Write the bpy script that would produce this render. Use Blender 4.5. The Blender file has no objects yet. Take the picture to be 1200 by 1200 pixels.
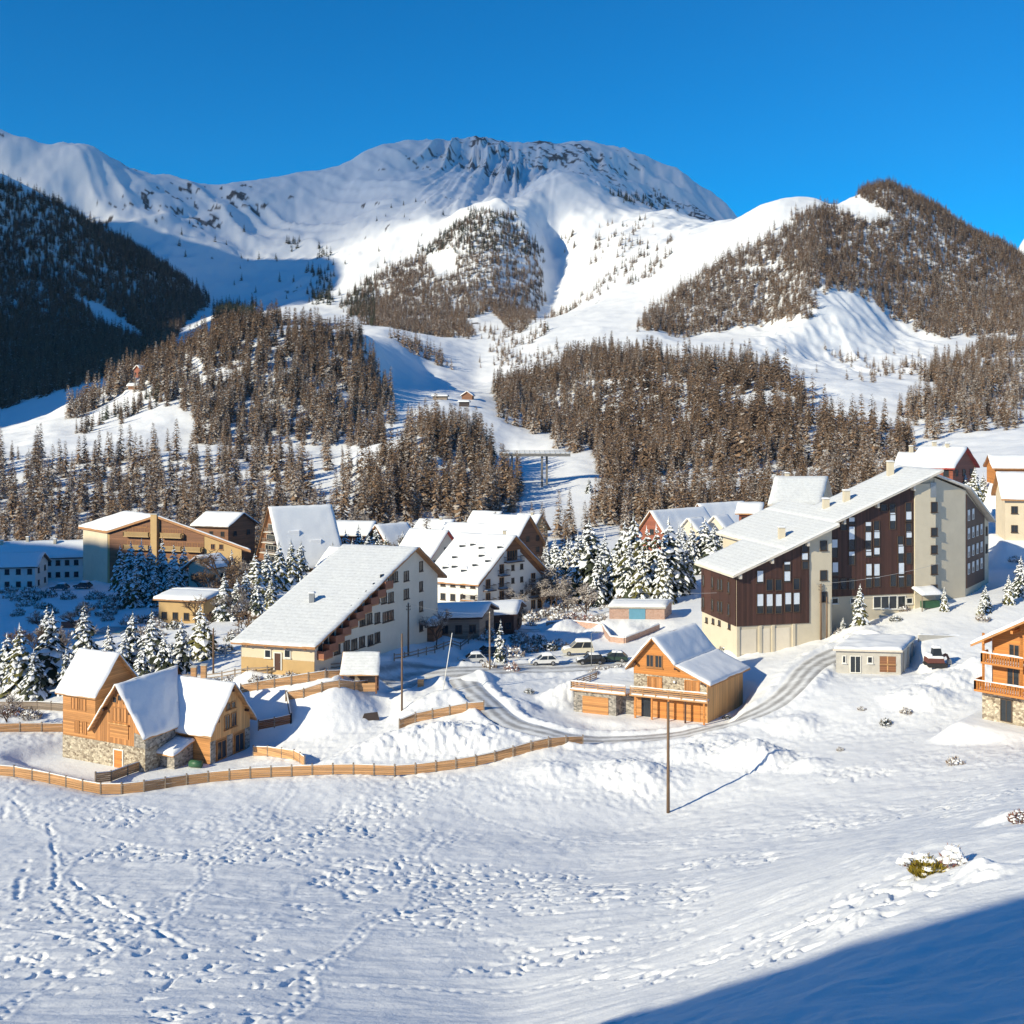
import bpy, math, random
import numpy as np
from mathutils import Vector
random.seed(7)
RNG = np.random.default_rng(11)
F, HZ = 1287.0, 480.0          # focal length and horizon row of the photograph, in its 1200-pixel units
C = bpy.context.scene.collection

# ------------------------------------------------------------------ materials
def new_mat(name):
    m = bpy.data.materials.new(name); m.use_nodes = True
    nt = m.node_tree; b = nt.nodes['Principled BSDF']
    return m, nt, b
def L(nt, a, ao, b, bi): nt.links.new(a.outputs[ao], b.inputs[bi])
def N(nt, t, **kw):
    n = nt.nodes.new(t)
    for k, v in kw.items():
        if k in n.inputs: n.inputs[k].default_value = v
        else: setattr(n, k, v)
    return n
def coords(nt, scale=(1, 1, 1), rot=(0, 0, 0)):
    tc = N(nt, 'ShaderNodeTexCoord'); mp = N(nt, 'ShaderNodeMapping')
    mp.inputs['Scale'].default_value = scale; mp.inputs['Rotation'].default_value = rot
    L(nt, tc, 'Object', mp, 'Vector'); return mp
def plain(name, col, rough=.7, var=.25, scale=1.5, stretch=(1, 1, 1), bump=0.0, metal=0.0, detail=4):
    """a colour broken up by noise"""
    m, nt, b = new_mat(name)
    mp = coords(nt, stretch)
    nz = N(nt, 'ShaderNodeTexNoise', Scale=scale, Detail=detail, Roughness=.65); L(nt, mp, 0, nz, 'Vector')
    mr = N(nt, 'ShaderNodeMapRange'); mr.inputs[1].default_value = .3; mr.inputs[2].default_value = .7
    mr.inputs[3].default_value = 1 - var; mr.inputs[4].default_value = 1 + var; L(nt, nz, 0, mr, 0)
    mx = N(nt, 'ShaderNodeVectorMath', operation='SCALE'); mx.inputs[0].default_value = col
    L(nt, mr, 0, mx, 'Scale'); L(nt, mx, 0, b, 'Base Color')
    b.inputs['Roughness'].default_value = rough; b.inputs['Metallic'].default_value = metal
    if bump:
        bp = N(nt, 'ShaderNodeBump', Strength=bump, Distance=.05); L(nt, nz, 0, bp, 'Height'); L(nt, bp, 0, b, 'Normal')
    return m
def planks(name, col, rot=(0, 0, 0), width=.2, var=.28, rough=.65):
    """boards: narrow bands along local Z (rot turns them upright)"""
    m, nt, b = new_mat(name)
    tc = N(nt, 'ShaderNodeTexCoord'); sep = N(nt, 'ShaderNodeSeparateXYZ'); L(nt, tc, 'Object', sep, 0)
    if rot:    # upright boards: run along x+y
        ad = N(nt, 'ShaderNodeMath', operation='ADD'); L(nt, sep, 0, ad, 0)
        ml = N(nt, 'ShaderNodeMath', operation='MULTIPLY'); L(nt, sep, 1, ml, 0); ml.inputs[1].default_value = .35
        L(nt, ml, 0, ad, 1); src, so = ad, 0
    else: src, so = sep, 2
    dv = N(nt, 'ShaderNodeMath', operation='DIVIDE'); L(nt, src, so, dv, 0); dv.inputs[1].default_value = width
    fl = N(nt, 'ShaderNodeMath', operation='FLOOR'); L(nt, dv, 0, fl, 0)
    fr = N(nt, 'ShaderNodeMath', operation='FRACT'); L(nt, dv, 0, fr, 0)
    wn = N(nt, 'ShaderNodeTexWhiteNoise', noise_dimensions='1D'); L(nt, fl, 0, wn, 'W')
    mp = coords(nt, (.6, .6, 4) if rot == 0 or not rot else (4, 4, .5))
    nz = N(nt, 'ShaderNodeTexNoise', Scale=1.2, Detail=5); L(nt, mp, 0, nz, 'Vector')
    s = N(nt, 'ShaderNodeMath', operation='ADD'); L(nt, wn, 0, s, 0); L(nt, nz, 0, s, 1)
    mr = N(nt, 'ShaderNodeMapRange'); mr.inputs[1].default_value = .3; mr.inputs[2].default_value = 1.7
    mr.inputs[3].default_value = 1 - var; mr.inputs[4].default_value = 1 + var; L(nt, s, 0, mr, 0)
    gp = N(nt, 'ShaderNodeMath', operation='GREATER_THAN'); L(nt, fr, 0, gp, 0); gp.inputs[1].default_value = .1
    g2 = N(nt, 'ShaderNodeMapRange'); L(nt, gp, 0, g2, 0); g2.inputs[3].default_value = .55; g2.inputs[4].default_value = 1
    mm = N(nt, 'ShaderNodeMath', operation='MULTIPLY'); L(nt, mr, 0, mm, 0); L(nt, g2, 0, mm, 1)
    mx = N(nt, 'ShaderNodeVectorMath', operation='SCALE'); mx.inputs[0].default_value = col
    L(nt, mm, 0, mx, 'Scale'); L(nt, mx, 0, b, 'Base Color'); b.inputs['Roughness'].default_value = rough
    return m
def stone_mat(name, c1, c2, mortar, scale=2.2):
    m, nt, b = new_mat(name)
    mp = coords(nt, (1, 1, 1.5))
    v = N(nt, 'ShaderNodeTexVoronoi', Scale=scale); L(nt, mp, 0, v, 'Vector')
    e = N(nt, 'ShaderNodeTexVoronoi', Scale=scale, feature='DISTANCE_TO_EDGE'); L(nt, mp, 0, e, 'Vector')
    sp = N(nt, 'ShaderNodeSeparateColor'); L(nt, v, 'Color', sp, 0)
    mx = N(nt, 'ShaderNodeMix', data_type='RGBA'); mx.inputs[6].default_value = (*c1, 1); mx.inputs[7].default_value = (*c2, 1)
    L(nt, sp, 0, mx, 0)
    cr = N(nt, 'ShaderNodeMapRange'); L(nt, e, 0, cr, 0); cr.inputs[2].default_value = .07
    m2 = N(nt, 'ShaderNodeMix', data_type='RGBA'); m2.inputs[6].default_value = (*mortar, 1); L(nt, cr, 0, m2, 0); L(nt, mx, 2, m2, 7)
    L(nt, m2, 2, b, 'Base Color'); b.inputs['Roughness'].default_value = .9
    bp = N(nt, 'ShaderNodeBump', Strength=.6, Distance=.06); L(nt, cr, 0, bp, 'Height'); L(nt, bp, 0, b, 'Normal')
    return m
def snow_mat(name, col=(.86, .875, .9), scale=3.0, bump=.35, dist=.06, grid=0.0):
    m, nt, b = new_mat(name)
    mp = coords(nt)
    n1 = N(nt, 'ShaderNodeTexNoise', Scale=scale, Detail=6, Roughness=.6); L(nt, mp, 0, n1, 'Vector')
    mr = N(nt, 'ShaderNodeMapRange'); mr.inputs[3].default_value = .93; mr.inputs[4].default_value = 1.05; L(nt, n1, 0, mr, 0)
    mx = N(nt, 'ShaderNodeVectorMath', operation='SCALE'); mx.inputs[0].default_value = col; L(nt, mr, 0, mx, 'Scale')
    L(nt, mx, 0, b, 'Base Color'); b.inputs['Roughness'].default_value = .75
    b.inputs['Specular IOR Level'].default_value = .2
    bp = N(nt, 'ShaderNodeBump', Strength=bump, Distance=dist); L(nt, n1, 0, bp, 'Height'); L(nt, bp, 0, b, 'Normal')
    return m
def glass_mat(name, col, rough=.08):
    m, nt, b = new_mat(name)
    b.inputs['Base Color'].default_value = (*col, 1); b.inputs['Roughness'].default_value = rough
    b.inputs['Specular IOR Level'].default_value = .4
    return m
def tile_snow(name, col):
    """thin snow through which the courses of the roofing still show"""
    m, nt, b = new_mat(name); mp = coords(nt)
    n1 = N(nt, 'ShaderNodeTexNoise', Scale=2.2, Detail=7, Roughness=.7); L(nt, mp, 0, n1, 'Vector')
    sp = N(nt, 'ShaderNodeSeparateXYZ'); L(nt, mp, 0, sp, 0)
    dv = N(nt, 'ShaderNodeMath', operation='MULTIPLY'); L(nt, sp, 2, dv, 0); dv.inputs[1].default_value = 3.4
    dn = N(nt, 'ShaderNodeMath', operation='ADD'); L(nt, dv, 0, dn, 0); L(nt, n1, 0, dn, 1)
    fr = N(nt, 'ShaderNodeMath', operation='FRACT'); L(nt, dn, 0, fr, 0)
    mr = N(nt, 'ShaderNodeMapRange'); L(nt, fr, 0, mr, 0); mr.inputs[1].default_value = 0; mr.inputs[2].default_value = .35; mr.inputs[3].default_value = .86; mr.inputs[4].default_value = 1
    mr2 = N(nt, 'ShaderNodeMapRange'); L(nt, n1, 0, mr2, 0); mr2.inputs[1].default_value = .3; mr2.inputs[2].default_value = .7; mr2.inputs[3].default_value = .86; mr2.inputs[4].default_value = 1.12
    mm = N(nt, 'ShaderNodeMath', operation='MULTIPLY'); L(nt, mr, 0, mm, 0); L(nt, mr2, 0, mm, 1)
    mx = N(nt, 'ShaderNodeVectorMath', operation='SCALE'); mx.inputs[0].default_value = col; L(nt, mm, 0, mx, 'Scale'); L(nt, mx, 0, b, 'Base Color')
    b.inputs['Roughness'].default_value = .7; bp = N(nt, 'ShaderNodeBump', Strength=.5, Distance=.06); L(nt, mm, 0, bp, 'Height'); L(nt, bp, 0, b, 'Normal'); return m
M = {}
M['snow'] = snow_mat('snow', (.81, .825, .85))
M['roofsnow'] = snow_mat('roof_snow', (.79, .81, .835), 2.5, .3, .05)
M['thinsnow'] = tile_snow('thin_roof_snow', (.68, .70, .715))
M['larch_wood'] = planks('golden_larch_boards', (.47, .22, .075), 0, .22, .36)
M['larch_upright'] = planks('golden_larch_upright_boards', (.45, .205, .07), 1, .25, .38)
M['pale_wood'] = planks('weathered_pale_boards', (.62, .34, .135), 1, .25, .3)
M['orange_wood'] = planks('varnished_orange_boards', (.52, .205, .048), 0, .22, .2)
M['brown_wood'] = planks('dark_brown_boards', (.062, .026, .019), 1, .3, .42)
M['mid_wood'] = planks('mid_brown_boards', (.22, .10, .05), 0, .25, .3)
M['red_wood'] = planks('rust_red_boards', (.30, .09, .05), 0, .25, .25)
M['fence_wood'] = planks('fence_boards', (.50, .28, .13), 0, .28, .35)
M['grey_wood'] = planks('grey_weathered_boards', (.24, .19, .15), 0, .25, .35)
M['pole_wood'] = plain('pole_wood', (.15, .095, .06), .85, .3, 2, (4, 4, .4))
M['stone'] = stone_mat('rubble_stone', (.17, .13, .095), (.62, .55, .43), (.40, .35, .28), 3.2)
M['greystone'] = stone_mat('grey_stone', (.12, .115, .11), (.46, .42, .37), (.33, .31, .28), 3.2)
M['cream'] = plain('cream_render', (.66, .56, .41), .85, .06, .5)
M['beige'] = plain('beige_render', (.55, .49, .38), .85, .06, .5)
M['white'] = plain('white_render', (.74, .71, .66), .85, .06, .5)
M['greywhite'] = plain('pale_grey_render', (.68, .61, .50), .85, .06, .5)
M['ochre'] = plain('ochre_render', (.50, .34, .16), .85, .08, .5)
M['concrete'] = plain('bare_concrete', (.47, .45, .41), .9, .12, 1.2)
M['pinkstone'] = stone_mat('pinkish_brickwork', (.42, .26, .2), (.52, .34, .27), (.5, .4, .34), 2.5)
M['trim'] = plain('dark_roof_trim', (.10, .06, .04), .7, .15)
M['woodtrim'] = plain('warm_roof_trim', (.42, .21, .09), .7, .2)
M['palefascia'] = plain('pale_fascia', (.62, .56, .48), .7, .1)
M['redtrim'] = plain('red_painted_trim', (.42, .06, .04), .6, .12)
M['pane'] = glass_mat('window_glass', (.028, .035, .045))
M['bluepane'] = glass_mat('blue_tinted_glass', (.05, .075, .10), .05)  # glass with a slightly bluer base colour
M['blind'] = plain('pale_window_blind', (.64, .70, .78), .6, .06)
M['frame_white'] = plain('white_window_frame', (.75, .74, .7), .5, .04)
M['frame_dark'] = plain('dark_window_frame', (.07, .045, .03), .6, .1)
M['frame_wood'] = plain('wooden_window_frame', (.36, .17, .06), .6, .15)
M['viaduct'] = plain('dark_bridge_concrete', (.17, .165, .16), .9, .15, 1.2)
M['metal'] = plain('grey_metal', (.33, .34, .35), .45, .1, metal=.6)
M['rail'] = plain('dark_railing', (.05, .035, .03), .6, .15)
M['reed'] = plain('red_balcony_front', (.27, .105, .06), .7, .15)
M['bluedoor'] = plain('blue_garage_door', (.12, .30, .42), .5, .08)
M['teal'] = plain('teal_pool_cover', (.02, .22, .30), .4, .1)
M['green'] = plain('green_plastic', (.035, .11, .055), .5, .1)
M['tyre'] = plain('tyre_rubber', (.02, .02, .022), .8, .1)
M['rim'] = plain('wheel_rim', (.4, .4, .41), .35, .05, metal=.7)
M['red_paint'] = plain('red_machine_paint', (.13, .045, .035), .45, .15)
M['lampglass'] = glass_mat('pale_lamp_glass', (.85, .83, .78), .2)
M['cable'] = plain('cable_grey', (.32, .33, .35), .6, .05)
# vegetation
M['bark'] = plain('bark', (.085, .055, .04), .95, .3, 3)
def twig_mat(name, col, var=.35):
    m, nt, b = new_mat(name)
    oi = N(nt, 'ShaderNodeObjectInfo'); geo = N(nt, 'ShaderNodeNewGeometry')
    a = N(nt, 'ShaderNodeMath', operation='ADD'); L(nt, oi, 'Random', a, 0); L(nt, geo, 'Random Per Island', a, 1)
    mr = N(nt, 'ShaderNodeMapRange'); L(nt, a, 0, mr, 0); mr.inputs[2].default_value = 2
    mr.inputs[3].default_value = 1 - var; mr.inputs[4].default_value = 1 + var
    mx = N(nt, 'ShaderNodeVectorMath', operation='SCALE'); mx.inputs[0].default_value = col; L(nt, mr, 0, mx, 'Scale')
    L(nt, mx, 0, b, 'Base Color'); b.inputs['Roughness'].default_value = .9; b.inputs['Specular IOR Level'].default_value = .1
    return m
M['needle'] = twig_mat('dark_fir_needles', (.055, .064, .042), .45)
M['needle2'] = twig_mat('olive_fir_needles', (.10, .095, .035), .4)
M['larchtwig'] = twig_mat('brown_larch_twigs', (.22, .145, .094), .55)
M['darktwig'] = twig_mat('dark_larch_twigs', (.145, .10, .07), .45)
M['frosttwig'] = twig_mat('frosted_twigs', (.40, .36, .33), .3)
M['treesnow'] = snow_mat('tree_snow', (.84, .86, .89), 4, .3, .05)
M['olive'] = twig_mat('yellow_green_leaves', (.26, .20, .03), .4)
M['redtwig'] = twig_mat('reddish_twigs', (.24, .11, .09), .4)

# ------------------------------------------------------------------ numpy noise
def _hash(ix, iy, seed):
    h = (ix.astype(np.int64) * 374761393 + iy.astype(np.int64) * 668265263 + seed * 982451653) & 0xFFFFFFFF
    h = ((h ^ (h >> 13)) * 1274126177) & 0xFFFFFFFF
    h = ((h ^ (h >> 16)) * 2246822519) & 0xFFFFFFFF
    return ((h ^ (h >> 15)) & 0xFFFF) / 65535.0
def vnoise(x, y, seed=0):
    ix, iy = np.floor(x), np.floor(y); fx, fy = x - ix, y - iy
    ux, uy = fx * fx * fx * (fx * (fx * 6 - 15) + 10), fy * fy * fy * (fy * (fy * 6 - 15) + 10)
    a, b = _hash(ix, iy, seed), _hash(ix + 1, iy, seed); c, d = _hash(ix, iy + 1, seed), _hash(ix + 1, iy + 1, seed)
    return (a * (1 - ux) + b * ux) * (1 - uy) + (c * (1 - ux) + d * ux) * uy
def fbm(x, y, octv=4, seed=0, gain=.5):
    s = np.zeros_like(x, dtype=float); a, t = 1.0, 0.0
    for k in range(octv):
        c, sn = math.cos(.7 * k + .3), math.sin(.7 * k + .3)
        s += a * (vnoise((c * x - sn * y) * 2 ** k + 17.3 * k, (sn * x + c * y) * 2 ** k + 5.1 * k, seed + k) * 2 - 1); t += a; a *= gain
    return s / t
def ridged(x, y, octv=4, seed=0):
    s = np.zeros_like(x, dtype=float); a, t = 1.0, 0.0
    for k in range(octv):
        s += a * (1 - np.abs(vnoise(x * 2 ** k + 9.7 * k, y * 2 ** k + 3.3 * k, seed + k) * 2 - 1)); t += a; a *= .5
    return s / t
def sstep(a, b, x):
    t = np.clip((x - a) / (b - a), 0, 1); return t * t * (3 - 2 * t)

# ------------------------------------------------------------------ terrain: surveyed profiles (bearing, elevation) at set distances
ROWS = [
 (8,   'z', [(0, -6)]),
 (25,  'z', [(-300, -16), (600, -15.5), (1000, -14.4), (1200, -13.8), (1500, -12)]),
 (47,  'p', [(0, 1190), (600, 1190), (800, 1130), (1000, 1040), (1100, 1003), (1200, 975), (1400, 940)]),
 (64,  'p', [(0, 1095), (600, 1090), (800, 1060), (1000, 990), (1100, 967), (1200, 948), (1400, 915)]),
 (90,  'p', [(0, 1000), (400, 1000), (700, 1000), (900, 968), (1100, 930), (1200, 903)]),
 (105, 'p', [(0, 952), (400, 955), (782, 955), (900, 925), (1000, 902), (1100, 884), (1200, 868), (1300, 866)]),
 (118, 'p', [(0, 905), (130, 922), (300, 912), (470, 908), (600, 900), (680, 895), (782, 893), (900, 880), (1000, 864), (1100, 850), (1200, 838)]),
 (128, 'p', [(0, 882), (150, 903), (300, 893), (400, 880), (470, 866), (560, 860), (640, 858), (700, 868), (800, 862), (900, 842), (1000, 825), (1100, 812), (1200, 808)]),
 (138, 'p', [(0, 855), (150, 866), (300, 847), (350, 848), (450, 844), (480, 828), (560, 817), (640, 834), (700, 841), (800, 842), (860, 828), (950, 795), (1000, 794), (1080, 785), (1200, 775)]),
 (150, 'p', [(0, 825), (150, 815), (280, 792), (350, 814), (400, 818), (450, 810), (500, 796), (560, 792), (650, 802), (760, 800), (860, 780), (950, 768), (1000, 765), (1080, 745), (1200, 738)]),
 (165, 'p', [(0, 790), (150, 780), (280, 762), (400, 762), (480, 762), (560, 773), (650, 773), (760, 772), (830, 755), (900, 750), (965, 738), (1050, 716), (1100, 705), (1200, 698)]),
 (185, 'p', [(0, 755), (150, 748), (300, 735), (480, 738), (600, 748), (700, 748), (800, 735), (900, 720), (1000, 705), (1100, 685), (1200, 668)]),
 (200, 'p', [(0, 735), (150, 727), (300, 718), (480, 725), (600, 730), (700, 725), (800, 712), (900, 705), (1000, 690), (1100, 665), (1200, 645)]),
 (235, 'p', [(0, 705), (150, 700), (300, 692), (450, 700), (600, 714), (700, 700), (800, 685), (900, 675), (1000, 655), (1100, 630), (1200, 612)]),
 (285, 'p', [(0, 680), (150, 678), (300, 665), (450, 665), (600, 668), (700, 660), (800, 650), (900, 640), (1000, 620), (1100, 598), (1200, 580)]),
 (340, 'p', [(0, 650), (150, 650), (300, 640), (450, 632), (600, 628), (700, 625), (800, 622), (900, 610), (1000, 590), (1100, 565), (1200, 552)]),
 (400, 'p', [(0, 612), (100, 610), (200, 607), (300, 600), (400, 597), (450, 590), (550, 590), (610, 588), (660, 590), (700, 588), (800, 583), (900, 573), (1000, 558), (1100, 545), (1200, 530)]),
 (470, 'p', [(0, 560), (100, 555), (200, 553), (300, 550), (400, 545), (450, 522), (500, 508), (550, 518), (600, 548), (640, 550), (680, 545), (720, 548), (800, 542), (900, 530), (1000, 528), (1100, 515), (1200, 505)]),
 (540, 'p', [(0, 520), (100, 515), (300, 515), (400, 516), (450, 512), (500, 510), (550, 520), (600, 535), (650, 520), (700, 525), (800, 510), (900, 495), (1000, 490), (1200, 490)]),
 (620, 'p', [(0, 510), (60, 495), (100, 490), (200, 465), (300, 450), (400, 445), (440, 460), (480, 471), (520, 471), (560, 478), (600, 492), (650, 505), (700, 490), (800, 465), (900, 455), (1000, 455), (1200, 470)]),
 (720, 'p', [(0, 506), (60, 490), (100, 470), (150, 443), (200, 425), (250, 395), (300, 385), (350, 380), (400, 385), (430, 390), (460, 430), (500, 452), (560, 459), (600, 466), (700, 440), (800, 425), (900, 430), (1000, 440), (1200, 440)]),
 (850, 'p', [(0, 490), (60, 474), (100, 459), (150, 444), (200, 440), (250, 425), (300, 415), (400, 402), (430, 395), (460, 410), (500, 440), (560, 452), (600, 440), (700, 420), (800, 405), (900, 400), (950, 420), (1000, 425), (1200, 418)]),
 (1000, 'p', [(0, 462), (60, 446), (100, 438), (150, 428), (200, 408), (250, 400), (300, 392), (400, 388), (450, 384), (500, 400), (560, 420), (600, 415), (650, 400), (700, 390), (750, 385), (800, 395), (900, 390), (945, 345), (1000, 365), (1050, 398), (1100, 400), (1200, 392)]),
 (1200, 'p', [(0, 400), (100, 412), (150, 405), (200, 400), (250, 372), (300, 374), (400, 375), (500, 385), (560, 385), (600, 380), (650, 370), (700, 360), (750, 350), (800, 330), (850, 310), (900, 295), (950, 285), (1000, 300), (1050, 320), (1100, 340), (1200, 352)]),
 (1500, 'p', [(0, 300), (100, 330), (150, 350), (200, 365), (230, 370), (250, 362), (300, 362), (400, 365), (450, 360), (500, 350), (560, 340), (600, 350), (640, 372), (700, 330), (750, 300), (800, 275), (850, 252), (900, 238), (950, 231), (980, 237), (1010, 226), (1040, 219), (1100, 250), (1150, 282), (1200, 310), (1300, 370)]),
 (1800, 'p', [(0, 210), (50, 230), (100, 260), (150, 290), (200, 320), (235, 345), (260, 355), (300, 345), (400, 340), (450, 320), (500, 302), (540, 270), (580, 245), (620, 258), (650, 315), (680, 290), (720, 272), (770, 260), (820, 256), (850, 256), (900, 285), (1000, 310), (1200, 380)]),
 (2200, 'p', [(0, 285), (100, 285), (200, 290), (250, 312), (300, 322), (350, 310), (400, 290), (450, 260), (500, 240), (550, 232), (600, 230), (650, 200), (680, 205), (720, 222), (760, 236), (800, 248), (850, 262), (900, 310), (1200, 400)]),
 (2600, 'p', [(0, 200), (50, 205), (100, 225), (150, 235), (200, 250), (300, 270), (350, 260), (400, 240), (450, 210), (500, 200), (600, 195), (650, 195), (680, 188), (700, 193), (750, 213), (800, 230), (850, 250), (900, 320), (1200, 400)]),
 (3000, 'p', [(-200, 130), (0, 155), (50, 173), (97, 176), (112, 177), (128, 190), (160, 199), (200, 199), (215, 201), (250, 211), (320, 204), (380, 202), (408, 194), (430, 176), (450, 169), (500, 162), (560, 160), (600, 165), (650, 168), (690, 165), (720, 177), (760, 185), (800, 202), (830, 222), (860, 243), (900, 330), (1200, 420)]),
 (3700, 'p', [(-200, 230), (0, 245), (400, 280), (600, 260), (900, 400), (1200, 430)]),
 (4600, 'p', [(-200, 330), (900, 400), (1150, 350), (1180, 318), (1197, 283), (1225, 250), (1270, 235), (1400, 290)]),
 (5600, 'p', [(-200, 420), (1200, 420)]),
]
PXG = np.arange(-800, 2001, 4.0)
LDG = np.linspace(math.log(8), math.log(5600), 620)
def _table():
    lds = np.array([math.log(r[0]) for r in ROWS]); Z = []
    for d, kind, pts in ROWS:
        v = np.interp(PXG, [p[0] for p in pts], [p[1] for p in pts])
        Z.append(v if kind == 'z' else -(v - HZ) * d / F)
    Z = np.array(Z)
    # monotone cubic (pchip) along distance
    h = np.diff(lds)[:, None]; dl = np.diff(Z, axis=0) / h
    m = np.zeros_like(Z); same = (dl[:-1] * dl[1:]) > 0
    w1, w2 = 2 * h[1:] + h[:-1], h[1:] + 2 * h[:-1]
    with np.errstate(divide='ignore', invalid='ignore'):
        hm = (w1 + w2) / (w1 / dl[:-1] + w2 / dl[1:])
    m[1:-1] = np.where(same, hm, 0); m[0], m[-1] = dl[0], dl[-1]
    k = np.clip(np.searchsorted(lds, LDG) - 1, 0, len(lds) - 2)
    t = ((LDG - lds[k]) / (lds[k + 1] - lds[k]))[:, None]; hh = h[k]
    G = (2*t**3-3*t**2+1)*Z[k] + (t**3-2*t**2+t)*hh*m[k] + (-2*t**3+3*t**2)*Z[k+1] + (t**3-t**2)*hh*m[k+1]
    ker = np.array([1, 2, 3, 2, 1]) / 9.0
    near = (LDG < math.log(112))[:, None]
    for k_ in range(40):
        P = np.pad(G, ((0, 0), (2, 2)), mode='edge'); S = sum(ker[i] * P[:, i:i + G.shape[1]] for i in range(5)); G = S if k_ < 2 else np.where(near, S, G)
    return G
GT = _table()
PADS = []     # (cx, cy, ux, uy, halfL, halfD, z, margin): level ground under a house
LANES = []    # (points, half width): cleared strips
def hbase(x, y):
    x = np.asarray(x, float); y = np.asarray(y, float)
    yy = np.maximum(y, 8.0); px = np.clip(600 + F * x / yy, PXG[0], PXG[-1] - .01)
    ye = np.maximum(yy - 1.3 * np.clip(x, -.75 * yy, 0) * sstep(1250, 2050, yy) - 1.3 * np.clip(x, 0, .13 * yy) * sstep(1900, 2800, yy), 8.0)      # the far massif is turned obliquely, left end nearer, to dim its sunlight
    ld = np.clip(np.log(ye), LDG[0], LDG[-1] - 1e-6)
    fi = (px - PXG[0]) / 4.0; i = np.floor(fi).astype(int); i = np.minimum(i, len(PXG) - 2); a = fi - i
    fj = (ld - LDG[0]) / (LDG[1] - LDG[0]); j = np.minimum(np.floor(fj).astype(int), len(LDG) - 2); b = fj - j
    z = (GT[j, i]*(1-a) + GT[j, i+1]*a)*(1-b) + (GT[j+1, i]*(1-a) + GT[j+1, i+1]*a)*b
    z = z * yy / ye
    z = np.where(y < 8, -6 + (8 - np.maximum(y, -60)) * .5, z) * np.where(y < 8, 1, 1)
    z = np.where(y < 8, np.minimum(z, -2.0 + np.maximum(0, -y) * .12), z)
    # unseen mound behind the photographer, added and shaped to shade the near slope
    s = x * .6 + (y) * -.8; t = x * .8 + y * .6      # s: along the ridge, t: along the sunlight
    z = z + (np.clip(19.0 + .95 * (s + 28), 0, 52) + 1.6 * fbm(s / 5.0, t / 9.0, 3, 99)) * np.exp(-((t + 62) / 26) ** 2) * sstep(-40, -30, s)
    # unseen mounds added at left to shade the low ground and far left slope
    z = z + 124 * np.exp(-np.abs((x * .6 - y * .8 + 258) / 92) ** 4 - ((x * .8 + y * .6 + 173) / 58) ** 2)
    z = z + 570 * np.exp(-(((x + 1150) / 250) ** 2 + ((y - 350) / 260) ** 2))
    z = z + 1000 * np.exp(-(((x + 1600) / 430) ** 2 + ((y - 850) / 500) ** 2))
    return z
def pads(x, y, z):
    for (cx, cy, ux, uy, hl, hd, pz, mg) in PADS:
        a = np.abs((x - cx) * ux + (y - cy) * uy) - hl; b = np.abs(-(x - cx) * uy + (y - cy) * ux) - hd
        d = np.hypot(np.maximum(a, 0), np.maximum(b, 0))
        w = 1 - sstep(0, mg, d); z = z * (1 - w) + pz * w
    return z
def lane_dist(x, y):
    best = np.full(x.shape, 99.0)
    for pts, hw in LANES:
        P = np.array(pts)
        for k in range(len(P) - 1):
            a, b = P[k], P[k + 1]; ab = b - a; t = np.clip(((x - a[0]) * ab[0] + (y - a[1]) * ab[1]) / (ab @ ab + 1e-9), 0, 1)
            best = np.minimum(best, np.hypot(x - a[0] - t * ab[0], y - a[1] - t * ab[1]) - hw)
    return best
def relief(x, y):
    """natural relief on top of the profiles: gullies and ribs far off, drifts near by"""
    d = np.maximum(y, 8); px = 600 + F * x / d
    far = sstep(950, 1900, d)
    rot = .35
    xr, yr = x * math.cos(rot) - y * math.sin(rot), x * math.sin(rot) + y * math.cos(rot)
    z = far * 34 * (ridged(xr / 260, yr / 620, 4, 3) - .72)
    ms = sstep(1850, 2300, d + np.clip(-x, 0, 900) * .35)        # ribs and gullies running down the fall line of the massif
    lf = sstep(.06, -.10, x / d); fx = (x * .62 + y * .78) * lf + x * (1 - lf); fy = (-.78 * x + .62 * y) * lf + y * (1 - lf)
    wx = fx + 26 * fbm(x / 170, y / 170, 2, 15)
    rb = ridged(wx / 150, fy / 900, 1, 13); rb2 = ridged(wx / 52, fy / 330, 2, 14); cl_ = (.35 + .65 * sstep(-.4, .2, fbm(x / 420, y / 420, 2, 16))) * (1 - .75 * sstep(2720, 2960, y - 1.3 * np.clip(x, -.75 * d, 0) * sstep(1250, 2050, y) - 1.3 * np.clip(x, 0, .13 * d) * sstep(1900, 2800, y)))
    z = z + far * (1 - ms) * 20 * (ridged(xr / 95, yr / 260, 4, 13) - .7) + ms * cl_ * (30 * (rb ** 2.4 - .42) + 18 * (rb2 ** 2.2 - .47)) + far * 5 * fbm(x / 30, y / 45, 3, 8)
    mid = sstep(330, 520, d) * (1 - far)
    z = z + mid * (4.5 * (ridged(x / 90, y / 140, 3, 5) - .7) + 1.3 * fbm(x / 16, y / 16, 3, 6))
    er = sstep(860, 900, px) * sstep(1120, 1080, px) * sstep(700, 780, d) * sstep(1230, 1120, d)      # washed-out gullies of the bare bank on the right
    z = z + er * (7.5 * (ridged(x / 24 + .25 * np.sin(y / 40), y / 150, 3, 25) - .62) + 1.5 * fbm(x / 9, y / 12, 3, 26))
    near = 1 - sstep(300, 420, d)
    z = z + near * .35 * fbm(x / 14, y / 14, 2, 21) * sstep(20, 60, d)
    return z
def hsmooth(x, y):
    x = np.atleast_1d(np.asarray(x, float)); y = np.atleast_1d(np.asarray(y, float))
    return pads(x, y, hbase(x, y) + relief(x, y))
def ground(x, y): return float(hsmooth([x], [y])[0])
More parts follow.
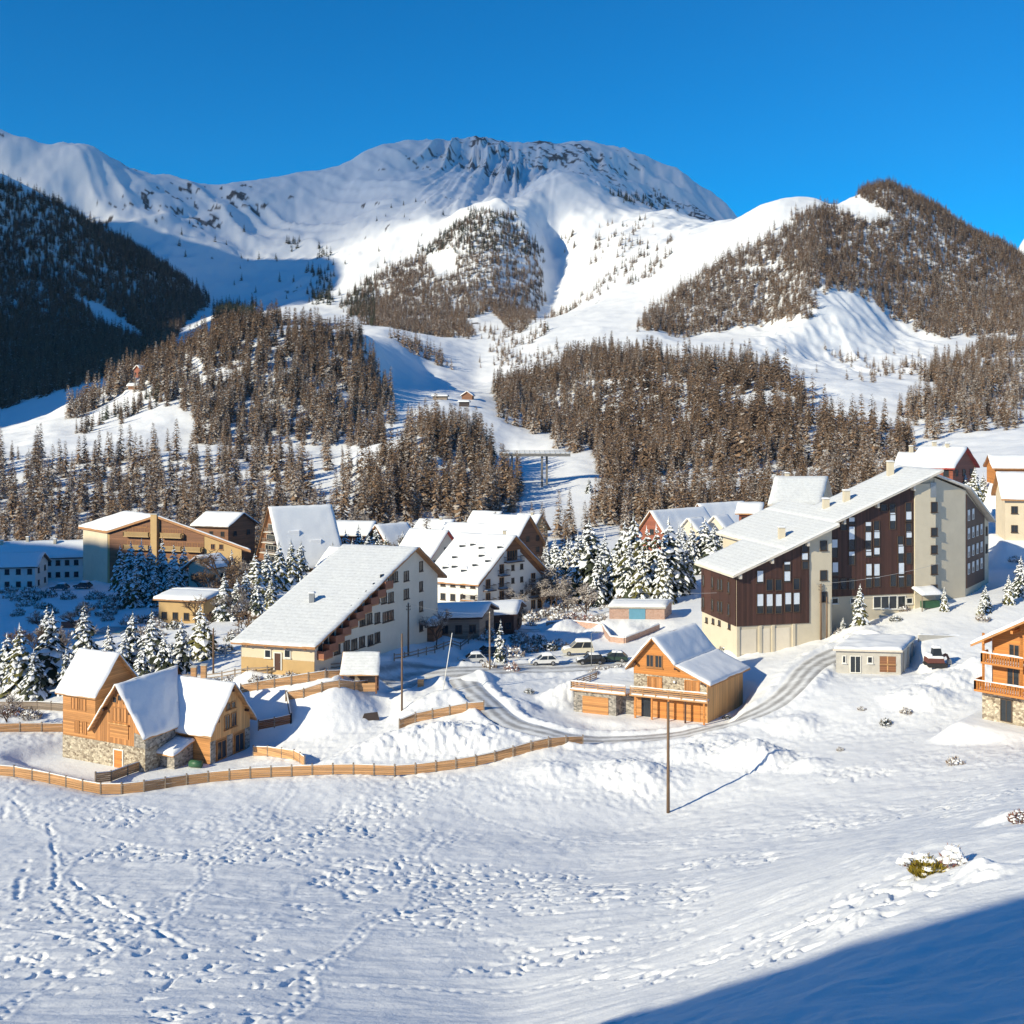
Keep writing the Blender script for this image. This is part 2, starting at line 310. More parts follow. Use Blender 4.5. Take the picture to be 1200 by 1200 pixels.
def micro(x, y):
    """churned snow: lumps, prints and furrows within some 300 m"""
    d = np.maximum(y, 8); px = 600 + F * x / d; py = HZ - hbase(x, y) * F / d
    ln = lane_dist(x, y); off = sstep(.0, 1.2, ln)
    patch = fbm(x / 9, y / 9, 3, 31) * .5 + .5
    # trodden belt below the long fence and between the houses
    belt = sstep(1045, 985, py) * sstep(700, 760, py)
    belt = np.maximum(belt, .8 * sstep(640, 420, px) * sstep(1200, 1010, py) * (py > 900))
    xw, yw = x + .6 * fbm(x / 1.7, y / 1.7, 2, 34), y + .6 * fbm(x / 1.7 + 40, y / 1.7, 2, 35)
    z = off * belt * (.07 * fbm(x / 1.1, y / 1.5, 3, 41) + .10 * sstep(.44, .7, patch) * fbm(xw / .45, yw / .6, 2, 43))
    # footprints: small pits in clusters
    cl = sstep(.6, .72, fbm(x / 11, y / 11, 3, 51) * .5 + .5)
    pit = sstep(.62, .8, vnoise(xw / .36, yw / .5, 53)) * sstep(1600, 1100, py)
    z = z - .16 * pit * cl * sstep(18, 40, d) * sstep(140, 100, d)
    pit2 = sstep(.58, .85, vnoise(xw / .7, yw / .8, 57) * .65 + .35 * vnoise(xw / .25, yw / .3, 58))
    z = z - .15 * pit2 * sstep(.575, .65, fbm(x / 9 + y / 20, y / 14, 3, 59) * .5 + .5) * sstep(110, 70, d) * sstep(38, 46, d + 14 * sstep(900, 500, px))
    # wind ripples on the smooth near slope
    z = z + .10 * fbm(x / 3.4 + y / 6, y / 1.3, 4, 61) * sstep(8, 14, d) * sstep(120, 70, d) + .16 * fbm(xw / 2.2, yw / 1.5, 3, 63) * sstep(46, 32, d) * sstep(8, 14, d)
    # long furrows left by sledges and skis
    brk = fbm(x / 1.4, y / 1.4, 3, 65); seg = sstep(-.25, .15, fbm(x / 2.2, y / 2.2, 2, 67))
    for (ax, ay, bx, by, w, dep) in TRACKS:
        ab = (bx - ax, by - ay); n = ab[0] ** 2 + ab[1] ** 2
        t = np.clip(((x - ax) * ab[0] + (y - ay) * ab[1]) / n, 0, 1)
        wob = .22 * np.sin(t * 5 + ax) + .25 * brk; e = np.hypot(x - ax - t * ab[0] + wob, y - ay - t * ab[1] + wob * .4)
        z = z + seg * .65 * (-dep * np.exp(-(e / w) ** 2) + .5 * dep * np.exp(-((e - 2.1 * w) / w) ** 2))
    # single lines of footprints
    for (ax, ay, bx, by, ph) in TRAILS:
        ux, uy = bx - ax, by - ay; n = math.hypot(ux, uy); ux, uy = ux / n, uy / n; al = (x - ax) * ux + (y - ay) * uy; m_ = (al > -1) & (al < n + 1)
        ac = -(x - ax) * uy + (y - ay) * ux + .9 * np.sin(al * .16 + ph) + .35 * np.sin(al * .55 + 2 * ph); k_ = np.floor(al / .72); sd = np.where(k_ % 2 == 0, .15, -.15)
        z = z - m_ * .095 * np.exp(-((ac - sd) / .13) ** 2 - (((al / .72 - k_) - .5) * .72 / .21) ** 2) + m_ * .025 * np.exp(-((np.abs(ac) - .5) / .16) ** 2)
    # snow thrown up along the cleared lanes
    z = z + .5 * sstep(0, .7, ln) * sstep(2.4, 1.0, ln) * (.35 + .9 * patch) + off * sstep(3, 1, ln) * .22 * fbm(x / .7, y / .7, 2, 71)
    # heaps
    for (hx, hy, r, hh) in HEAPS:
        e = np.hypot(x - hx, y - hy) / r
        z = z + hh * sstep(1, .1, e) * (.85 + .2 * fbm(x / 1.6, y / 1.6, 2, 81)) + off * sstep(1.3, .7, e) * .16 * min(hh, 1.2) * fbm(x / .42, y / .42, 3, 83)
    fade = 1 - sstep(260, 330, d)
    z = z * fade
    for (cx, cy, ux, uy, hl, hd, pz, mg) in PADS:
        a = np.abs((x - cx) * ux + (y - cy) * uy) - hl; b = np.abs(-(x - cx) * uy + (y - cy) * ux) - hd
        z = z * sstep(0, .8, np.maximum(a, b))
    return z
def W(px, py, d): return Vector(((px - 600) / F * d, d, -(py - HZ) / F * d))
def XY(px, d): return ((px - 600) / F * d, d)
TRACKS, HEAPS, TRAILS = [], [], []
# ------------------------------------------------------------------ object helpers
def tag(o, label=None, cat=None, group=None, kind=None):
    if label: o['label'] = label
    if cat: o['category'] = cat
    if group: o['group'] = group
    if kind: o['kind'] = kind
    return o
def thing(name, loc, label, cat, group=None):
    o = bpy.data.objects.new(name, None); C.objects.link(o); o.location = loc; o.empty_display_size = .5
    return tag(o, label, cat, group)
class MB:
    def __init__(s): s.v, s.f, s.m = [], [], []
    def poly(s, pts, m=0):
        i = len(s.v); s.v += [tuple(p) for p in pts]; s.f.append(tuple(range(i, i + len(pts)))); s.m.append(m)
    def hexa(s, a, b, m=0):
        """solid between two matching polygons a (bottom) and b (top)"""
        n = len(a); i = len(s.v); s.v += [tuple(p) for p in a] + [tuple(p) for p in b]
        s.f.append(tuple(range(i + n - 1, i - 1, -1))); s.f.append(tuple(range(i + n, i + 2 * n))); s.m += [m, m]
        for k in range(n):
            s.f.append((i + k, i + (k + 1) % n, i + n + (k + 1) % n, i + n + k)); s.m.append(m)
    def prism(s, foot, z0, z1, m=0, cap=True):
        n = len(foot); z1 = z1 if hasattr(z1, '__len__') else [z1] * n
        i = len(s.v); s.v += [(p[0], p[1], z0) for p in foot] + [(p[0], p[1], z) for p, z in zip(foot, z1)]
        for k in range(n):
            s.f.append((i + k, i + (k + 1) % n, i + n + (k + 1) % n, i + n + k)); s.m.append(m)
        if cap: s.f.append(tuple(range(i + n, i + 2 * n))); s.m.append(m)
    def beam(s, p, q, w, h=None, m=0):
        p, q = Vector(p), Vector(q); h = h or w; d = (q - p)
        up = Vector((0, 0, 1)) if abs(d.normalized().z) < .95 else Vector((0, 1, 0))
        a = d.cross(up).normalized() * (w / 2); b = a.cross(d).normalized() * (h / 2)
        s.hexa([p - a - b, p + a - b, p + a + b, p - a + b], [q - a - b, q + a - b, q + a + b, q - a + b], m)
    def cyl(s, p, q, r0, r1=None, n=8, m=0):
        p, q = Vector(p), Vector(q); r1 = r0 if r1 is None else r1; d = (q - p).normalized()
        a = d.cross(Vector((0, 0, 1)) if abs(d.z) < .9 else Vector((1, 0, 0))).normalized(); b = d.cross(a)
        ang = [2 * math.pi * k / n for k in range(n)]
        s.hexa([p + (a * math.cos(t) + b * math.sin(t)) * r0 for t in ang], [q + (a * math.cos(t) + b * math.sin(t)) * r1 for t in ang], m)
    def obox(s, c, u, v, lx, ly, z0, z1, m=0):
        """upright box: centre c (x,y), axes u,v (2d), lengths, z range"""
        P = [(c[0] + u[0] * a * lx / 2 + v[0] * b * ly / 2, c[1] + u[1] * a * lx / 2 + v[1] * b * ly / 2) for a, b in ((-1, -1), (1, -1), (1, 1), (-1, 1))]
        s.hexa([(x, y, z0) for x, y in P], [(x, y, z1) for x, y in P], m)
    def slab(s, pts, t, m=0):
        pts = [Vector(p) for p in pts]; s.hexa([p - Vector((0, 0, t)) for p in pts], pts, m)
    def grid_snow(s, a, b, c, d, t=.32, m=0, cell=.5, rough=.06, rim='abcd'):
        """a blanket of snow on the patch a-b-c-d (a-b the lower edge), rounded off at its rim"""
        a, b, c, d = map(Vector, (a, b, c, d)); seed = random.randint(0, 9999)
        nu = max(3, min(60, int(max((b - a).length, (c - d).length) / cell))); nv = max(3, min(60, int(max((d - a).length, (c - b).length) / cell)))
        nrm = (b - a).cross(d - a).normalized(); nrm = nrm if nrm.z > 0 else -nrm
        i = len(s.v); lu, lv = ((b - a).length + (c - d).length) / 2, ((d - a).length + (c - b).length) / 2
        us = np.linspace(0, 1, nu + 1); vs = np.linspace(0, 1, nv + 1)
        nz = fbm(*np.meshgrid(us * lu / 1.6 + seed, vs * lv / 1.6), 3, 5)
        eu = [0.0, min(.10 / lu, .4)] + list(us[1:-1]) + [1 - min(.10 / lu, .4), 1.0]; ev = [0.0, min(.10 / lv, .4)] + list(vs[1:-1]) + [1 - min(.10 / lv, .4), 1.0]
        ku = [0, 0] + list(range(1, nu)) + [nu, nu]; kv = [0, 0] + list(range(1, nv)) + [nv, nv]
        mid_ = (a + b + c + d) / 4; rim_j = 1.0 if min(lu, lv) > 1.5 else .2
        for q, y in enumerate(ev):
            for p, x in enumerate(eu):
                pt = (a * (1 - x) + b * x) * (1 - y) + (d * (1 - x) + c * x) * y
                e = min([99] + [q for k_, q in (('a', y * lv), ('b', (1 - x) * lu), ('c', (1 - y) * lv), ('d', x * lu)) if k_ in rim])
                h = 0 if e <= 0 else t * (.62 + .38 * min(1, e / .5)) + rough * nz[kv[q], ku[p]] * 1.6
                if e <= 0:
                    ow = pt - mid_; ow = ow.normalized() if ow.length > 1e-6 else ow
                    pt = pt - nrm * .02 + ow * (.05 + .16 * rim_j * nz[kv[q], ku[p]])
                s.v.append(tuple(pt + nrm * max(h, 0 if e <= 0 else .05)))
        w = len(eu)
        for q in range(len(ev) - 1):
            for p in range(w - 1):
                k = i + q * w + p; s.f.append((k, k + 1, k + w + 1, k + w)); s.m.append(m)
    def build(s, name, mats, parent=None, smooth=False, loc=None):
        me = bpy.data.meshes.new(name)
        off = Vector(loc) if loc is not None else (parent_world(parent) if parent else Vector((0, 0, 0)))
        me.from_pydata([(x - off.x, y - off.y, z - off.z) for x, y, z in s.v], [], s.f)
        mats = mats if isinstance(mats, (list, tuple)) else [mats]
        for mm in mats: me.materials.append(mm)
        if len(mats) > 1: me.polygons.foreach_set('material_index', s.m)
        if smooth: me.polygons.foreach_set('use_smooth', [True] * len(s.f))
        o = bpy.data.objects.new(name, me); C.objects.link(o)
        if parent: o.parent = parent
        elif loc is not None: o.location = loc
        return o
def parent_world(o):
    p = Vector((0, 0, 0))
    while o: p = p + Vector(o.location); o = o.parent
    return p

# a wall is (P0, P1): plan points, left to right as seen from outside
def wall_uv(wall, px, py):
    (x0, y0), (x1, y1) = wall; dx, dy = x1 - x0, y1 - y0; ln = math.hypot(dx, dy); dx, dy = dx / ln, dy / ln
    k = (px - 600) / F; t = (k * y0 - x0) / (dx - k * dy); return t, -(py - HZ) / F * (y0 + dy * t)
def on_wall(wall, s, z, out=0.0):
    (x0, y0), (x1, y1) = wall; dx, dy = x1 - x0, y1 - y0; ln = math.hypot(dx, dy); dx, dy = dx / ln, dy / ln
    return Vector((x0 + dx * s + dy * out, y0 + dy * s - dx * out, z))
def wbox(mb, wall, s0, s1, z0, z1, o0, o1, m=0):
    q = [on_wall(wall, a, 0, b) for a, b in ((s0, o1), (s1, o1), (s1, o0), (s0, o0))]
    mb.hexa([(p.x, p.y, z0) for p in q], [(p.x, p.y, z1) for p in q], m)
def off(wall, o): n = 0; return tuple(on_wall(wall, 0, 0, o)[:2]), tuple((on_wall(wall, 0, 0, o) + Vector((wall[1][0] - wall[0][0], wall[1][1] - wall[0][1], 0)))[:2])
def window(par, wall, s, z, w, h, frame='frame_dark', pane='pane', sill=True, name='window', mull=1, label=None, fw=.09, split=0.0, blind=.5):
    """a window centred at (s, z) of a wall: frame (> pane, blind)"""
    mb = MB(); a, b, c, d = s - w / 2, s + w / 2, z - h / 2, z + h / 2
    wbox(mb, wall, a - fw, a, c - fw, d + fw, -.02, .09); wbox(mb, wall, b, b + fw, c - fw, d + fw, -.02, .09)
    wbox(mb, wall, a, b, d, d + fw, -.02, .09); wbox(mb, wall, a, b, c - fw, c, -.02, .09)
    for k in range(mull):
        q = a + (k + 1) * w / (mull + 1); wbox(mb, wall, q - .03, q + .03, c, d, 0, .075)
    if sill: wbox(mb, wall, a - .16, b + .16, c - fw - .09, c - fw - .003, -.02, .2)
    o = mb.build(name, M[frame], par)
    mb = MB(); wbox(mb, wall, a, b, c, d if not split else d - h * split, -.02, .03); mb.build('pane', M[pane], o)
    if split:
        mb = MB(); wbox(mb, wall, a, b, d - h * split, d, -.02, .055); mb.build('blind', M['blind'], o)
    if label: o['label'] = label
    return o
def pwindow(par, wall, px, py, w, h, **kw):
    s, z = wall_uv(wall, px, py); return window(par, wall, s, z, w, h, **kw)
def door(par, wall, s, z0, w, h, mat='frame_wood', frame='frame_white', name='door'):
    mb = MB(); a, b = s - w / 2, s + w / 2
    wbox(mb, wall, a, b, z0, z0 + h, -.02, .06); o = mb.build(name, M[mat], par)
    mb = MB(); wbox(mb, wall, a - .14, a, z0, z0 + h + .14, -.02, .1); wbox(mb, wall, b, b + .14, z0, z0 + h + .14, -.02, .1)
    wbox(mb, wall, a, b, z0 + h, z0 + h + .14, -.02, .1); mb.build('door_frame', M[frame], o)
    p, q = on_wall(wall, b - .15, z0 + 1.0, .1), on_wall(wall, b - .15, z0 + 1.15, .1)
    mb = MB(); mb.cyl(p, q, .03, n=6); mb.build('handle', M['metal'], o)
    return o
def balcony(par, wall, s0, s1, z, depth=1.2, slab='woodtrim', rail='rail', snow=True, solid=False, o0=0.0):
    mb = MB(); wbox(mb, wall, s0, s1, z - .16, z, o0 - .02, o0 + depth); o = mb.build('balcony', M[slab], par)
    mb = MB()
    pts = [(s0 + .05, o0), (s0 + .05, o0 + depth - .06), (s1 - .05, o0 + depth - .06), (s1 - .05, o0)]
    for k in range(3):
        p, q = on_wall(wall, pts[k][0], z + 1.0, pts[k][1]), on_wall(wall, pts[k + 1][0], z + 1.0, pts[k + 1][1])
        mb.beam(p, q, .09, .09)
        n = max(2, int((q - p).length / (.28 if not solid else .22)))
        for j in range(n + 1):
            c = p.lerp(q, j / n); mb.beam(c - Vector((0, 0, 1.0)), c, .05 if not solid else .17, .04)
    mb.build('railing', M[rail], o)
    if snow:
        a, b, c, d = (on_wall(wall, s0 + .2, z, o0 + depth - .2), on_wall(wall, s1 - .2, z, o0 + depth - .2), on_wall(wall, s1 - .2, z, o0 + .1), on_wall(wall, s0 + .2, z, o0 + .1))
        mb = MB(); mb.grid_snow(a, b, c, d, .16, rough=.03); mb.build('snow', M['snow'], o, True)
    return o
def roof_of(par, planes, mat, snowmat='roofsnow', t=.2, snow_t=.32, inset=.06, rims=None, cell=.5, rough=.06):
    """planes: list of [eave left, eave right, ridge right, ridge left]"""
    mb = MB()
    for k, p in enumerate(planes): mb.slab([Vector(q) + Vector((0, 0, -.003 * k)) for q in p], t)
    r = mb.build('roof', M[mat], par)
    mb = MB()
    for k, p in enumerate(planes):
        a, b, c, d = map(Vector, p); mb.grid_snow(a, b, c, d, snow_t, cell=cell, rough=rough, rim=rims[k] if rims else 'abcd')
    mb.build('snow_cover', M[snowmat], r, True)
    return r
def chimney(par, x, y, z0, z1, w=.6, mat='beige', cap=True, snow=True):
    mb = MB(); mb.obox((x, y), (1, 0), (0, 1), w, w, z0, z1); o = mb.build('chimney', M[mat], par)
    mb = MB(); mb.obox((x, y), (1, 0), (0, 1), w + .16, w + .16, z1 + .004, z1 + .12)
    mb.build('chimney_cap', M['concrete'], o)
    if snow:
        q = w / 2 + .1; mb = MB(); mb.grid_snow((x - q, y - q, z1 + .12), (x + q, y - q, z1 + .12), (x + q, y + q, z1 + .12), (x - q, y + q, z1 + .12), .2, cell=.2, rough=.02); mb.build('snow', M['snow'], o, True)
    return o
def rc(ang): return (math.cos(ang), math.sin(ang))
def house(name, label, cat, px, d, z0, ang, L_, D, eave, rise, ridge='u', wall='cream', trim='woodtrim', roofm='trim', ov=.7, snow_t=.35,
          rows=(), cols=(0, 0), ww=.9, wh=1.1, frame='frame_dark', base=None, gable=None, chim=(), balc=(), group=None, vang=None, snowmat='roofsnow', pane='pane', side_r=True):
    """gabled house: front left corner at column px, distance d; ang turns its front; ridge along the front ('u') or away from it ('v')"""
    u = rc(math.radians(ang)); v = rc(math.radians(ang + 90 if vang is None else vang))
    x0, y0 = XY(px, d); P = lambda s, t: (x0 + u[0] * s + v[0] * t, y0 + u[1] * s + v[1] * t)
    if z0 is None: z0 = ground(*P(L_ / 2, D / 2)) - .4
    o = thing(name, (*P(L_ / 2, D / 2), z0), label, cat, group)
    ze, zr = z0 + eave, z0 + eave + rise
    if ridge == 'u':
        foot = [P(0, 0), P(L_, 0), P(L_, D / 2), P(L_, D), P(0, D), P(0, D / 2)]; zt = [ze, ze, zr, ze, ze, zr]
        k = rise / (D / 2); zo = ze - k * ov
        pl = [[(*P(-ov, -ov), zo), (*P(L_ + ov, -ov), zo), (*P(L_ + ov, D / 2), zr), (*P(-ov, D / 2), zr)],
              [(*P(L_ + ov, D + ov), zo), (*P(-ov, D + ov), zo), (*P(-ov, D / 2), zr), (*P(L_ + ov, D / 2), zr)]]
    else:
        foot = [P(0, 0), P(L_ / 2, 0), P(L_, 0), P(L_, D), P(L_ / 2, D), P(0, D)]; zt = [ze, zr, ze, ze, zr, ze]
        k = rise / (L_ / 2); zo = ze - k * ov
        pl = [[(*P(-ov, D + ov), zo), (*P(-ov, -ov), zo), (*P(L_ / 2, -ov), zr), (*P(L_ / 2, D + ov), zr)],
              [(*P(L_ + ov, -ov), zo), (*P(L_ + ov, D + ov), zo), (*P(L_ / 2, D + ov), zr), (*P(L_ / 2, -ov), zr)]]
    pl = [[(a, b, c + .16) for a, b, c in q] for q in pl]
    mb = MB(); mb.prism(foot, z0 - 4, zt, 0, cap=False); mb.build('wall', M[wall], o)
    roof_of(o, pl, roofm, snowmat, .3, snow_t + .05, cell=.8)
    walls = {'F': (P(0, 0), P(L_, 0)), 'R': (P(L_, 0), P(L_, D)), 'L': (P(0, D), P(0, 0))}
    if base:
        h, bm = base
        for w in ('F', 'R', 'L'):
            ln = {'F': L_, 'R': D, 'L': D}[w]; mb = MB(); wbox(mb, walls[w], -.03 if w == 'F' else .05, ln + (.03 if w == 'F' else -.05), z0 - 3, z0 + h, -.02, .06); mb.build('base_course', M[bm], o)
    if gable:
        gm, gz = gable
        sides = (('R', D), ('L', D)) if ridge == 'u' else (('F', L_),)
        for w, ln in sides:
            e = (ze - z0 - gz) ; 
            A, B, T = on_wall(walls[w], 0.04, ze, .04), on_wall(walls[w], ln - .04, ze, .04), on_wall(walls[w], ln / 2, zr - .02, .04)
            A0, B0 = on_wall(walls[w], 0.04, z0 + gz, .04), on_wall(walls[w], ln - .04, z0 + gz, .04)
            inn = lambda p: p + (on_wall(walls[w], 0, 0, 0) - on_wall(walls[w], 0, 0, .07))
            f = [A0, B0, B, T, A]; mb = MB(); mb.hexa([inn(p) for p in f], f); mb.build('gable_boarding', M[gm], o)
    # windows on the faces the village street sees
    for w, ln, n in (('F', L_, cols[0]), ('R', D, cols[1]), ('L', D, cols[2] if len(cols) > 2 else 0)):
        for z in rows:
            for k in range(n):
                s = ln * (k + .5) / n
                top = ze if (w == 'F') == (ridge == 'u') else ze + rise * (1 - abs(s - ln / 2) / (ln / 2))
                if z0 + z + wh / 2 + .25 > top: continue
                window(o, walls[w], s, z0 + z, ww, wh, frame=frame, pane=pane)
    for w, s0, s1, z in balc: balcony(o, walls[w], s0, s1, z0 + z)
    for s, t, h in chim:
        zz = zr - abs(t - D / 2) * rise / (D / 2) if ridge == 'u' else zr - abs(s - L_ / 2) * rise / (L_ / 2)
        chimney(o, *P(s, t), zz - .6, zz + h, .7)
    PADS.append((*P(L_ / 2, D / 2), u[0], u[1], L_ / 2 + .3, D / 2 + .3, z0, 4.0))
    return o, P, walls
# ================================================================== the large brown apartment block
def apartment_block():
    u, v = (.971, .238), (-.238, .971); ox, oy = 31.7, 155.0
    P = lambda s, t: (ox + u[0] * s + v[0] * t, oy + u[1] * s + v[1] * t); zr = lambda s: -23.1 + .41 * s
    o = thing('apartment_block', (*P(16, 6), -34), 'large dark brown boarded apartment block with a long sloping snow roof and beige stair towers', 'apartment block')
    R = 2.0
    foot = [P(0, 0), P(14.9, 0), P(14.9, R), P(33, R), P(33, 12), P(0, 12)]
    mb = MB(); mb.prism(foot, -40, [zr(0), zr(14.9), zr(14.9), zr(33), zr(33), zr(0)], cap=False); mb.build('wall', M['beige'], o)
    Wf, Ws, Wl = (P(0, 0), P(14.9, 0)), (P(0, R), P(33, R)), (P(0, 12), P(0, 0))
    def clad(wall, s0, s1, zb, sl0, sl1, mat='brown_wood', th=.14, name='cladding'):
        mb = MB(); A = [on_wall(wall, s0, zb, -.02), on_wall(wall, s1, zb, -.02), on_wall(wall, s1, sl1, -.02), on_wall(wall, s0, sl0, -.02)]
        B = [on_wall(wall, s0, zb, th), on_wall(wall, s1, zb, th), on_wall(wall, s1, sl1, th), on_wall(wall, s0, sl0, th)]
        mb.hexa(A, B); return mb.build(name, M[mat], o)
    clad(Wf, 0, 11.25, -30.6, zr(0) - .05, zr(11.25) - .05); clad(Ws, 14.92, 29.5, -27.4, zr(14.92) - .05, zr(29.5) - .05)
    clad(Wl, 0, 11.9, -30.6, zr(0) - .05, zr(0) - .05)
    mb = MB(); wbox(mb, Ws, 29.6, 33.1, -40, zr(29.6) - .1, -.02, .35); mb.build('stair_tower', M['beige'], o)
    Wt = (P(0, R - .35), P(33.1, R - .35))
    # second wing behind, same roof plane
    f2 = [P(8, 12.05), P(18, 12.05), P(18, 22), P(8, 22)]
    mb = MB(); mb.prism(f2, -38, [zr(8) - .3, zr(18) - .3, zr(18) - .3, zr(8) - .3], cap=False); mb.build('rear_wing_wall', M['beige'], o)
    Z = lambda s, t, dz=.25: (*P(s, t), zr(s) + dz)
    r = roof_of(o, [[Z(-1, -1), Z(7, -1), Z(7, 12.6), Z(-1, 12.6)], [Z(19, .8), Z(33.9, .8), Z(33.9, 12.6), Z(19, 12.6)],
                    [Z(7, -1), Z(15.6, -1), Z(15.6, 22.6), Z(7, 22.6)], [Z(19, .8), Z(19, 22.6), Z(15.6, 22.6), Z(15.6, .8)]], 'palefascia', 'thinsnow', .34, .16, cell=.7, rough=.03, rims=['acd', 'abc', 'acd', 'bcd'])
    # angled end wing in the shade
    p0, p1, p2, p3, p4 = P(33.12, R), (69.1, 167.4), (77.5, 178.6), (72, 186), P(33.05, 12)
    mb = MB(); mb.prism([p0, p1, p2, p3, p4], -36, [-10.2, -12.3, -18.4, -18.0, -10.2], cap=False); mb.build('end_wing_wall', M['beige'], o)
    ctr = ((p0[0] + p4[0]) / 2, (p0[1] + p4[1]) / 2, -9.4)
    ring = [(p0[0] + .1, p0[1] - .7, -9.7), (p1[0] + .7, p1[1] - .5, -11.9), (p2[0] + 1, p2[1] - .5, -18.1), (p3[0] + .5, p3[1] + .8, -17.8), (p4[0], p4[1] + .6, -9.7)]
    mb = MB()
    for k in range(4): mb.hexa([(*ctr[:2], ctr[2] - .25), (*ring[k][:2], ring[k][2] - .25), (*ring[k + 1][:2], ring[k + 1][2] - .25)], [ctr, ring[k], ring[k + 1]])
    rr = mb.build('end_wing_roof', M['palefascia'], o)
    mb = MB()
    for k in range(4): q = [(a, b, c + .14) for a, b, c in (ctr, ring[k], ring[k + 1])]; mb.hexa([ctr, ring[k], ring[k + 1]], q)
    mb.build('snow_cover', M['thinsnow'], rr)
    We = (p1, p2); ln = math.hypot(p2[0] - p1[0], p2[1] - p1[1])
    clad(We, .3, ln * .78, -27.3, -12.9, -17.2)
    for k, z in enumerate((-16.2, -19.0, -21.8, -24.4)):
        for j in range(4):
            s = 1.3 + j * 2.5
            if z + .9 < -12.9 - (s / ln) * 5.4: window(o, off(We, .14), s, z, .9, 1.5, frame='frame_white', split=.5, sill=False)
    for z in (-19.6, -22.4): window(o, We, ln * .9, z, .8, 1.2)
    X = lambda zx: 800 + zx / 3; Y = lambda zy: 500 + zy / 3
    # left block windows (column, row, height in metres, blind share)
    for zx, zy, h, sp in [(272, 528, 1.7, .9), (272, 622, 2.7, .62), (305, 556, 1.5, 0), (305, 622, 2.7, .62), (337, 556, 1.5, 0), (337, 622, 2.7, .62), (367, 490, 1.2, .3), (367, 527, 1.5, .9),
                          (370, 617, 2.7, .6), (400, 553, 1.5, 0), (400, 617, 2.7, .6), (430, 426, 1.2, 0), (429, 457, 1.0, .9), (431, 487, 1.0, 0)]:
        pwindow(o, (on_wall(Wf, 0, 0, .14)[:2], on_wall(Wf, 14.9, 0, .14)[:2]), X(zx), Y(zy), .92, h, frame='frame_dark', split=sp, sill=False, mull=0)
    for zy in (418, 522, 598): pwindow(o, Wf, X(495), Y(zy), .95, 1.25, mull=0)
    Wsc = (on_wall(Ws, 0, 0, .14)[:2], on_wall(Ws, 33, 0, .14)[:2])
    for zx, zy, h, sp in [(534, 428, 2.6, .45), (536, 500, 1.9, .75), (536, 553, 1.5, 0), (566, 350, 1.1, 0), (594, 331, 1.0, .6), (594, 392, 3.4, .55), (594, 462, 1.9, .3), (565, 553, 1.5, 0), (594, 553, 1.5, 0),
                          (652, 352, 1.4, .4), (652, 403, 2.9, .45), (653, 445, 1.1, .8), (654, 505, 1.9, .9), (654, 548, 1.4, .1), (681, 350, 1.5, 0), (682, 392, 2.3, .5), (682, 440, 1.2, .8), (682, 505, 1.9, .9), (683, 545, 1.4, .1),
                          (737, 290, 1.5, 0), (738, 331, 2.4, .5), (707, 285, .9, 0), (765, 402, 1.4, 0), (767, 445, 2.6, .5), (768, 500, 1.8, .9), (768, 544, 1.6, .1), (740, 540, 1.7, 0), (795, 540, 1.7, 0),
                          (793, 282, 1.2, 0), (794, 318, 1.7, .7), (794, 352, 1.5, 0), (795, 380, 1.0, .9), (795, 405, 1.0, 0), (795, 463, 1.6, 0)]:
        pwindow(o, Wsc, X(zx), Y(zy), .9, h, frame='frame_dark', split=sp, sill=False, mull=0)
    for zy, h in ((283, 1.4), (370, 1.1), (432, 1.1), (502, 1.3), (570, 1.1)): pwindow(o, Wt, X(884), Y(zy), .95, h, mull=0)
    mb = MB(); s, z = wall_uv(Wt, X(881), Y(222)); wbox(mb, Wt, s - .5, s + .5, z - 1.1, z + 1.1, 0, .06); mb.build('vent_panel', M['metal'], o)
    for zx, h, w in ((684, 1.6, 1.2), (711, 1.7, 1.2), (739, 1.8, 1.2), (769, 1.8, 1.2), (797, .7, .9), (535, .7, .9), (600, .6, .9)): pwindow(o, Ws, X(zx), Y(617 if h > 1 else 612), w, h, frame='frame_white', mull=0)
    # left end wall: two rows of narrow windows and small ones in the base
    Wlc = (on_wall(Wl, 0, 0, .14)[:2], on_wall(Wl, 12, 0, .14)[:2])
    for zx, z1, z2 in ((73, 540, 618), (105, 548, 626), (126, 555, 632), (137, 556, 634), (162, 565, 643)):
        for zy in (z1, z2): pwindow(o, Wlc, X(zx), Y(zy), .62, 1.5, mull=0)
    for zx, zy in ((85, 680), (108, 684), (130, 690), (165, 702)): pwindow(o, Wl, X(zx), Y(zy), .6, .6, mull=0)
    # garage doors in the base of the left block
    for s0, s1 in ((.5, 3.0), (3.9, 5.1), (5.8, 8.2)):
        mb = MB(); wbox(mb, Wf, s0, s1, -34.6, -31.1, -.02, .05); mb.build('garage_door', M['greywhite'], o)
    for s in (-.0, 3.4, 5.4, 8.6):
        mb = MB(); wbox(mb, Wf, s, s + .42, -36, -30.62, -.02, .16); mb.build('pillar', M['beige'], o)
    # brackets and chimneys
    for s in (.1, 5, 10.6): mb = MB(); wbox(mb, Wf, s, s + .35, zr(s) - .75, zr(s) - .1, .145, .85); mb.build('roof_bracket', M['palefascia'], o)
    for s in (17.5, 23, 29): mb = MB(); wbox(mb, Ws, s, s + .35, zr(s) - .8, zr(s) - .1, .145, .9); mb.build('roof_bracket', M['palefascia'], o)
    for s, t, h in ((9.3, 4.5, 1.9), (18.8, 8.5, 1.7), (21.5, 7.2, 1.9), (30.5, 9.5, 2.4)): chimney(o, *P(s, t), zr(s) - .2, zr(s) + h, .9, 'beige')
    # lean-to with a green bin store by the tower
    mb = MB(); a = [on_wall(Wt, 29.0, 0, 2.6), on_wall(Wt, 32.6, 0, 2.6), on_wall(Wt, 32.6, 0, .0), on_wall(Wt, 29.0, 0, .0)]
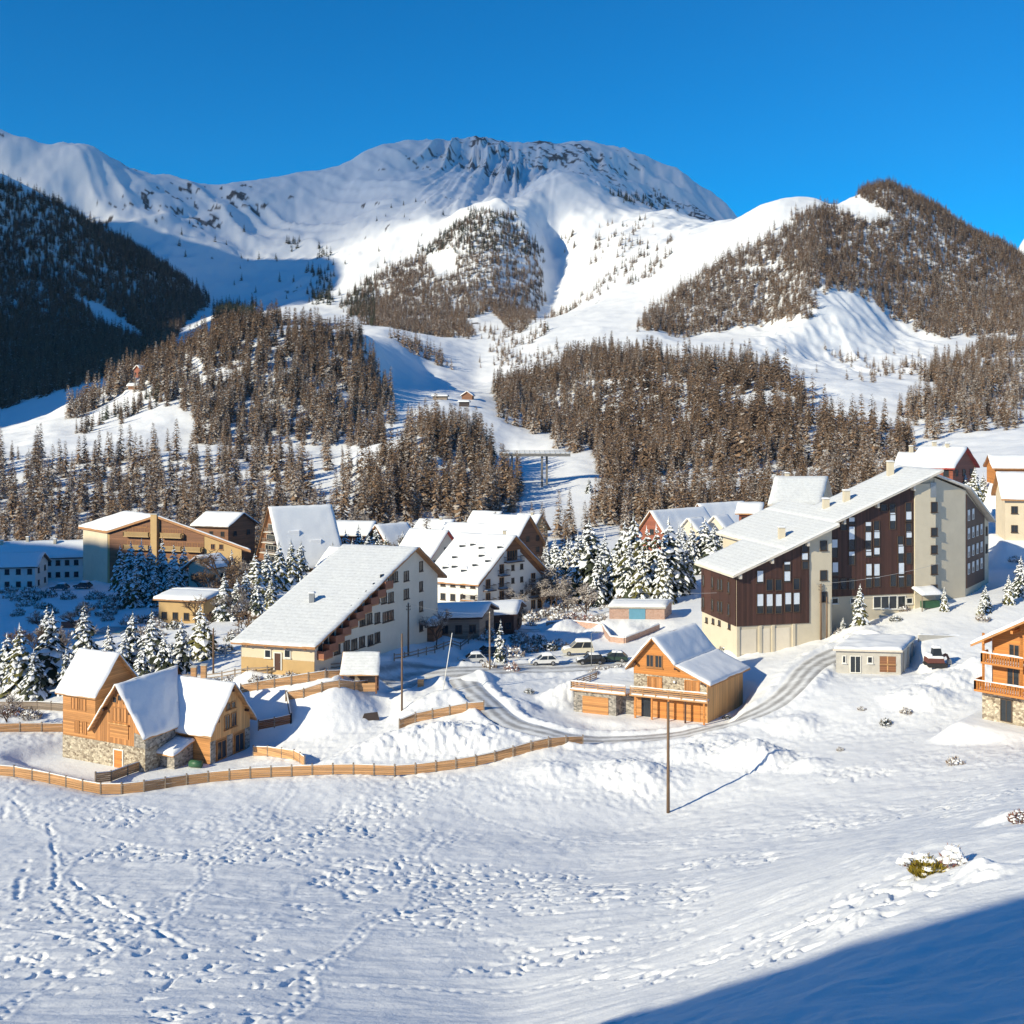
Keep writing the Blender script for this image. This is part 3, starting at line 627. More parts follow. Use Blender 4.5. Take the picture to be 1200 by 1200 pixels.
    mb.slab([(a[0].x, a[0].y, -27.2), (a[1].x, a[1].y, -27.2), (a[2].x, a[2].y, -26.5), (a[3].x, a[3].y, -26.5)], .15)
    po = mb.build('porch_roof', M['metal'], o); mb = MB(); mb.grid_snow((a[0].x, a[0].y, -27.2), (a[1].x, a[1].y, -27.2), (a[2].x, a[2].y, -26.5), (a[3].x, a[3].y, -26.5), .35); mb.build('snow_cover', M['snow'], po, True)
    mb = MB()
    for s in (29.1, 32.5): mb.beam(on_wall(Wt, s, -30, 2.5), on_wall(Wt, s, -27.3, 2.5), .12)
    mb.build('porch_post', M['grey_wood'], o)
    mb = MB(); wbox(mb, Wt, 29.4, 32.2, -29.2, -28.2, 1.6, 2.3); mb.build('green_panel', M['green'], o)
    return o
apartment_block()

# ================================================================== long building with the single pitched roof
def lodge():
    A, B, Cc, D = (-35.7, 145), (-25.5, 142.0), (-14.7, 163.4), (-24.9, 166.4); E, E2 = (-11.5, 169.8), (-21.7, 172.6)
    o = thing('holiday_lodge', (-25, 154, -34), 'white lodge with one long snow roof rising from its low front and red stepped balconies', 'lodge')
    mb = MB(); mb.prism([A, B, Cc, E, E2, D], -38, [-30.3, -30.3, -20.7, -25.4, -25.4, -20.7], cap=False); mb.build('wall', M['greywhite'], o)
    WF, WR, WE = (A, B), (B, Cc), (Cc, E)
    ux, uy = 10.2 / 10.63, -3 / 10.63; vx, vy = 10.8 / 23.97, 21.4 / 23.97
    def Q(s, t):
        z = -30.3 + t * 9.6 / 23.97 if t <= 23.97 else -20.7 - (t - 23.97) * .66
        return (A[0] + ux * s + vx * t, A[1] + uy * s + vy * t, z + .25)
    roof_of(o, [[Q(-.8, -1.1), Q(11.4, -1.1), Q(11.4, 24.0), Q(-.8, 24.0)]], 'woodtrim', 'thinsnow', .3, .2, cell=.45, rough=.03)
    mb = MB(); mb.slab([Q(-.8, 24.03), Q(11.6, 24.03), Q(11.6, 32.2), Q(-.8, 32.2)], .3); r2 = mb.build('rear_roof', M['woodtrim'], o)
    mb = MB(); mb.grid_snow(Q(-.8, 32.2), Q(11.6, 32.2), Q(11.6, 24.05), Q(-.8, 24.05), .25); mb.build('snow_cover', M['roofsnow'], r2, True)
    mb = MB(); wbox(mb, WF, -.02, 10.6, -38, -32.6, -.02, .07); mb.build('base_course', M['ochre'], o)
    mb = MB(); wbox(mb, WF, .02, 10.6, -32.59, -30.35, -.02, .05); mb.build('front_render', M['cream'], o)
    for px in (314, 337): pwindow(o, off(WF, .07), px, 766, .75, .9, frame='frame_white', mull=0)
    s, _ = wall_uv(WF, 326, 770); door(o, off(WF, .08), s, -34.0, .9, 2.2, 'brown_wood')
    for k in range(4):
        s = 1.0 + k * 2.8; mb = MB(); wbox(mb, WF, s, s + .3, -31.0, -30.4, .05, .85); mb.build('roof_bracket', M['woodtrim'], o)
    k = 0
    for px, py in ((449, 684), (440.5, 694), (432, 703), (423.5, 712), (415, 720), (407, 729), (399, 738), (391, 747), (383.5, 757), (377, 765)):
        s, z = wall_uv(WR, px, py); mb = MB(); wbox(mb, WR, s - 1.0, s + 1.0, z - .55, z + .45, .95, 1.08); wbox(mb, WR, s - 1.0, s - .93, z - .55, z + .45, -.02, .95)
        b = mb.build('balcony_front', M['reed'], o)
        mb = MB(); wbox(mb, WR, s - .98, s + .98, z - .72, z - .56, -.02, 1.06); mb.build('balcony_floor', M['woodtrim'], b)
        mb = MB(); wbox(mb, WR, s - .8, s + .1, z - .5, z + 1.4, -.02, .04); mb.build('balcony_door', M['pane'], b)
    mb = MB()     # sloping fascia under the roof edge
    for px, py in ((458, 676), (463, 676), (476, 675), (441.5, 701), (450, 701), (458, 700), (476, 696), (414, 729), (424.7, 727), (432.7, 725), (442, 724), (451.3, 723), (458, 721), (395, 760), (406, 757), (415, 755), (424, 752), (434, 750), (442, 747)):
        pwindow(o, WR, px, py, 1.2, 1.35, frame='frame_dark', fw=.06)
    for z in (-24, -27, -30, -33): window(o, WE, 2.2, z + .4, .8, 1.3, frame='frame_dark')
    chimney(o, *Q(4.5, 8.5)[:2], Q(4.5, 8.5)[2] - .3, Q(4.5, 8.5)[2] + 1.3, .7, 'metal', snow=True)
    PADS.append((-24.5, 156, ux, uy, 5.2, 14, -34.6, 9))
lodge()

# ================================================================== left chalet: three wings, larch boards above rubble stone
def chalet_left():
    u, v = (.902, -.431), (.431, .902); ox, oy, zb = -53.4, 130.6, -41.3
    P = lambda s, t: (ox + u[0] * s + v[0] * t, oy + u[1] * s + v[1] * t)
    Z = lambda s, t, h: (*P(s, t), zb + h)
    o = thing('timber_chalet', (*P(9, 5), zb), 'golden timber chalet with three steep snow roofs above a rubble stone base', 'chalet')
    # tower wing, ridge along the front
    mb = MB(); mb.prism([P(0, 0), P(5.2, 0), P(5.2, 3.2), P(5.2, 6.4), P(0, 6.4), P(0, 3.2)], zb + 2.7, [zb + h for h in (8.2, 8.2, 12, 8.2, 8.2, 12)], cap=False); mb.build('tower_wall', M['larch_wood'], o)
    mb = MB(); mb.prism([P(5.2, 0), P(9.05, 0), P(12.9, 0), P(12.9, 9.5), P(9.05, 9.5), P(5.2, 9.5)], zb + 2.7, [zb + h for h in (4.4, 9.5, 4.4, 4.4, 9.5, 4.4)], cap=False); mb.build('gable_wall', M['larch_upright'], o)
    mb = MB(); mb.prism([P(12.92, 5.35), P(17.7, 5.35), P(17.7, 8.9), P(17.7, 12.45), P(8, 12.45), P(8, 9.6), P(12.92, 9.6)], zb - 2, [zb + h for h in (4.0, 4.0, 8.5, 4.0, 4.0, 7.6, 7.6)], cap=False); mb.build('wing_wall', M['larch_wood'], o)
    mb = MB(); mb.prism([P(0, -.06), P(12.95, -.06), P(12.95, 9.4), P(0, 6.5)], zb - 3, zb + 2.7); mb.build('stone_base', M['stone'], o)
    mb = MB(); mb.prism([P(11.3, -.08), P(13.0, -.08), P(13.0, 5.3), P(11.3, 2)], zb + 2.705, [zb + 4.3, zb + 4.0, zb + 4.0, zb + 4.3]); mb.build('stone_corner', M['greystone'], o)
    WF, WR = (P(0, 0), P(12.9, 0)), (P(17.7, 5.35), P(17.7, 12.45))
    mb = MB()
    A, B, T = on_wall(WR, .0, zb + 2.6, .05), on_wall(WR, 7.1, zb + 2.6, .05), on_wall(WR, 3.55, zb + 8.45, .05)
    a2, b2 = on_wall(WR, 0, zb + 4.0, .05), on_wall(WR, 7.1, zb + 4.0, .05); sh = on_wall(WR, 0, 0, 0) - on_wall(WR, 0, 0, .06)
    f = [A, B, b2, T, a2]; mb.hexa([p + sh for p in f], f); mb.build('gable_boarding', M['pale_wood'], o)
    for s0, s1 in ((0, .9), (2.9, 3.9), (6.2, 7.1)): mb = MB(); wbox(mb, WR, s0, s1, zb - 2, zb + 2.59, -.02, .05); mb.build('stone_pier', M['greystone'], o)
    # roofs
    k = (12 - 8.2) / 3.2
    tower = [[Z(-.7, -.55, 8.2 - .55 * k + .2), Z(5.75, -.55, 8.2 - .55 * k + .2), Z(5.75, 3.2, 12.2), Z(-.7, 3.2, 12.2)],
             [Z(5.75, 6.95, 8.2 - .55 * k + .2), Z(-.7, 6.95, 8.2 - .55 * k + .2), Z(-.7, 3.2, 12.2), Z(5.75, 3.2, 12.2)]]
    kg = (9.5 - 4.4) / 3.85
    gab = [[Z(8.99, 9.6, 9.7), Z(8.99, -.7, 9.7), Z(4.7, -.7, 4.4 - .5 * kg + .2), Z(4.7, 9.6, 4.4 - .5 * kg + .2)],
           [Z(13.35, -.7, 4.4 - .45 * kg + .2), Z(13.35, 4.9, 4.4 - .45 * kg + .2), Z(9.05, 9.4, 9.7), Z(9.05, -.7, 9.7)]]
    km = (8.5 - 4.0) / 3.55
    main = [[Z(12.3, 4.75, 4.0 - .6 * km + .2), Z(18.35, 4.75, 4.0 - .6 * km + .2), Z(18.35, 8.9, 8.72), Z(9.2, 8.9, 8.72)],
            [Z(18.35, 13.05, 4.0 - .6 * km + .2), Z(7.4, 13.05, 4.0 - .6 * km + .2), Z(7.4, 8.9, 8.72), Z(18.35, 8.9, 8.72)]]
    for nm, pl in (('tower', tower), ('gable', gab), ('wing', main)): roof_of(o, pl, 'fence_wood', 'snow', .2, .3, cell=.35, rough=.08)
    # purlin ends and verge boards under the front gable
    for hgt, s in ((9.2, 9.05), (6.6, 7.05), (6.6, 11.05)): mb = MB(); mb.beam(on_wall(WF, s, zb + hgt, -.2), on_wall(WF, s, zb + hgt, .68), .22, .26); mb.build('purlin', M['brown_wood'], o)
    for s, t in ((3.55, 8.1), (.9, 5.1), (6.2, 5.1)): mb = MB(); mb.beam(on_wall(WR, s, zb + t - .25, -.2), on_wall(WR, s, zb + t - .25, .6), .2, .24); mb.build('purlin', M['brown_wood'], o)
    # openings
    for s in (1.9, 3.2): window(o, WF, s, zb + 6.6, .9, 1.3, frame='frame_wood', pane='larch_upright', sill=False, name='shutter')
    for s in (2.3, 3.5): window(o, WF, s, zb + 3.9, .55, 1.3, frame='frame_wood', pane='larch_upright', sill=False, name='shutter')
    for s in (8.3, 9.1, 9.9): window(o, WF, s, zb + 7.75 + (.3 if s == 9.1 else 0), .55, .6, frame='frame_wood', mull=0, sill=False)
    for s in (8.5, 9.6): window(o, WF, s, zb + 6.1, .9, 1.5, frame='frame_wood', pane='larch_upright', sill=False, name='shutter')
    mb = MB(); wbox(mb, WF, 7.6, 10.4, zb + 3.4, zb + 5.0, .0, .09); mb.build('loft_doors', M['larch_wood'], o)
    mb = MB(); wbox(mb, WF, 7.5, 10.5, zb + 5.0, zb + 5.12, .0, .3); mb.build('door_ledge', M['pale_wood'], o)
    Wst = (P(0, -.06), P(12.95, -.06)); s, _ = wall_uv(Wst, 139, 890); door(o, Wst, s, zb - .1, 1.25, 2.1, 'orange_wood')
    for s, w in ((2.9, .8), (4.1, .8)): window(o, off(WR, .05), s, zb + 4.2, w, 1.5, frame='frame_wood')
    for s in (3.1, 4.0): window(o, off(WR, .05), s, zb + 6.0, .6, .6, frame='frame_wood', mull=0)
    for s in (1.9, 5.1): window(o, off(WR, .05), s, zb + 1.2, 1.5, 2.0, frame='frame_wood', sill=False, mull=1)
    # stone lean-to with its own snow roof
    mb = MB(); mb.prism([P(13.0, 2.2), P(15.2, 2.2), P(15.2, 5.3), P(13.0, 5.3)], zb - 2, [zb + 1.7, zb + 1.7, zb + 2.4, zb + 2.4]); lt = mb.build('lean_to', M['greystone'], o)
    mb = MB(); pl = [Z(12.75, 1.7, 1.7), Z(15.5, 1.7, 1.7), Z(15.5, 5.3, 2.6), Z(12.75, 5.3, 2.6)]; mb.slab(pl, .15); mb.build('lean_to_roof', M['fence_wood'], lt)
    mb = MB(); mb.grid_snow(*pl, .4, cell=.3); mb.build('snow_cover', M['snow'], lt, True)
    for s, t, h in ((11.4, 9.7, 1.5), (13.3, 9.3, 2.0)): chimney(o, *P(s, t), zb + 7.6, zb + 8.6 + h - .3, .62, 'fence_wood', snow=False)
    for s, t in ((13.6, 7.2), (15.6, 7.1)):      # roof windows showing through the snow
        hz = lambda tt: 4.0 + (tt - 5.35) * km + .2 + .42; mb = MB()
        mb.slab([Z(s, t, hz(t)), Z(s + .75, t, hz(t)), Z(s + .75, t + .7, hz(t + .7)), Z(s, t + .7, hz(t + .7))], .12); mb.build('roof_window', M['pane'], o)
    PADS.append((*P(9, 4), u[0], u[1], 10.5, 7.5, zb, 3.5))
    tb = MB(); c = P(16.9, 3.9); tb.cyl((c[0] - .7, c[1], zb + .45), (c[0] + .7, c[1] - .3, zb + .45), .42, .42, 12)
    t = tb.build('water_tank', M['green'], None, True, (c[0], c[1], zb)); tag(t, 'dark green round tank lying beside the stone lean-to of the chalet', 'tank')
chalet_left()

# ================================================================== centre chalet on its stone terrace
def chalet_mid():
    u, v = (.927, -.375), (.6, .8); ox, oy, zb = 8.6, 140.4, -38.3
    P = lambda s, t: (ox + u[0] * s + v[0] * t, oy + u[1] * s + v[1] * t)
    Z = lambda s, t, h: (*P(s, t), zb + h)
    o = thing('terrace_chalet', (*P(10, 4), zb), 'orange timber chalet with a snowy terrace and garage, standing by the bend of the lane', 'chalet')
    Dp = 10.0
    foot = [P(7.2, 0), P(9.84, 0), P(12.75, 0), P(16.4, 0), P(16.4, Dp), P(12.75, Dp), P(9.84, Dp), P(7.2, Dp)]
    hs = [6.6, 9.8, 6.6, 4.95, 4.95, 6.6, 9.8, 6.6]
    mb = MB(); mb.prism(foot, zb + 2.9, [zb + h for h in hs], cap=False); mb.build('upper_wall', M['stone'], o)
    mb = MB(); mb.prism([P(7.2, -.02), P(16.42, -.02), P(16.42, Dp), P(7.2, Dp)], zb - 3, zb + 2.9); mb.build('lower_wall', M['larch_wood'], o)
    mb = MB(); mb.prism([P(16.43, -.06), P(16.5, -.06), P(16.5, Dp), P(16.43, Dp)], zb - 3, zb + 4.9); mb.build('side_boarding', M['pale_wood'], o)
    WF = (P(0, 0), P(16.4, 0))
    # orange boarding in the gable
    f = [on_wall(WF, 7.2, zb + 5.3, .05), on_wall(WF, 15.6, zb + 5.2, .05), on_wall(WF, 12.75, zb + 6.55, .05), on_wall(WF, 9.84, zb + 9.75, .05), on_wall(WF, 7.2, zb + 6.55, .05)]
    sh = on_wall(WF, 0, 0, 0) - on_wall(WF, 0, 0, .06); mb = MB(); mb.hexa([p + sh for p in f], f); mb.build('gable_boarding', M['orange_wood'], o)
    ov = .75
    k1, k2, k3 = (9.8 - 6.6) / 2.64, (9.8 - 6.6) / 2.91, (6.6 - 4.95) / 3.65
    e = .22
    planes = [[Z(6.5, Dp + .6, 6.6 - .7 * k1 + e), Z(6.5, -ov, 6.6 - .7 * k1 + e), Z(9.84, -ov, 9.8 + e), Z(9.84, Dp + .6, 9.8 + e)],
              [Z(12.75, -ov, 6.6 + e), Z(12.75, Dp + .6, 6.6 + e), Z(9.86, Dp + .6, 9.8 + e), Z(9.86, -ov, 9.8 + e)],
              [Z(17.2, -ov, 4.95 - .8 * k3 + e), Z(17.2, Dp + .6, 4.95 - .8 * k3 + e), Z(12.77, Dp + .6, 6.6 + e), Z(12.77, -ov, 6.6 + e)]]
    roof_of(o, planes, 'larch_wood', 'snow', .24, .3, cell=.35, rough=.05)
    for s, h in ((9.84, 9.5), (7.5, 6.7), (12.6, 6.5), (15.9, 5.0)): mb = MB(); mb.beam(on_wall(WF, s, zb + h - .1, -.1), on_wall(WF, s, zb + h - .1, .72), .22, .26); mb.build('purlin', M['brown_wood'], o)
    for s in (9.3, 10.4): window(o, off(WF, .05), s, zb + 7.0, .8, 1.4, frame='frame_wood')
    for s in (9.9, 14.6): window(o, off(WF, .005), s, zb + 4.25, 1.7, 1.4, frame='orange_wood', pane='larch_upright', name='shutter', sill=False)
    mb = MB(); c = on_wall(WF, 12.4, zb + 4.7, .12); mb.cyl(c, on_wall(WF, 12.4, zb + 4.7, .28), .16, n=10); mb.build('wall_lamp', M['lampglass'], o)
    # lower floor: doors between posts, deck in front with rail
    for k, s in enumerate((8.2, 10.2, 12.3, 14.4)):
        mb = MB(); wbox(mb, WF, s, s + 1.2, zb, zb + 2.3, .03, .08); d = mb.build('lower_door', M['pane' if k == 0 else 'orange_wood'], o)
    for s in (7.6, 9.7, 11.8, 13.9, 16.2): mb = MB(); wbox(mb, WF, s, s + .2, zb - 1, zb + 2.75, 1.0, 1.2); mb.build('deck_post', M['brown_wood' if s == 13.9 else 'orange_wood'], o)
    mb = MB(); wbox(mb, WF, 7.0, 16.8, zb + 2.72, zb + 2.9, .0, 1.35); mb.build('deck', M['fence_wood'], o)
    mb = MB(); q = [on_wall(WF, a, zb + 2.9, b) for a, b in ((7.05, 1.3), (16.75, 1.3), (16.75, .05), (7.05, .05))]; mb.grid_snow(*q, .16, cell=.3, rough=.03); mb.build('deck_snow', M['snow'], o, True)
    # garage with its flat roof as terrace
    mb = MB(); mb.prism([P(0, -1.3), P(5.6, -1.3), P(5.6, 4.5), P(0, 4.5)], zb - 3, zb + 2.72); g = mb.build('garage', M['greystone'], o)
    mb = MB(); mb.prism([P(5.61, .2), P(7.18, .2), P(7.18, 4.5), P(5.61, 4.5)], zb - 3, zb + 2.7); mb.build('link_wall', M['greystone'], o)
    WG = (P(0, -1.3), P(5.6, -1.3)); mb = MB(); wbox(mb, WG, 1.2, 4.6, zb - .2, zb + 2.15, -.02, .06); mb.build('garage_door', M['larch_wood'], g)
    mb = MB(); mb.prism([P(-.3, -1.7), P(7.0, -1.7), P(7.0, 4.8), P(-.3, 4.8)], zb + 2.722, zb + 2.9); mb.build('terrace_slab', M['fence_wood'], o)
    mb = MB(); mb.grid_snow(Z(-.25, -1.65, 2.9), Z(6.95, -1.65, 2.9), Z(6.95, 4.75, 2.9), Z(-.25, 4.75, 2.9), .3, cell=.35, rough=.08); mb.build('terrace_snow', M['snow'], o, True)
    # railing: posts, boards, snow on the handrail
    def rail(path, h=1.0):
        mb, sn = MB(), MB()
        for a, b in zip(path, path[1:]):
            a, b = Vector(a), Vector(b); n = max(1, round((b - a).length / 1.6))
            for j in range(n + 1):
                c = a.lerp(b, j / n); mb.beam(c, c + Vector((0, 0, h)), .11)
            for zz in (.3, .55, .78): mb.beam(a + Vector((0, 0, zz)), b + Vector((0, 0, zz)), .035, .13)
            mb.beam(a + Vector((0, 0, h)), b + Vector((0, 0, h)), .16, .06)
            w = (b - a).cross(Vector((0, 0, 1))).normalized() * .11; up = Vector((0, 0, h + .035))
            sn.grid_snow(a + w + up, b + w + up, b - w + up, a - w + up, .15, cell=.25, rough=.05)
        r = mb.build('railing', M['fence_wood'], o); sn.build('rail_snow', M['snow'], r, True)
    rail([Z(-.2, 4.4, 2.9), Z(-.2, -1.55, 2.9), Z(6.9, -1.55, 2.9)]); rail([(*on_wall(WF, 7.1, 0, 1.28)[:2], zb + 2.9), (*on_wall(WF, 16.7, 0, 1.28)[:2], zb + 2.9)])
    PADS.append((*P(10, 4), u[0], u[1], 7.5, 6.0, zb, 2.5)); PADS.append((*P(3, -1), u[0], u[1], 3.5, 2.2, zb, 2.5))
chalet_mid()

# ================================================================== right chalet, cut by the edge of the picture
def chalet_right():
    a = math.radians(-44); u, v = rc(a), rc(a + math.pi / 2); ox, oy, zb = 48.4, 112.6, -31.6
    P = lambda s, t: (ox + u[0] * s + v[0] * t, oy + u[1] * s + v[1] * t); Z = lambda s, t, h: (*P(s, t), zb + h)
    o = thing('balcony_chalet', (*P(7, 5), zb), 'orange chalet with two wooden balconies above a stone ground floor, cut by the picture edge', 'chalet')
    Lw, D = 12.4, 10.0
    mb = MB(); mb.prism([P(.8, 0), P(Lw / 2, 0), P(Lw - .8, 0), P(Lw - .8, D), P(Lw / 2, D), P(.8, D)], zb + 3.0, [zb + h for h in (8.4, 11.6, 8.4, 8.4, 11.6, 8.4)], cap=False); mb.build('upper_wall', M['orange_wood'], o)
    mb = MB(); mb.prism([P(0, -.5), P(Lw, -.5), P(Lw, D), P(0, D)], zb - 3, zb + 3.0); mb.build('stone_floor', M['stone'], o)
    k = 3.2 / (Lw / 2 - .8)
    zo = 11.6 - k * (Lw / 2 + .6) + .2
    roof_of(o, [[Z(-.6, D + .6, zo), Z(-.6, -2.0, zo), Z(Lw / 2, -2.0, 11.8), Z(Lw / 2, D + .6, 11.8)], [Z(Lw + .6, -2.0, zo), Z(Lw + .6, D + .6, zo), Z(Lw / 2 + .02, D + .6, 11.8), Z(Lw / 2 + .02, -2.0, 11.8)]], 'larch_wood', 'snow', .26, .3, cell=.35)
    WF, WS, WL = (P(0, 0), P(Lw, 0)), (P(0, -.5), P(Lw, -.5)), (P(.8, D), P(.8, 0))
    def wood_balcony(s0, s1, z, dep):
        mb = MB(); wbox(mb, WF, s0, s1, zb + z - .2, zb + z, -.02, dep); b = mb.build('balcony', M['orange_wood'], o)
        mb = MB(); pts = [(s0 + .06, 0), (s0 + .06, dep - .06), (s1 - .06, dep - .06)]
        for (a0, b0), (a1, b1) in zip(pts, pts[1:]):
            p, q = on_wall(WF, a0, zb + z, b0), on_wall(WF, a1, zb + z, b1); n = max(2, int((q - p).length / .24))
            for j in range(n + 1): c = p.lerp(q, j / n); mb.beam(c, c + Vector((0, 0, .85)), .16, .03)
            mb.beam(p + Vector((0, 0, .92)), q + Vector((0, 0, .92)), .14, .1)
        mb.build('railing', M['orange_wood'], b); mb = MB()
        p, q = on_wall(WF, s0, zb + z + .97, dep + .05), on_wall(WF, s1, zb + z + .97, dep + .05); w = on_wall(WF, 0, 0, 0) - on_wall(WF, 0, 0, .2)
        mb.grid_snow(p, q, q + w, p + w, .14, cell=.25); mb.grid_snow(*[on_wall(WF, a1, zb + z, b1) for a1, b1 in ((s0 + .2, dep - .2), (s1 - .2, dep - .2), (s1 - .2, .1), (s0 + .2, .1))], .2, cell=.3); mb.build('snow', M['snow'], b, True)
    wood_balcony(-.3, Lw, 3.25, 1.9); wood_balcony(.3, 4.4, 6.1, 1.7)
    for s in (.5, 4.2): mb = MB(); mb.beam(on_wall(WF, s, zb + 3.2, 1.5), on_wall(WF, s, zb + 9.0, 1.5), .2); mb.build('balcony_post', M['orange_wood'], o)
    for s, h in ((.6, 8.3), (3.4, 9.7), (Lw / 2, 11.4)): mb = MB(); mb.beam(on_wall(WF, s, zb + h - .2, -.2), on_wall(WF, s, zb + h - .2, 1.9), .24, .28); mb.build('purlin', M['orange_wood'], o)
    window(o, WF, 2.9, zb + 4.5, 1.1, 2.0, frame='frame_wood'); window(o, WF, 5.6, zb + 7.1, 1.6, 1.6, frame='frame_wood', pane='bluepane')
    window(o, WF, 5.0, zb + 9.4, .9, 1.3, frame='frame_wood'); window(o, WF, 3.0, zb + 7.0, .9, 1.8, frame='frame_wood')
    for s in (2.4, 5.0): window(o, WS, s, zb + 1.3, 1.0, 2.1, frame='frame_dark', sill=False)
    PADS.append((*P(7, 4), u[0], u[1], 8, 7, zb, 3.5))
chalet_right()

# ================================================================== flat roofed concrete shell
def bungalow():
    u = (.994, -.108); v = (.5, .866); ox, oy, zb = 41.3, 140.0, -33.6
    P = lambda s, t: (ox + u[0] * s + v[0] * t, oy + u[1] * s + v[1] * t)
    o = thing('concrete_bungalow', (*P(4, 3), zb), 'unfinished flat roofed concrete bungalow with open window holes below the brown block', 'bungalow')
    mb = MB(); mb.prism([P(0, 0), P(8, 0), P(8, 9), P(0, 9)], zb - 2, zb + 2.9); mb.build('wall', M['concrete'], o)
    mb = MB(); mb.prism([P(-.3, -.4), P(8.3, -.4), P(8.3, 9.3), P(-.3, 9.3)], zb + 2.904, zb + 3.15); r = mb.build('roof_slab', M['palefascia'], o)
    q = [(*P(a, b), zb + 3.15) for a, b in ((-.2, -.3), (8.2, -.3), (8.2, 9.2), (-.2, 9.2))]; mb = MB(); mb.grid_snow(*q, .35, cell=.4, rough=.12); mb.build('snow_cover', M['snow'], r, True)
    WF, WR = (P(0, 0), P(8, 0)), (P(8, 0), P(8, 9))
    window(o, WF, 2.4, zb + 1.2, 1.2, 2.0, frame='frame_white', sill=False); window(o, WF, 4.2, zb + 1.8, .5, .7, frame='frame_white', mull=0); window(o, WF, 1.0, zb + 1.8, .3, .8, frame='frame_white', mull=0)
    mb = MB(); wbox(mb, WF, 5.4, 7.4, zb + .3, zb + 2.3, -.02, .02); op = mb.build('open_bay', M['mid_wood'], o); mb = MB(); wbox(mb, WF, 5.4, 7.4, zb + 1.2, zb + 1.35, .0, .08); wbox(mb, WF, 6.3, 6.45, zb + .3, zb + 2.3, .0, .07); mb.build('prop', M['fence_wood'], op)
    for s in (1.4, 4.5, 7.4): mb = MB(); wbox(mb, WR, s, s + .25, zb - 1, zb + 2.85, .0, .2); mb.build('buttress', M['concrete'], o)
    PADS.append((*P(4, 4), u[0], u[1], 4.6, 5, zb, 2.0))
    a, b = P(8.6, 9.5), P(17, 13.5)      # retaining wall running on behind
    mb = MB(); n = Vector((-(b[1] - a[1]), b[0] - a[0], 0)).normalized() * .3
    mb.prism([a, b, (b[0] + n.x, b[1] + n.y), (a[0] + n.x, a[1] + n.y)], zb - 3, [zb + 3.4, zb + 2.6, zb + 2.6, zb + 3.4]); t = mb.build('retaining_wall', M['concrete'], None, loc=(*a, zb)); tag(t, 'pale concrete retaining wall behind the flat roofed bungalow', 'wall')
    mb = MB(); mb.grid_snow((*a, zb + 3.4), (*b, zb + 2.6), (b[0] + n.x, b[1] + n.y, zb + 2.6), (a[0] + n.x, a[1] + n.y, zb + 3.4), .25); mb.build('snow_cap', M['snow'], t, True)
bungalow()

# ================================================================== the other houses of the village
R42 = 42
h, P, Wl = house('alpine_hotel', 'white hotel with dark wooden balconies and a broad snowy roof behind the single pitched lodge', 'hotel', 502, 219.5, -41.5, -24.2, 11, 18, 8, 8, 'u', 'white', 'woodtrim', 'woodtrim', .9, .35,
      rows=(1.6, 4.4, 7.1, 9.7, 12.2), cols=(5, 0), gable=None, chim=((8.5, 10, 1.8),), vang=R42)
for z in (1.6, 4.4, 7.1, 9.7):
    for s in (2.6, 6.2, 14.8, 16.6):
        if z > 6 and s > 16: continue
        if z + 1.2 < 8 + 8 * (1 - abs(s - 9) / 9): window(h, Wl['R'], s, -41.5 + z, 1.0, 1.7, frame='frame_wood', sill=False)
    for s in (9.2, 11.6): window(h, Wl['R'], s, -41.5 + z, .6, .9)
for z in (3.2, 5.9, 8.5):
    for s0, s1 in ((1.3, 4.0), (5.2, 7.6), (13.6, 17.4)):
        if z + 2.3 < 8 + 8 * (1 - abs((s0 + s1) / 2 - 9) / 9): balcony(h, Wl['R'], s0, s1, -41.5 + z, 1.1, 'brown_wood')
balcony(h, Wl['R'], 6.8, 11.4, -41.5 + 11.0, 1.2, 'brown_wood'); window(h, Wl['R'], 9, -41.5 + 12.2, 2.6, 1.9, frame='frame_wood', mull=3, sill=False)
balcony(h, Wl['F'], 7.6, 10.8, -41.5 + 4.2, 1.0, 'woodtrim')
mb = MB()
for f in (((.1, 6.7), (6.8, 12.7), (6.8, 14.0), (.1, 8.05)), ((11.2, 12.7), (17.9, 6.7), (17.9, 8.05), (11.2, 14.0)), ((6.82, 13.2), (11.18, 13.2), (11.18, 14.0), (9, 15.9), (6.82, 14.0))):
    mb.hexa([on_wall(Wl['R'], s, -41.5 + z, -.02) for s, z in f], [on_wall(Wl['R'], s, -41.5 + z, .07) for s, z in f])
mb.build('gable_boarding', M['mid_wood'], h)
mb = MB(); wbox(mb, Wl['F'], -.3, 11.2, -41.5 + 7.0, -41.5 + 7.9, -.02, .2); mb.build('eaves_board', M['orange_wood'], h)
for r_ in range(5):      # snow guards and skylights half buried in the roof
    for c_ in range(3):
        if random.random() < .2: continue
        s, t = 2.2 + r_ * 1.9 + random.uniform(-.5, .5), 2.0 + c_ * 2.2 + (r_ % 2) * .6 + random.uniform(-.4, .4); zz = -41.5 + 8 + t * 8 / 9 + .5; x, y = P(s, t)
        mb = MB(); mb.grid_snow((x - .8, y - .4, zz - .15), (x + .8, y - .7, zz - .15), (x + .9, y + .3, zz + .3), (x - .7, y + .6, zz + .3), .3, cell=.3); sk = mb.build('roof_hatch', M['snow'], h, True)
        mb = MB(); mb.hexa([(x - .6, y - .75, zz - .6), (x + .7, y - 1.0, zz - .6), (x + .7, y - .5, zz - .5), (x - .6, y - .3, zz - .5)], [(x - .6, y - .75, zz - .32), (x + .7, y - 1.0, zz - .32), (x + .7, y - .5, zz - .15), (x - .6, y - .3, zz - .15)]); mb.build('hatch_glass', M['pane'], sk)

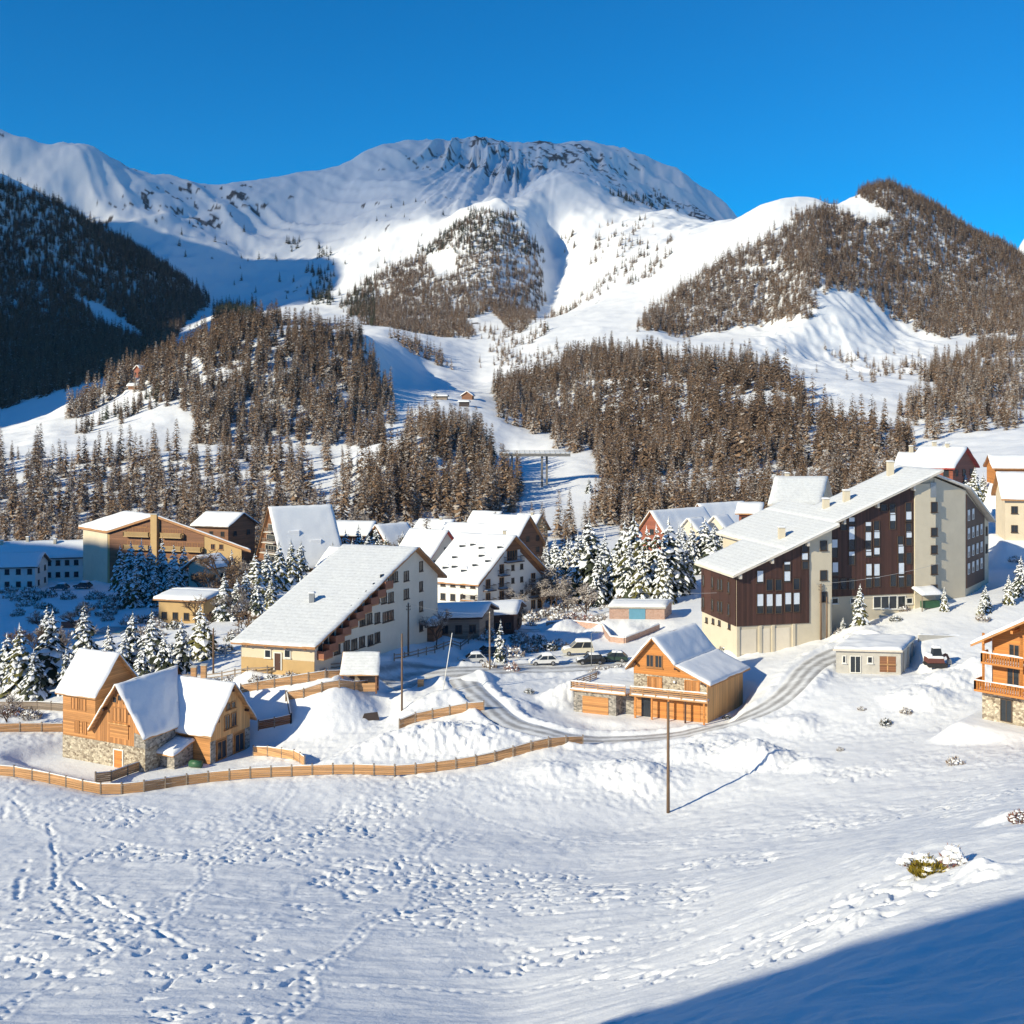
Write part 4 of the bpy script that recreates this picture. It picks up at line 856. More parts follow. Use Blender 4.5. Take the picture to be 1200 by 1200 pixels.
house('gabled_house', 'pale gabled house with red roof edges left of the white hotel', 'house', 462, 262, -40.5, -24, 9, 11, 5, 6.5, 'u', 'greywhite', roofm='redtrim', rows=(1.6, 4.2, 7), cols=(3, 3), vang=R42, snow_t=.4)
house('gabled_house', 'cream house with a wide snowy roof behind the pale house with red roof edges', 'house', 510, 292, -42, -20, 13, 10, 5.5, 6, 'u', 'cream', roofm='trim', rows=(1.6, 4.2), cols=(5, 2), vang=50)
house('gabled_house', 'dark brown boarded gabled house just behind the chimney of the white hotel', 'house', 561, 268, -38.5, -24, 9, 10, 6, 6.5, 'u', 'mid_wood', roofm='woodtrim', rows=(1.6, 4.2, 7), cols=(3, 3), vang=R42, chim=((7, 6, 1.3),))
house('gabled_house', 'small snow roofed house farthest back between the white hotel and the piste', 'house', 600, 318, -40.5, -18, 6, 7, 6, 4, 'u', 'ochre', roofm='woodtrim', rows=(1.6, 4.2), cols=(2, 2), vang=48, chim=((4, 3, 1.2),))
house('gabled_house', 'ochre house with a snow loaded roof beside the farthest small house', 'house', 575, 305, -40, -18, 7, 7, 6.5, 3.5, 'u', 'ochre', roofm='trim', rows=(1.6, 4.2), cols=(2, 2), vang=48)
h, P, Wl = house('steep_roofed_building', 'tall building with a very steep snow roof and balconies stacked up its left gable', 'apartment house', 303, 285, -42, -42, 11, 15, 3.5, 13.5, 'v', 'mid_wood', roofm='woodtrim', rows=(), cols=(0, 0), vang=24, snow_t=.4, ov=.8)
for k, (z, w) in enumerate(((2.6, 8.4), (5.3, 6.8), (8.0, 5.0), (10.7, 3.2))):
    balcony(h, Wl['F'], 5.5 - w / 2, 5.5 + w / 2, -42 + z, 1.3, 'palefascia', 'grey_wood'); window(h, Wl['F'], 5.5, -42 + z + 1.1, w * .7, 1.6, frame='frame_white', mull=3, sill=False)
for s, t in ((8.2, 4), (9.2, 9)):
    x, y = P(s, t); zz = -42 + 3.5 + 13.5 * (11 - s) / 5.5 + .5
    mb = MB(); mb.hexa([(x - 1, y - 1, zz - 1.4), (x + 1.6, y - .2, zz - 1.4), (x + 1.6, y + 1.4, zz), (x - 1, y + .6, zz)], [(x - 1, y - 1, zz + .1), (x + 1.6, y - .2, zz + .1), (x + 1.6, y + 1.4, zz + .5), (x - 1, y + .6, zz + .5)]); mb.build('dormer', M['snow'], h)
house('dark_lodge', 'dark boarded lodge with a thin snow roof right of the very steep roofed building', 'house', 377, 300, -41.5, -6, 13, 9, 7.5, 3, 'u', 'brown_wood', roofm='trim', rows=(1.8, 4.6), cols=(6, 2), vang=80)
house('dark_lodge', 'low house with dark roof edge in the shade under the dark boarded lodge', 'house', 372, 268, -42, -32, 13, 9, 3.5, 4.5, 'u', 'grey_wood', roofm='rail', rows=(1.8,), cols=(4, 2), vang=50, snow_t=.25)
h, P, Wl = house('long_hotel', 'long low white hotel with two rows of windows in blue shade at the left edge', 'hotel', -35, 276, -43.6, 10, 33, 11, 6.2, 3.2, 'u', 'white', roofm='trim', rows=(1.6, 4.6), cols=(15, 3), vang=95, chim=((6, 4, 1.5), (12, 5, 1.6), (19, 4, 1.6), (26, 5, 1.4)))
house('white_annexe', 'white annexe with three wide windows in front of the long low hotel', 'house', -25, 262, -43.4, 6, 13, 9, 6.0, 2.4, 'u', 'white', roofm='trim', rows=(1.6, 4.6), cols=(5, 2), vang=95)
house('stone_tower_house', 'narrow pale tower with a small pitched roof among firs before the ochre hotel', 'tower', 221, 236, -41, -18, 5, 5, 7.5, 2.0, 'v', 'beige', roofm='mid_wood', rows=(2, 5), cols=(2, 2), vang=55)
house('low_shop', 'low ochre building with a flat snow roof among firs left of the lodge', 'shop', 186, 200, -39.6, -14, 9, 9, 5.2, .6, 'u', 'ochre', roofm='woodtrim', rows=(2.2,), cols=(4, 2), vang=70, snow_t=.5)
house('shaded_chalet', 'chalet with a red gable and a big blue shaded snow roof behind the tall firs', 'chalet', 744, 272, -38, -30, 9, 18, 6.5, 6.5, 'v', 'red_wood', roofm='woodtrim', rows=(2, 5, 8), cols=(3, 4), vang=38)
house('shaded_chalet', 'chalet with the larger shaded roof next to the brown block, partly hidden by firs', 'chalet', 803, 292, -37, -30, 8, 15, 6, 6, 'v', 'mid_wood', roofm='woodtrim', rows=(2, 5), cols=(2, 4), vang=32)
for px, d, lb in ((795, 272, 'small white gable standing out of the shaded roof behind the firs'), (826, 278, 'second small white gable right of the first in front of the shaded roofs')):
    house('gabled_porch', lb, 'house', px, d, -36.5, -20, 5, 5, 6.5, 3.0, 'v', 'greywhite', roofm='palefascia', rows=(2, 5), cols=(2, 1), vang=45, ov=.5)
house('rear_apartment_house', 'beige house whose snowy roof shows above the roof of the brown block', 'apartment house', 905, 203, -27, 0, 8.6, 9, 10.0, 4.2, 'u', 'beige', roofm='palefascia', rows=(8.5,), cols=(3, 2), vang=62, chim=((1.5, 5, 1.2),), snowmat='thinsnow')
house('small_red_chalet', 'small red brown chalet peeping out left of the brown block roof', 'chalet', 866, 226, -30, -8, 4, 5, 9.0, 1.5, 'u', 'red_wood', roofm='woodtrim', rows=(4, 7.3), cols=(2, 1), vang=70)
house('white_house', 'white house with a hipped looking snow roof at the right edge of the picture', 'house', 1178, 192, -22.8, -10, 15, 10, 7.6, 3.8, 'u', 'cream', roofm='woodtrim', rows=(2, 5.3), cols=(5, 2), vang=75, chim=((8, 5, 1.2),))
h, P, Wl = house('hillside_chalet', 'small orange chalet with a flat looking snow roof above the white house', 'chalet', 1166, 258, -17.5, -6, 13, 9, 4.0, 2.4, 'u', 'orange_wood', roofm='woodtrim', rows=(1.9,), cols=(5, 2), vang=78)
house('hilltop_house', 'snowy roofed house with a red gable right behind the top of the brown block', 'house', 1068, 226, -18, -14, 8, 9, 6.5, 3.6, 'u', 'red_wood', roofm='redtrim', rows=(2, 5), cols=(3, 3), vang=40, chim=((2, 5, 1.5), (5, 4, 1.2)))
house('hilltop_house', 'cream house with chimney half hidden left of the red gabled house behind the brown block', 'house', 1052, 232, -19, -10, 6, 8, 7, 2.6, 'u', 'cream', roofm='palefascia', rows=(2, 5), cols=(2, 2), vang=60, chim=((2, 4, 1.5),))
house('roadside_shed', 'low shed with blue shaded snow roof and dark boards beside the lodge', 'shed', 480, 172, -36.2, 8, 11, 7, 3.6, 1.2, 'u', 'grey_wood', roofm='brown_wood', rows=(1.6,), cols=(5, 1), vang=72, snow_t=.45)
house('roadside_shed', 'longer dark boarded shed with drooping snow roof before the white hotel', 'shed', 527, 183, -38, 14, 11, 7, 3.6, 1.2, 'u', 'brown_wood', roofm='brown_wood', rows=(1.5,), cols=(6, 1), vang=78, snow_t=.5)
house('lower_annexe', 'low brown boarded annexe at the back corner of the lodge', 'shed', 462, 167, -35.3, 0, 6, 4, 2.6, .6, 'u', 'mid_wood', roofm='brown_wood', rows=(), cols=(0, 0), vang=75, snow_t=.4)
house('gabled_house', 'small brown steep roofed house between the dark lodge and the red edged house', 'house', 428, 296, -41, -30, 8, 9, 5, 5, 'v', 'mid_wood', roofm='woodtrim', rows=(1.8, 4.6), cols=(3, 3), vang=40, snow_t=.45)
house('gabled_house', 'cream house with a snowy roof facing the slope, left of the wide cream house', 'house', 482, 306, -41, -15, 9, 9, 6, 4, 'u', 'cream', roofm='woodtrim', rows=(1.8, 4.6), cols=(4, 2), vang=55, snow_t=.45, chim=((6, 4, 1.2),))
house('gabled_house', 'dark house with a snow roof just left of the ochre house at the piste', 'house', 546, 326, -41, -20, 8, 8, 6, 4.5, 'u', 'brown_wood', roofm='trim', rows=(1.8, 4.6), cols=(3, 2), vang=50, snow_t=.45)
# garage of pinkish masonry with a blue door
h, P, Wl = house('garage_block', 'low pinkish masonry garage with a pale blue door below the tall firs', 'garage', 714, 190, -36.2, -3, 9.5, 6, 2.05, .4, 'u', 'pinkstone', roofm='concrete', rows=(), cols=(0, 0), vang=70, snow_t=.3, ov=.25)
mb = MB(); wbox(mb, Wl['F'], 3.4, 6.2, -36.2, -34.4, -.02, .06); mb.build('garage_door', M['bluedoor'], h)
# far huts
house('ski_hut', 'small timber hut with pale gable at the foot of the far piste', 'hut', 541, 665, None, -10, 6.5, 5, 2.6, 2.2, 'v', 'mid_wood', roofm='woodtrim', rows=(), cols=(0, 0), snow_t=.5)
house('lift_station', 'long low lift station with snow roof at the foot of the far piste', 'lift station', 507, 650, None, -5, 8.5, 4, 2.2, .6, 'u', 'grey_wood', roofm='rail', rows=(1.7,), cols=(5, 1), snow_t=.4)
house('control_cabin', 'dark square cabin on the snow just below the small timber hut', 'cabin', 538, 632, None, -5, 5.5, 3.5, 2.8, .5, 'u', 'rail', roofm='rail', rows=(2.4,), cols=(3, 1), snow_t=.4, ww=1.6)
house('hill_cabin', 'tiny brown cabin standing alone on the wooded knoll', 'cabin', 157, 690, None, -20, 5, 5, 5, 2.4, 'v', 'red_wood', roofm='woodtrim', rows=(2.4,), cols=(2, 1), snow_t=.6)
house('hill_cabin', 'tiny low cabin just below the brown cabin on the wooded knoll', 'cabin', 150, 660, None, -10, 6, 4, 2.4, 1.2, 'u', 'mid_wood', roofm='woodtrim', rows=(), cols=(0, 0), snow_t=.6)
# ------------------------------------------------------------------ ochre hotel with the wide low gable
def ochre_hotel():
    A, B = XY(126, 266), XY(283, 256); zb = -42
    o = thing('ochre_hotel', (-85, 262, zb), 'large ochre hotel with a very wide low gable, brown balconies and a tall chimney breast', 'hotel')
    ux, uy = B[0] - A[0], B[1] - A[1]; ln = math.hypot(ux, uy); ux, uy = ux / ln, uy / ln; vx, vy = -.72, .69
    P = lambda s, t: (A[0] + ux * s + vx * t, A[1] + uy * s + vy * t); pk = ln * .34
    zl, zp, zr_ = -29.2, -25.4, -32.4; D = 13
    mb = MB(); mb.prism([P(0, 0), P(pk, 0), P(ln, 0), P(ln, D), P(pk, D), P(0, D)], zb - 3, [zl, zp, zr_, zr_, zp, zl], cap=False); mb.build('wall', M['ochre'], o)
    ex = lambda s: zl + (zp - zl) * s / pk if s < pk else zp + (zr_ - zp) * (s - pk) / (ln - pk)
    Z = lambda s, t: (*P(s, t), ex(s) + .25)
    roof_of(o, [[Z(-1.2, D + .6), Z(-1.2, -1.6), Z(pk, -1.6), Z(pk, D + .6)], [Z(ln + 1.4, -1.6), Z(ln + 1.4, D + .6), Z(pk + .02, D + .6), Z(pk + .02, -1.6)]], 'woodtrim', 'roofsnow', .55, .35, cell=.9)
    WF, WLf = (P(0, 0), P(ln, 0)), (P(0, D), P(0, 0))
    mb = MB(); wbox(mb, WLf, 0, D, zb - 2, zl - .05, .0, .06); mb.build('end_render', M['cream'], o)
    for s0, s1, z1 in ((.6, 4.6, -20), (4.62, 12.3, -20), (14.5, 21.5, -20), (21.52, 26.5, -20)):
        f = [on_wall(WF, s0, zb + 1, .06), on_wall(WF, s1, zb + 1, .06), on_wall(WF, s1, min(z1, ex(s1) - .1), .06), on_wall(WF, s0, min(z1, ex(s0) - .1), .06)]
        sh = on_wall(WF, 0, 0, 0) - on_wall(WF, 0, 0, .08); mb = MB(); mb.hexa([p + sh for p in f], f); mb.build('cladding', M['mid_wood'], o)  # brown boards; their dark tone also stands in for the shaded balcony recess
    for z in (-39.2, -36.3, -33.4, -30.3):
        for s0, s1 in ((5.2, 12.2), (15.2, 21), (21.8, 26.3)):
            if z + 2.2 > ex((s0 + s1) / 2) - .4: continue
            balcony(o, WF, s0, s1, z, 1.2, 'ochre', 'ochre', snow=True, solid=True)
            for k in range(3): window(o, WF, s0 + (s1 - s0) * (k + .5) / 3, z + 1.1, 1.3, 1.6, frame='frame_wood', sill=False)
        if z < -32:
            for s in (28.8, 31): 
                if z + 1.8 < ex(s): window(o, WF, s, z + 1.2, .9, 1.1, frame='frame_wood')
    window(o, WF, 8.8, -27.6, 4.2, 1.0, frame='frame_wood', pane='bluepane', mull=3)
    mb = MB(); wbox(mb, WF, 12.6, 14.3, zb, -25.0, -.02, 1.0); st = mb.build('chimney_breast', M['ochre'], o); mb = MB(); wbox(mb, WF, 12.5, 14.4, -24.996, -24.8, -.1, 1.1); mb.build('chimney_cap', M['concrete'], st)
    PADS.append((*P(ln / 2, 6), ux, uy, ln / 2, 7, zb, 5))
    house('rear_ochre_house', 'snowy gable rising behind the right half of the wide ochre hotel', 'house', 228, 285, -42, -18, 10, 9, 12.2, 2.8, 'u', 'mid_wood', roofm='trim', rows=(10,), cols=(3, 2), vang=55)
ochre_hotel()
# ------------------------------------------------------------------ viaduct across the piste
def viaduct():
    d = 432.0; z = -(531 - HZ) * d / F; x0, x1 = (585 - 600) / F * d, (668 - 600) / F * d
    o = thing('viaduct', ((x0 + x1) / 2, d, z - 8), 'slender grey road bridge on paired piers across the ski piste', 'bridge')
    mb = MB(); mb.hexa([(x0, d - 3, z - 1.2), (x1, d - 3, z - 1.2), (x1, d + 3, z - 1.2), (x0, d + 3, z - 1.2)], [(x0, d - 3, z), (x1, d - 3, z), (x1, d + 3, z), (x0, d + 3, z)]); dk = mb.build('deck', M['viaduct'], o)
    mb = MB(); mb.grid_snow((x0, d - 2.8, z), (x1, d - 2.8, z), (x1, d + 2.8, z), (x0, d + 2.8, z), .3, cell=1); mb.build('snow_cover', M['snow'], dk, True)
    mb = MB()
    for y in (d - 2.95, d + 2.95):
        for k in range(15): x = x0 + (x1 - x0) * k / 14; mb.beam((x, y, z), (x, y, z + 1), .1)
        for zz in (.5, 1.0): mb.beam((x0, y, z + zz), (x1, y, z + zz), .09)
    mb.build('railing', M['metal'], o)
    for px in (603, 638):
        x = (px - 600) / F * d
        for dx, dy in ((-.7, -1.6), (1.3, 1.6)): mb = MB(); mb.hexa([(x - .7 + dx, d + dy - .6, z - 16), (x + .1 + dx, d + dy - .6, z - 16), (x + .1 + dx, d + dy + .6, z - 16), (x - .7 + dx, d + dy + .6, z - 16)], [(x - .7 + dx, d + dy - .5, z - .8), (x + .1 + dx, d + dy - .5, z - .8), (x + .1 + dx, d + dy + .5, z - .8), (x - .7 + dx, d + dy + .5, z - .8)]); mb.build('pier', M['viaduct'], o)
viaduct()
# ------------------------------------------------------------------ surveying: where the sight line of a photograph pixel meets the ground
_DS = np.exp(np.linspace(math.log(20), math.log(2500), 2600))
def hit(px, py, dmin=20):
    d = _DS[_DS >= dmin]; g = hsmooth((px - 600) / F * d, d); ray = -(py - HZ) / F * d
    k = np.argmax(g >= ray)
    if not (g >= ray).any(): k = len(d) - 1
    return Vector(((px - 600) / F * d[k], d[k], g[k]))
def path(pts, dmin=20): return [hit(a, b, dmin) for a, b in pts]
def spline(P, step=1.0):
    out = []; n = len(P)
    for i in range(n - 1):
        p0, p1, p2, p3 = P[max(i-1, 0)], P[i], P[i+1], P[min(i+2, n-1)]
        m = max(2, int((p2 - p1).length / step))
        for j in range(m):
            t = j / m; out.append(.5 * ((2*p1) + (p2 - p0)*t + (2*p0 - 5*p1 + 4*p2 - p3)*t*t + (3*p1 - p0 - 3*p2 + p3)*t**3))
    out.append(P[-1]); return out
LANE_PX = [(542, 796), (556, 812), (588, 841), (625, 856), (662, 866), (705, 869), (760, 866), (815, 858), (865, 844), (905, 826), (932, 802), (950, 782), (980, 766), (1012, 757)]
MAIN_PX = [(447, 797), (468, 793), (490, 789), (555, 786), (620, 783), (690, 781), (745, 778)]
lane_pts = spline([Vector((p.x, p.y, 0)) for p in path(LANE_PX, 100)], 1.2)
main_pts = spline([Vector((p.x, p.y, 0)) for p in path(MAIN_PX, 125)], 1.2)
hill_pts = spline([Vector((*XY(600, 187), 0)), Vector((*XY(690, 200), 0)), Vector((*XY(760, 212), 0)), Vector((*XY(812, 218), 0))], 2)
for pts, hw in ((lane_pts, 1.9), (main_pts, 3.3), (hill_pts, 1.8)): LANES.append(([(p.x, p.y) for p in pts[::3]] + [(pts[-1].x, pts[-1].y)], hw))
def heap(px, py, r, h): p = hit(px, py, 40); HEAPS.append((p.x, p.y, r, h))
for a in ((430, 880, 4, .7), (462, 872, 4.5, 1.0), (500, 868, 5, 1.2), (540, 866, 5, 1.2), (580, 872, 5, .9), (395, 893, 3, .5), (505, 822, 3.5, .9), (525, 817, 3, .7), (468, 818, 3, .6),
          (612, 828, 3, .8), (680, 815, 4, 2.0), (655, 822, 3.5, 1.5), (800, 884, 4, 1.0), (870, 888, 5, 1.6), (900, 893, 4, 1.3), (945, 898, 3, .8), (730, 905, 5, 1.0), (760, 915, 5, .9), (640, 905, 4, .7),
          (1150, 790, 5, 2.0), (1110, 800, 4, 1.2), (1075, 818, 5, 1.2), (930, 850, 4, .9), (1005, 745, 5, 1.2), (840, 870, 4, .8), (1160, 1075 - 52, 1.3, .35), (1142, 1020, 1.0, .45), (1185, 962, 2.0, .6), (1000, 1090, 1.6, .4), (930, 1045, 2.0, .3),
          (300, 790, 4, .7), (345, 789, 4, .7), (392, 796, 3, .6), (700, 742, 4, 1.2), (660, 738, 5, 1.5), (740, 742, 4, 1.2), (870, 765, 4, 1), (560, 795, 3, .8)): heap(*a)
def track(a, b, w, dep): p, q = hit(*a, 40), hit(*b, 40); TRACKS.append((p.x, p.y, q.x, q.y, w, dep))
for a in (((60, 965), (64, 1045), .16, .12), ((48, 1045), (150, 1125), .2, .16), ((80, 1030), (230, 1118), .15, .13), ((85, 1034), (238, 1121), .13, .12), ((10, 930), (40, 955), .2, .12), ((20, 925), (0, 960), .2, .12), ((160, 1060), (190, 1100), .2, .14), ((0, 1034), (100, 1028), .18, .12), ((30, 1010), (20, 1070), .2, .14), ((120, 980), (240, 1010), .16, .1),
          ((300, 1052), (560, 1043), .2, .1), ((640, 985), (805, 955), .4, .22), ((0, 1085), (120, 1105), .18, .12), ((140, 1040), (420, 1070), .18, .12)): track(*a)

for a, b in (((20, 1190), (330, 930)), ((330, 1195), (520, 985)), ((90, 1000), (420, 960)), ((0, 1120), (360, 1085)), ((420, 1150), (900, 1075)), ((250, 960), (700, 925)), ((700, 985), (1180, 935)), ((380, 1120), (60, 1165)), ((520, 940), (800, 990)), ((850, 1010), (1060, 950)), ((30, 940), (130, 1090))):
    p, q = hit(*a, 40), hit(*b, 40); TRAILS.append((p.x, p.y, q.x, q.y, random.uniform(0, 6)))

# ------------------------------------------------------------------ the ground, one sheet from the photographer's feet to behind the far ridge
def build_ground():
    px = np.concatenate([-np.geomspace(9000, 110, 60), np.arange(-100, 1301, 2.0), 1200 + np.geomspace(110, 9000, 60)])
    d = np.concatenate([np.geomspace(8, 22, 40, endpoint=False), np.geomspace(22, 46, 260, endpoint=False), np.geomspace(46, 175, 500, endpoint=False), np.geomspace(175, 700, 300, endpoint=False), np.geomspace(700, 3300, 330, endpoint=False), np.geomspace(3300, 5600, 30)])
    PX, DD = np.meshgrid(px, d); X = (PX - 600) / F * DD; Y = DD
    nr, nc = X.shape; x, y = X.ravel(), Y.ravel(); z = np.empty_like(x)
    for a in range(0, len(x), 60000):
        s = slice(a, a + 60000); z[s] = hsmooth(x[s], y[s])
    nm = (y < 330) & (np.abs(PX.ravel() - 600) < 1000)
    idx = np.nonzero(nm)[0]
    for a in range(0, len(idx), 60000):
        s = idx[a:a + 60000]; z[s] += micro(x[s], y[s])
    # bare rock shows where it is steep and along the crests
    gz = np.zeros_like(z); Zg = z.reshape(nr, nc)
    dzy = np.gradient(Zg, axis=0) / np.gradient(Y, axis=0); dzx = np.gradient(Zg, axis=1) / np.maximum(np.gradient(X, axis=1), .01)
    slope = np.hypot(dzx, dzy).ravel()
    py = HZ - z * F / y
    rk = np.zeros_like(z); far = y > 900
    n1 = np.zeros_like(z); n1[far] = .65 * fbm(x[far] / 11, y[far] / 16, 4, 91) + .45 * fbm(x[far] / 55, y[far] / 30, 3, 92)
    n2 = np.zeros_like(z); n2[far] = fbm(x[far] / 160, y[far] / 160, 2, 93)
    rk[far] = sstep(.50, .56, n1[far] + .45 * n2[far] + .28 * (slope[far] - .9))
    crest = (y > 2700) & (y < 3100)
    for (a, b, wgt) in ((88, 130, .26), (300, 420, .16), (470, 600, .09), (610, 735, .12), (760, 845, .16), (0, 60, .06)):
        w = crest * sstep(a - 8, a + 4, PX.ravel()) * sstep(b + 8, b - 4, PX.ravel())
        rk = np.maximum(rk, sstep(.16, .30, (n1 + wgt) * w))
    me = bpy.data.meshes.new('snowfield'); me.vertices.add(len(z))
    me.vertices.foreach_set('co', np.stack([x, y, z], 1).astype(np.float32).ravel())
    i = (np.arange(nr - 1)[:, None] * nc + np.arange(nc - 1)[None]).ravel()
    q = np.stack([i, i + 1, i + nc + 1, i + nc], 1).astype(np.int32)
    q = q[((x[q] > -5000) & (x[q] < 4050)).all(1)]          # the sheet ends inside the haze
    me.loops.add(q.size); me.loops.foreach_set('vertex_index', q.ravel())
    me.polygons.add(len(q)); me.polygons.foreach_set('loop_start', np.arange(0, q.size, 4, dtype=np.int32)); me.polygons.foreach_set('loop_total', np.full(len(q), 4, np.int32))
    me.polygons.foreach_set('use_smooth', np.ones(len(q), bool)); me.update();
    at = me.attributes.new('rock', 'FLOAT', 'POINT'); at.data.foreach_set('value', rk.astype(np.float32))
    m, nt, b = new_mat('mountain_snow'); mp = coords(nt)
    n1 = N(nt, 'ShaderNodeTexNoise', Scale=4.5, Detail=6, Roughness=.62); L(nt, mp, 0, n1, 'Vector')
    n2 = N(nt, 'ShaderNodeTexNoise', Scale=.35, Detail=5, Roughness=.6); L(nt, mp, 0, n2, 'Vector')
    mr = N(nt, 'ShaderNodeMapRange'); L(nt, n2, 0, mr, 0); mr.inputs[3].default_value = .9; mr.inputs[4].default_value = 1.06
    sc = N(nt, 'ShaderNodeVectorMath', operation='SCALE'); sc.inputs[0].default_value = (.81, .825, .85); L(nt, mr, 0, sc, 'Scale')
    rn = N(nt, 'ShaderNodeTexNoise', Scale=.08, Detail=7, Roughness=.7); L(nt, mp, 0, rn, 'Vector')
    rc_ = N(nt, 'ShaderNodeValToRGB'); L(nt, rn, 0, rc_, 0); rc_.color_ramp.elements[0].color = (.035, .033, .035, 1); rc_.color_ramp.elements[1].color = (.15, .125, .11, 1)
    an = N(nt, 'ShaderNodeAttribute', attribute_name='rock'); mx = N(nt, 'ShaderNodeMix', data_type='RGBA')
    ad = N(nt, 'ShaderNodeMath', operation='MULTIPLY_ADD'); L(nt, rn, 0, ad, 0); ad.inputs[1].default_value = 1.6; ad.inputs[2].default_value = -.8
    a2 = N(nt, 'ShaderNodeMath', operation='ADD'); L(nt, ad, 0, a2, 0); L(nt, an, 'Fac', a2, 1)
    ms = N(nt, 'ShaderNodeMath', operation='MULTIPLY', use_clamp=True); L(nt, a2, 0, ms, 0); L(nt, an, 'Fac', ms, 1)
    L(nt, ms, 0, mx, 0); L(nt, sc, 0, mx, 6); L(nt, rc_, 0, mx, 7); L(nt, mx, 2, b, 'Base Color')
    b.inputs['Roughness'].default_value = .75; b.inputs['Specular IOR Level'].default_value = .2
    bp = N(nt, 'ShaderNodeBump', Strength=.45, Distance=.06); L(nt, n1, 0, bp, 'Height')
    b2 = N(nt, 'ShaderNodeBump', Strength=.35, Distance=.5); L(nt, n2, 0, b2, 'Height'); L(nt, bp, 0, b2, 'Normal'); L(nt, b2, 0, b, 'Normal')
    me.materials.append(m)
    o = bpy.data.objects.new('snowfield', me); C.objects.link(o); tag(o, kind='structure')
    # the hill the photographer stands on, behind the camera, carrying the added shading mound
    xs, ys = np.arange(-220, 221, 3.0), np.arange(-200, 8.2, 2.6); ys[-1] = 8.0
    XX, YY = np.meshgrid(xs, ys); zz = hsmooth(XX.ravel(), YY.ravel())
    mb = MB(); mb.v = [(float(a), float(b), float(c)) for a, b, c in zip(XX.ravel(), YY.ravel(), zz)]; w = len(xs)
    mb.f = [(r * w + c, r * w + c + 1, (r + 1) * w + c + 1, (r + 1) * w + c) for r in range(len(ys) - 1) for c in range(w - 1)]; mb.m = [0] * len(mb.f)
    h = mb.build('hill', m, None, True); tag(h, kind='structure')
build_ground()
def full(x, y): return float(hsmooth([x], [y])[0] + micro(np.array([x]), np.array([y]))[0])

# ------------------------------------------------------------------ roads: packed grey snow with wheel tracks
def road_mat():
    m, nt, b = new_mat('packed_road_snow'); mp = coords(nt)
    n = N(nt, 'ShaderNodeTexNoise', Scale=.5, Detail=7, Roughness=.7); L(nt, mp, 0, n, 'Vector')
    at = N(nt, 'ShaderNodeAttribute', attribute_name='across'); wv = N(nt, 'ShaderNodeMath', operation='MULTIPLY'); L(nt, at, 'Fac', wv, 0); wv.inputs[1].default_value = 9.0
    cs = N(nt, 'ShaderNodeMath', operation='SINE'); L(nt, wv, 0, cs, 0)
    s = N(nt, 'ShaderNodeMath', operation='MULTIPLY_ADD'); L(nt, cs, 0, s, 0); s.inputs[1].default_value = .16; L(nt, n, 0, s, 2)
    r = N(nt, 'ShaderNodeValToRGB'); L(nt, s, 0, r, 0); r.color_ramp.elements[0].position = .3; r.color_ramp.elements[0].color = (.34, .335, .335, 1); r.color_ramp.elements[1].position = .68; r.color_ramp.elements[1].color = (.76, .77, .78, 1)
    L(nt, r, 0, b, 'Base Color'); b.inputs['Roughness'].default_value = .7
    bp = N(nt, 'ShaderNodeBump', Strength=.5, Distance=.05); L(nt, s, 0, bp, 'Height'); L(nt, bp, 0, b, 'Normal'); return m
M['road'] = road_mat()
def road(name, pts, hw, lift=.06):
    n = 9; V, Fc, A = [], [], []
    for i, p in enumerate(pts):
        t = (pts[min(i + 1, len(pts) - 1)] - pts[max(i - 1, 0)]).normalized(); nrm = Vector((-t.y, t.x, 0))
        xs = [p.x + nrm.x * hw * (2 * j / (n - 1) - 1) for j in range(n)]; ys = [p.y + nrm.y * hw * (2 * j / (n - 1) - 1) for j in range(n)]
        zs = hsmooth(xs, ys) + lift
        for j in range(n):
            V.append((xs[j], ys[j], float(zs[j]) - (.12 if j in (0, n - 1) else 0))); A.append(2 * j / (n - 1) - 1)
        if i: k = (i - 1) * n; Fc += [(k + j, k + j + 1, k + n + j + 1, k + n + j) for j in range(n - 1)]
    mb = MB(); mb.v, mb.f, mb.m = V, Fc, [0] * len(Fc); o = mb.build(name, M['road'], None, True); tag(o, kind='structure')
    at = o.data.attributes.new('across', 'FLOAT', 'POINT'); at.data.foreach_set('value', A)
road('lane', lane_pts, 2.1, .10); road('street', main_pts, 3.6, .14); road('hill_road', hill_pts, 2.0, .09)

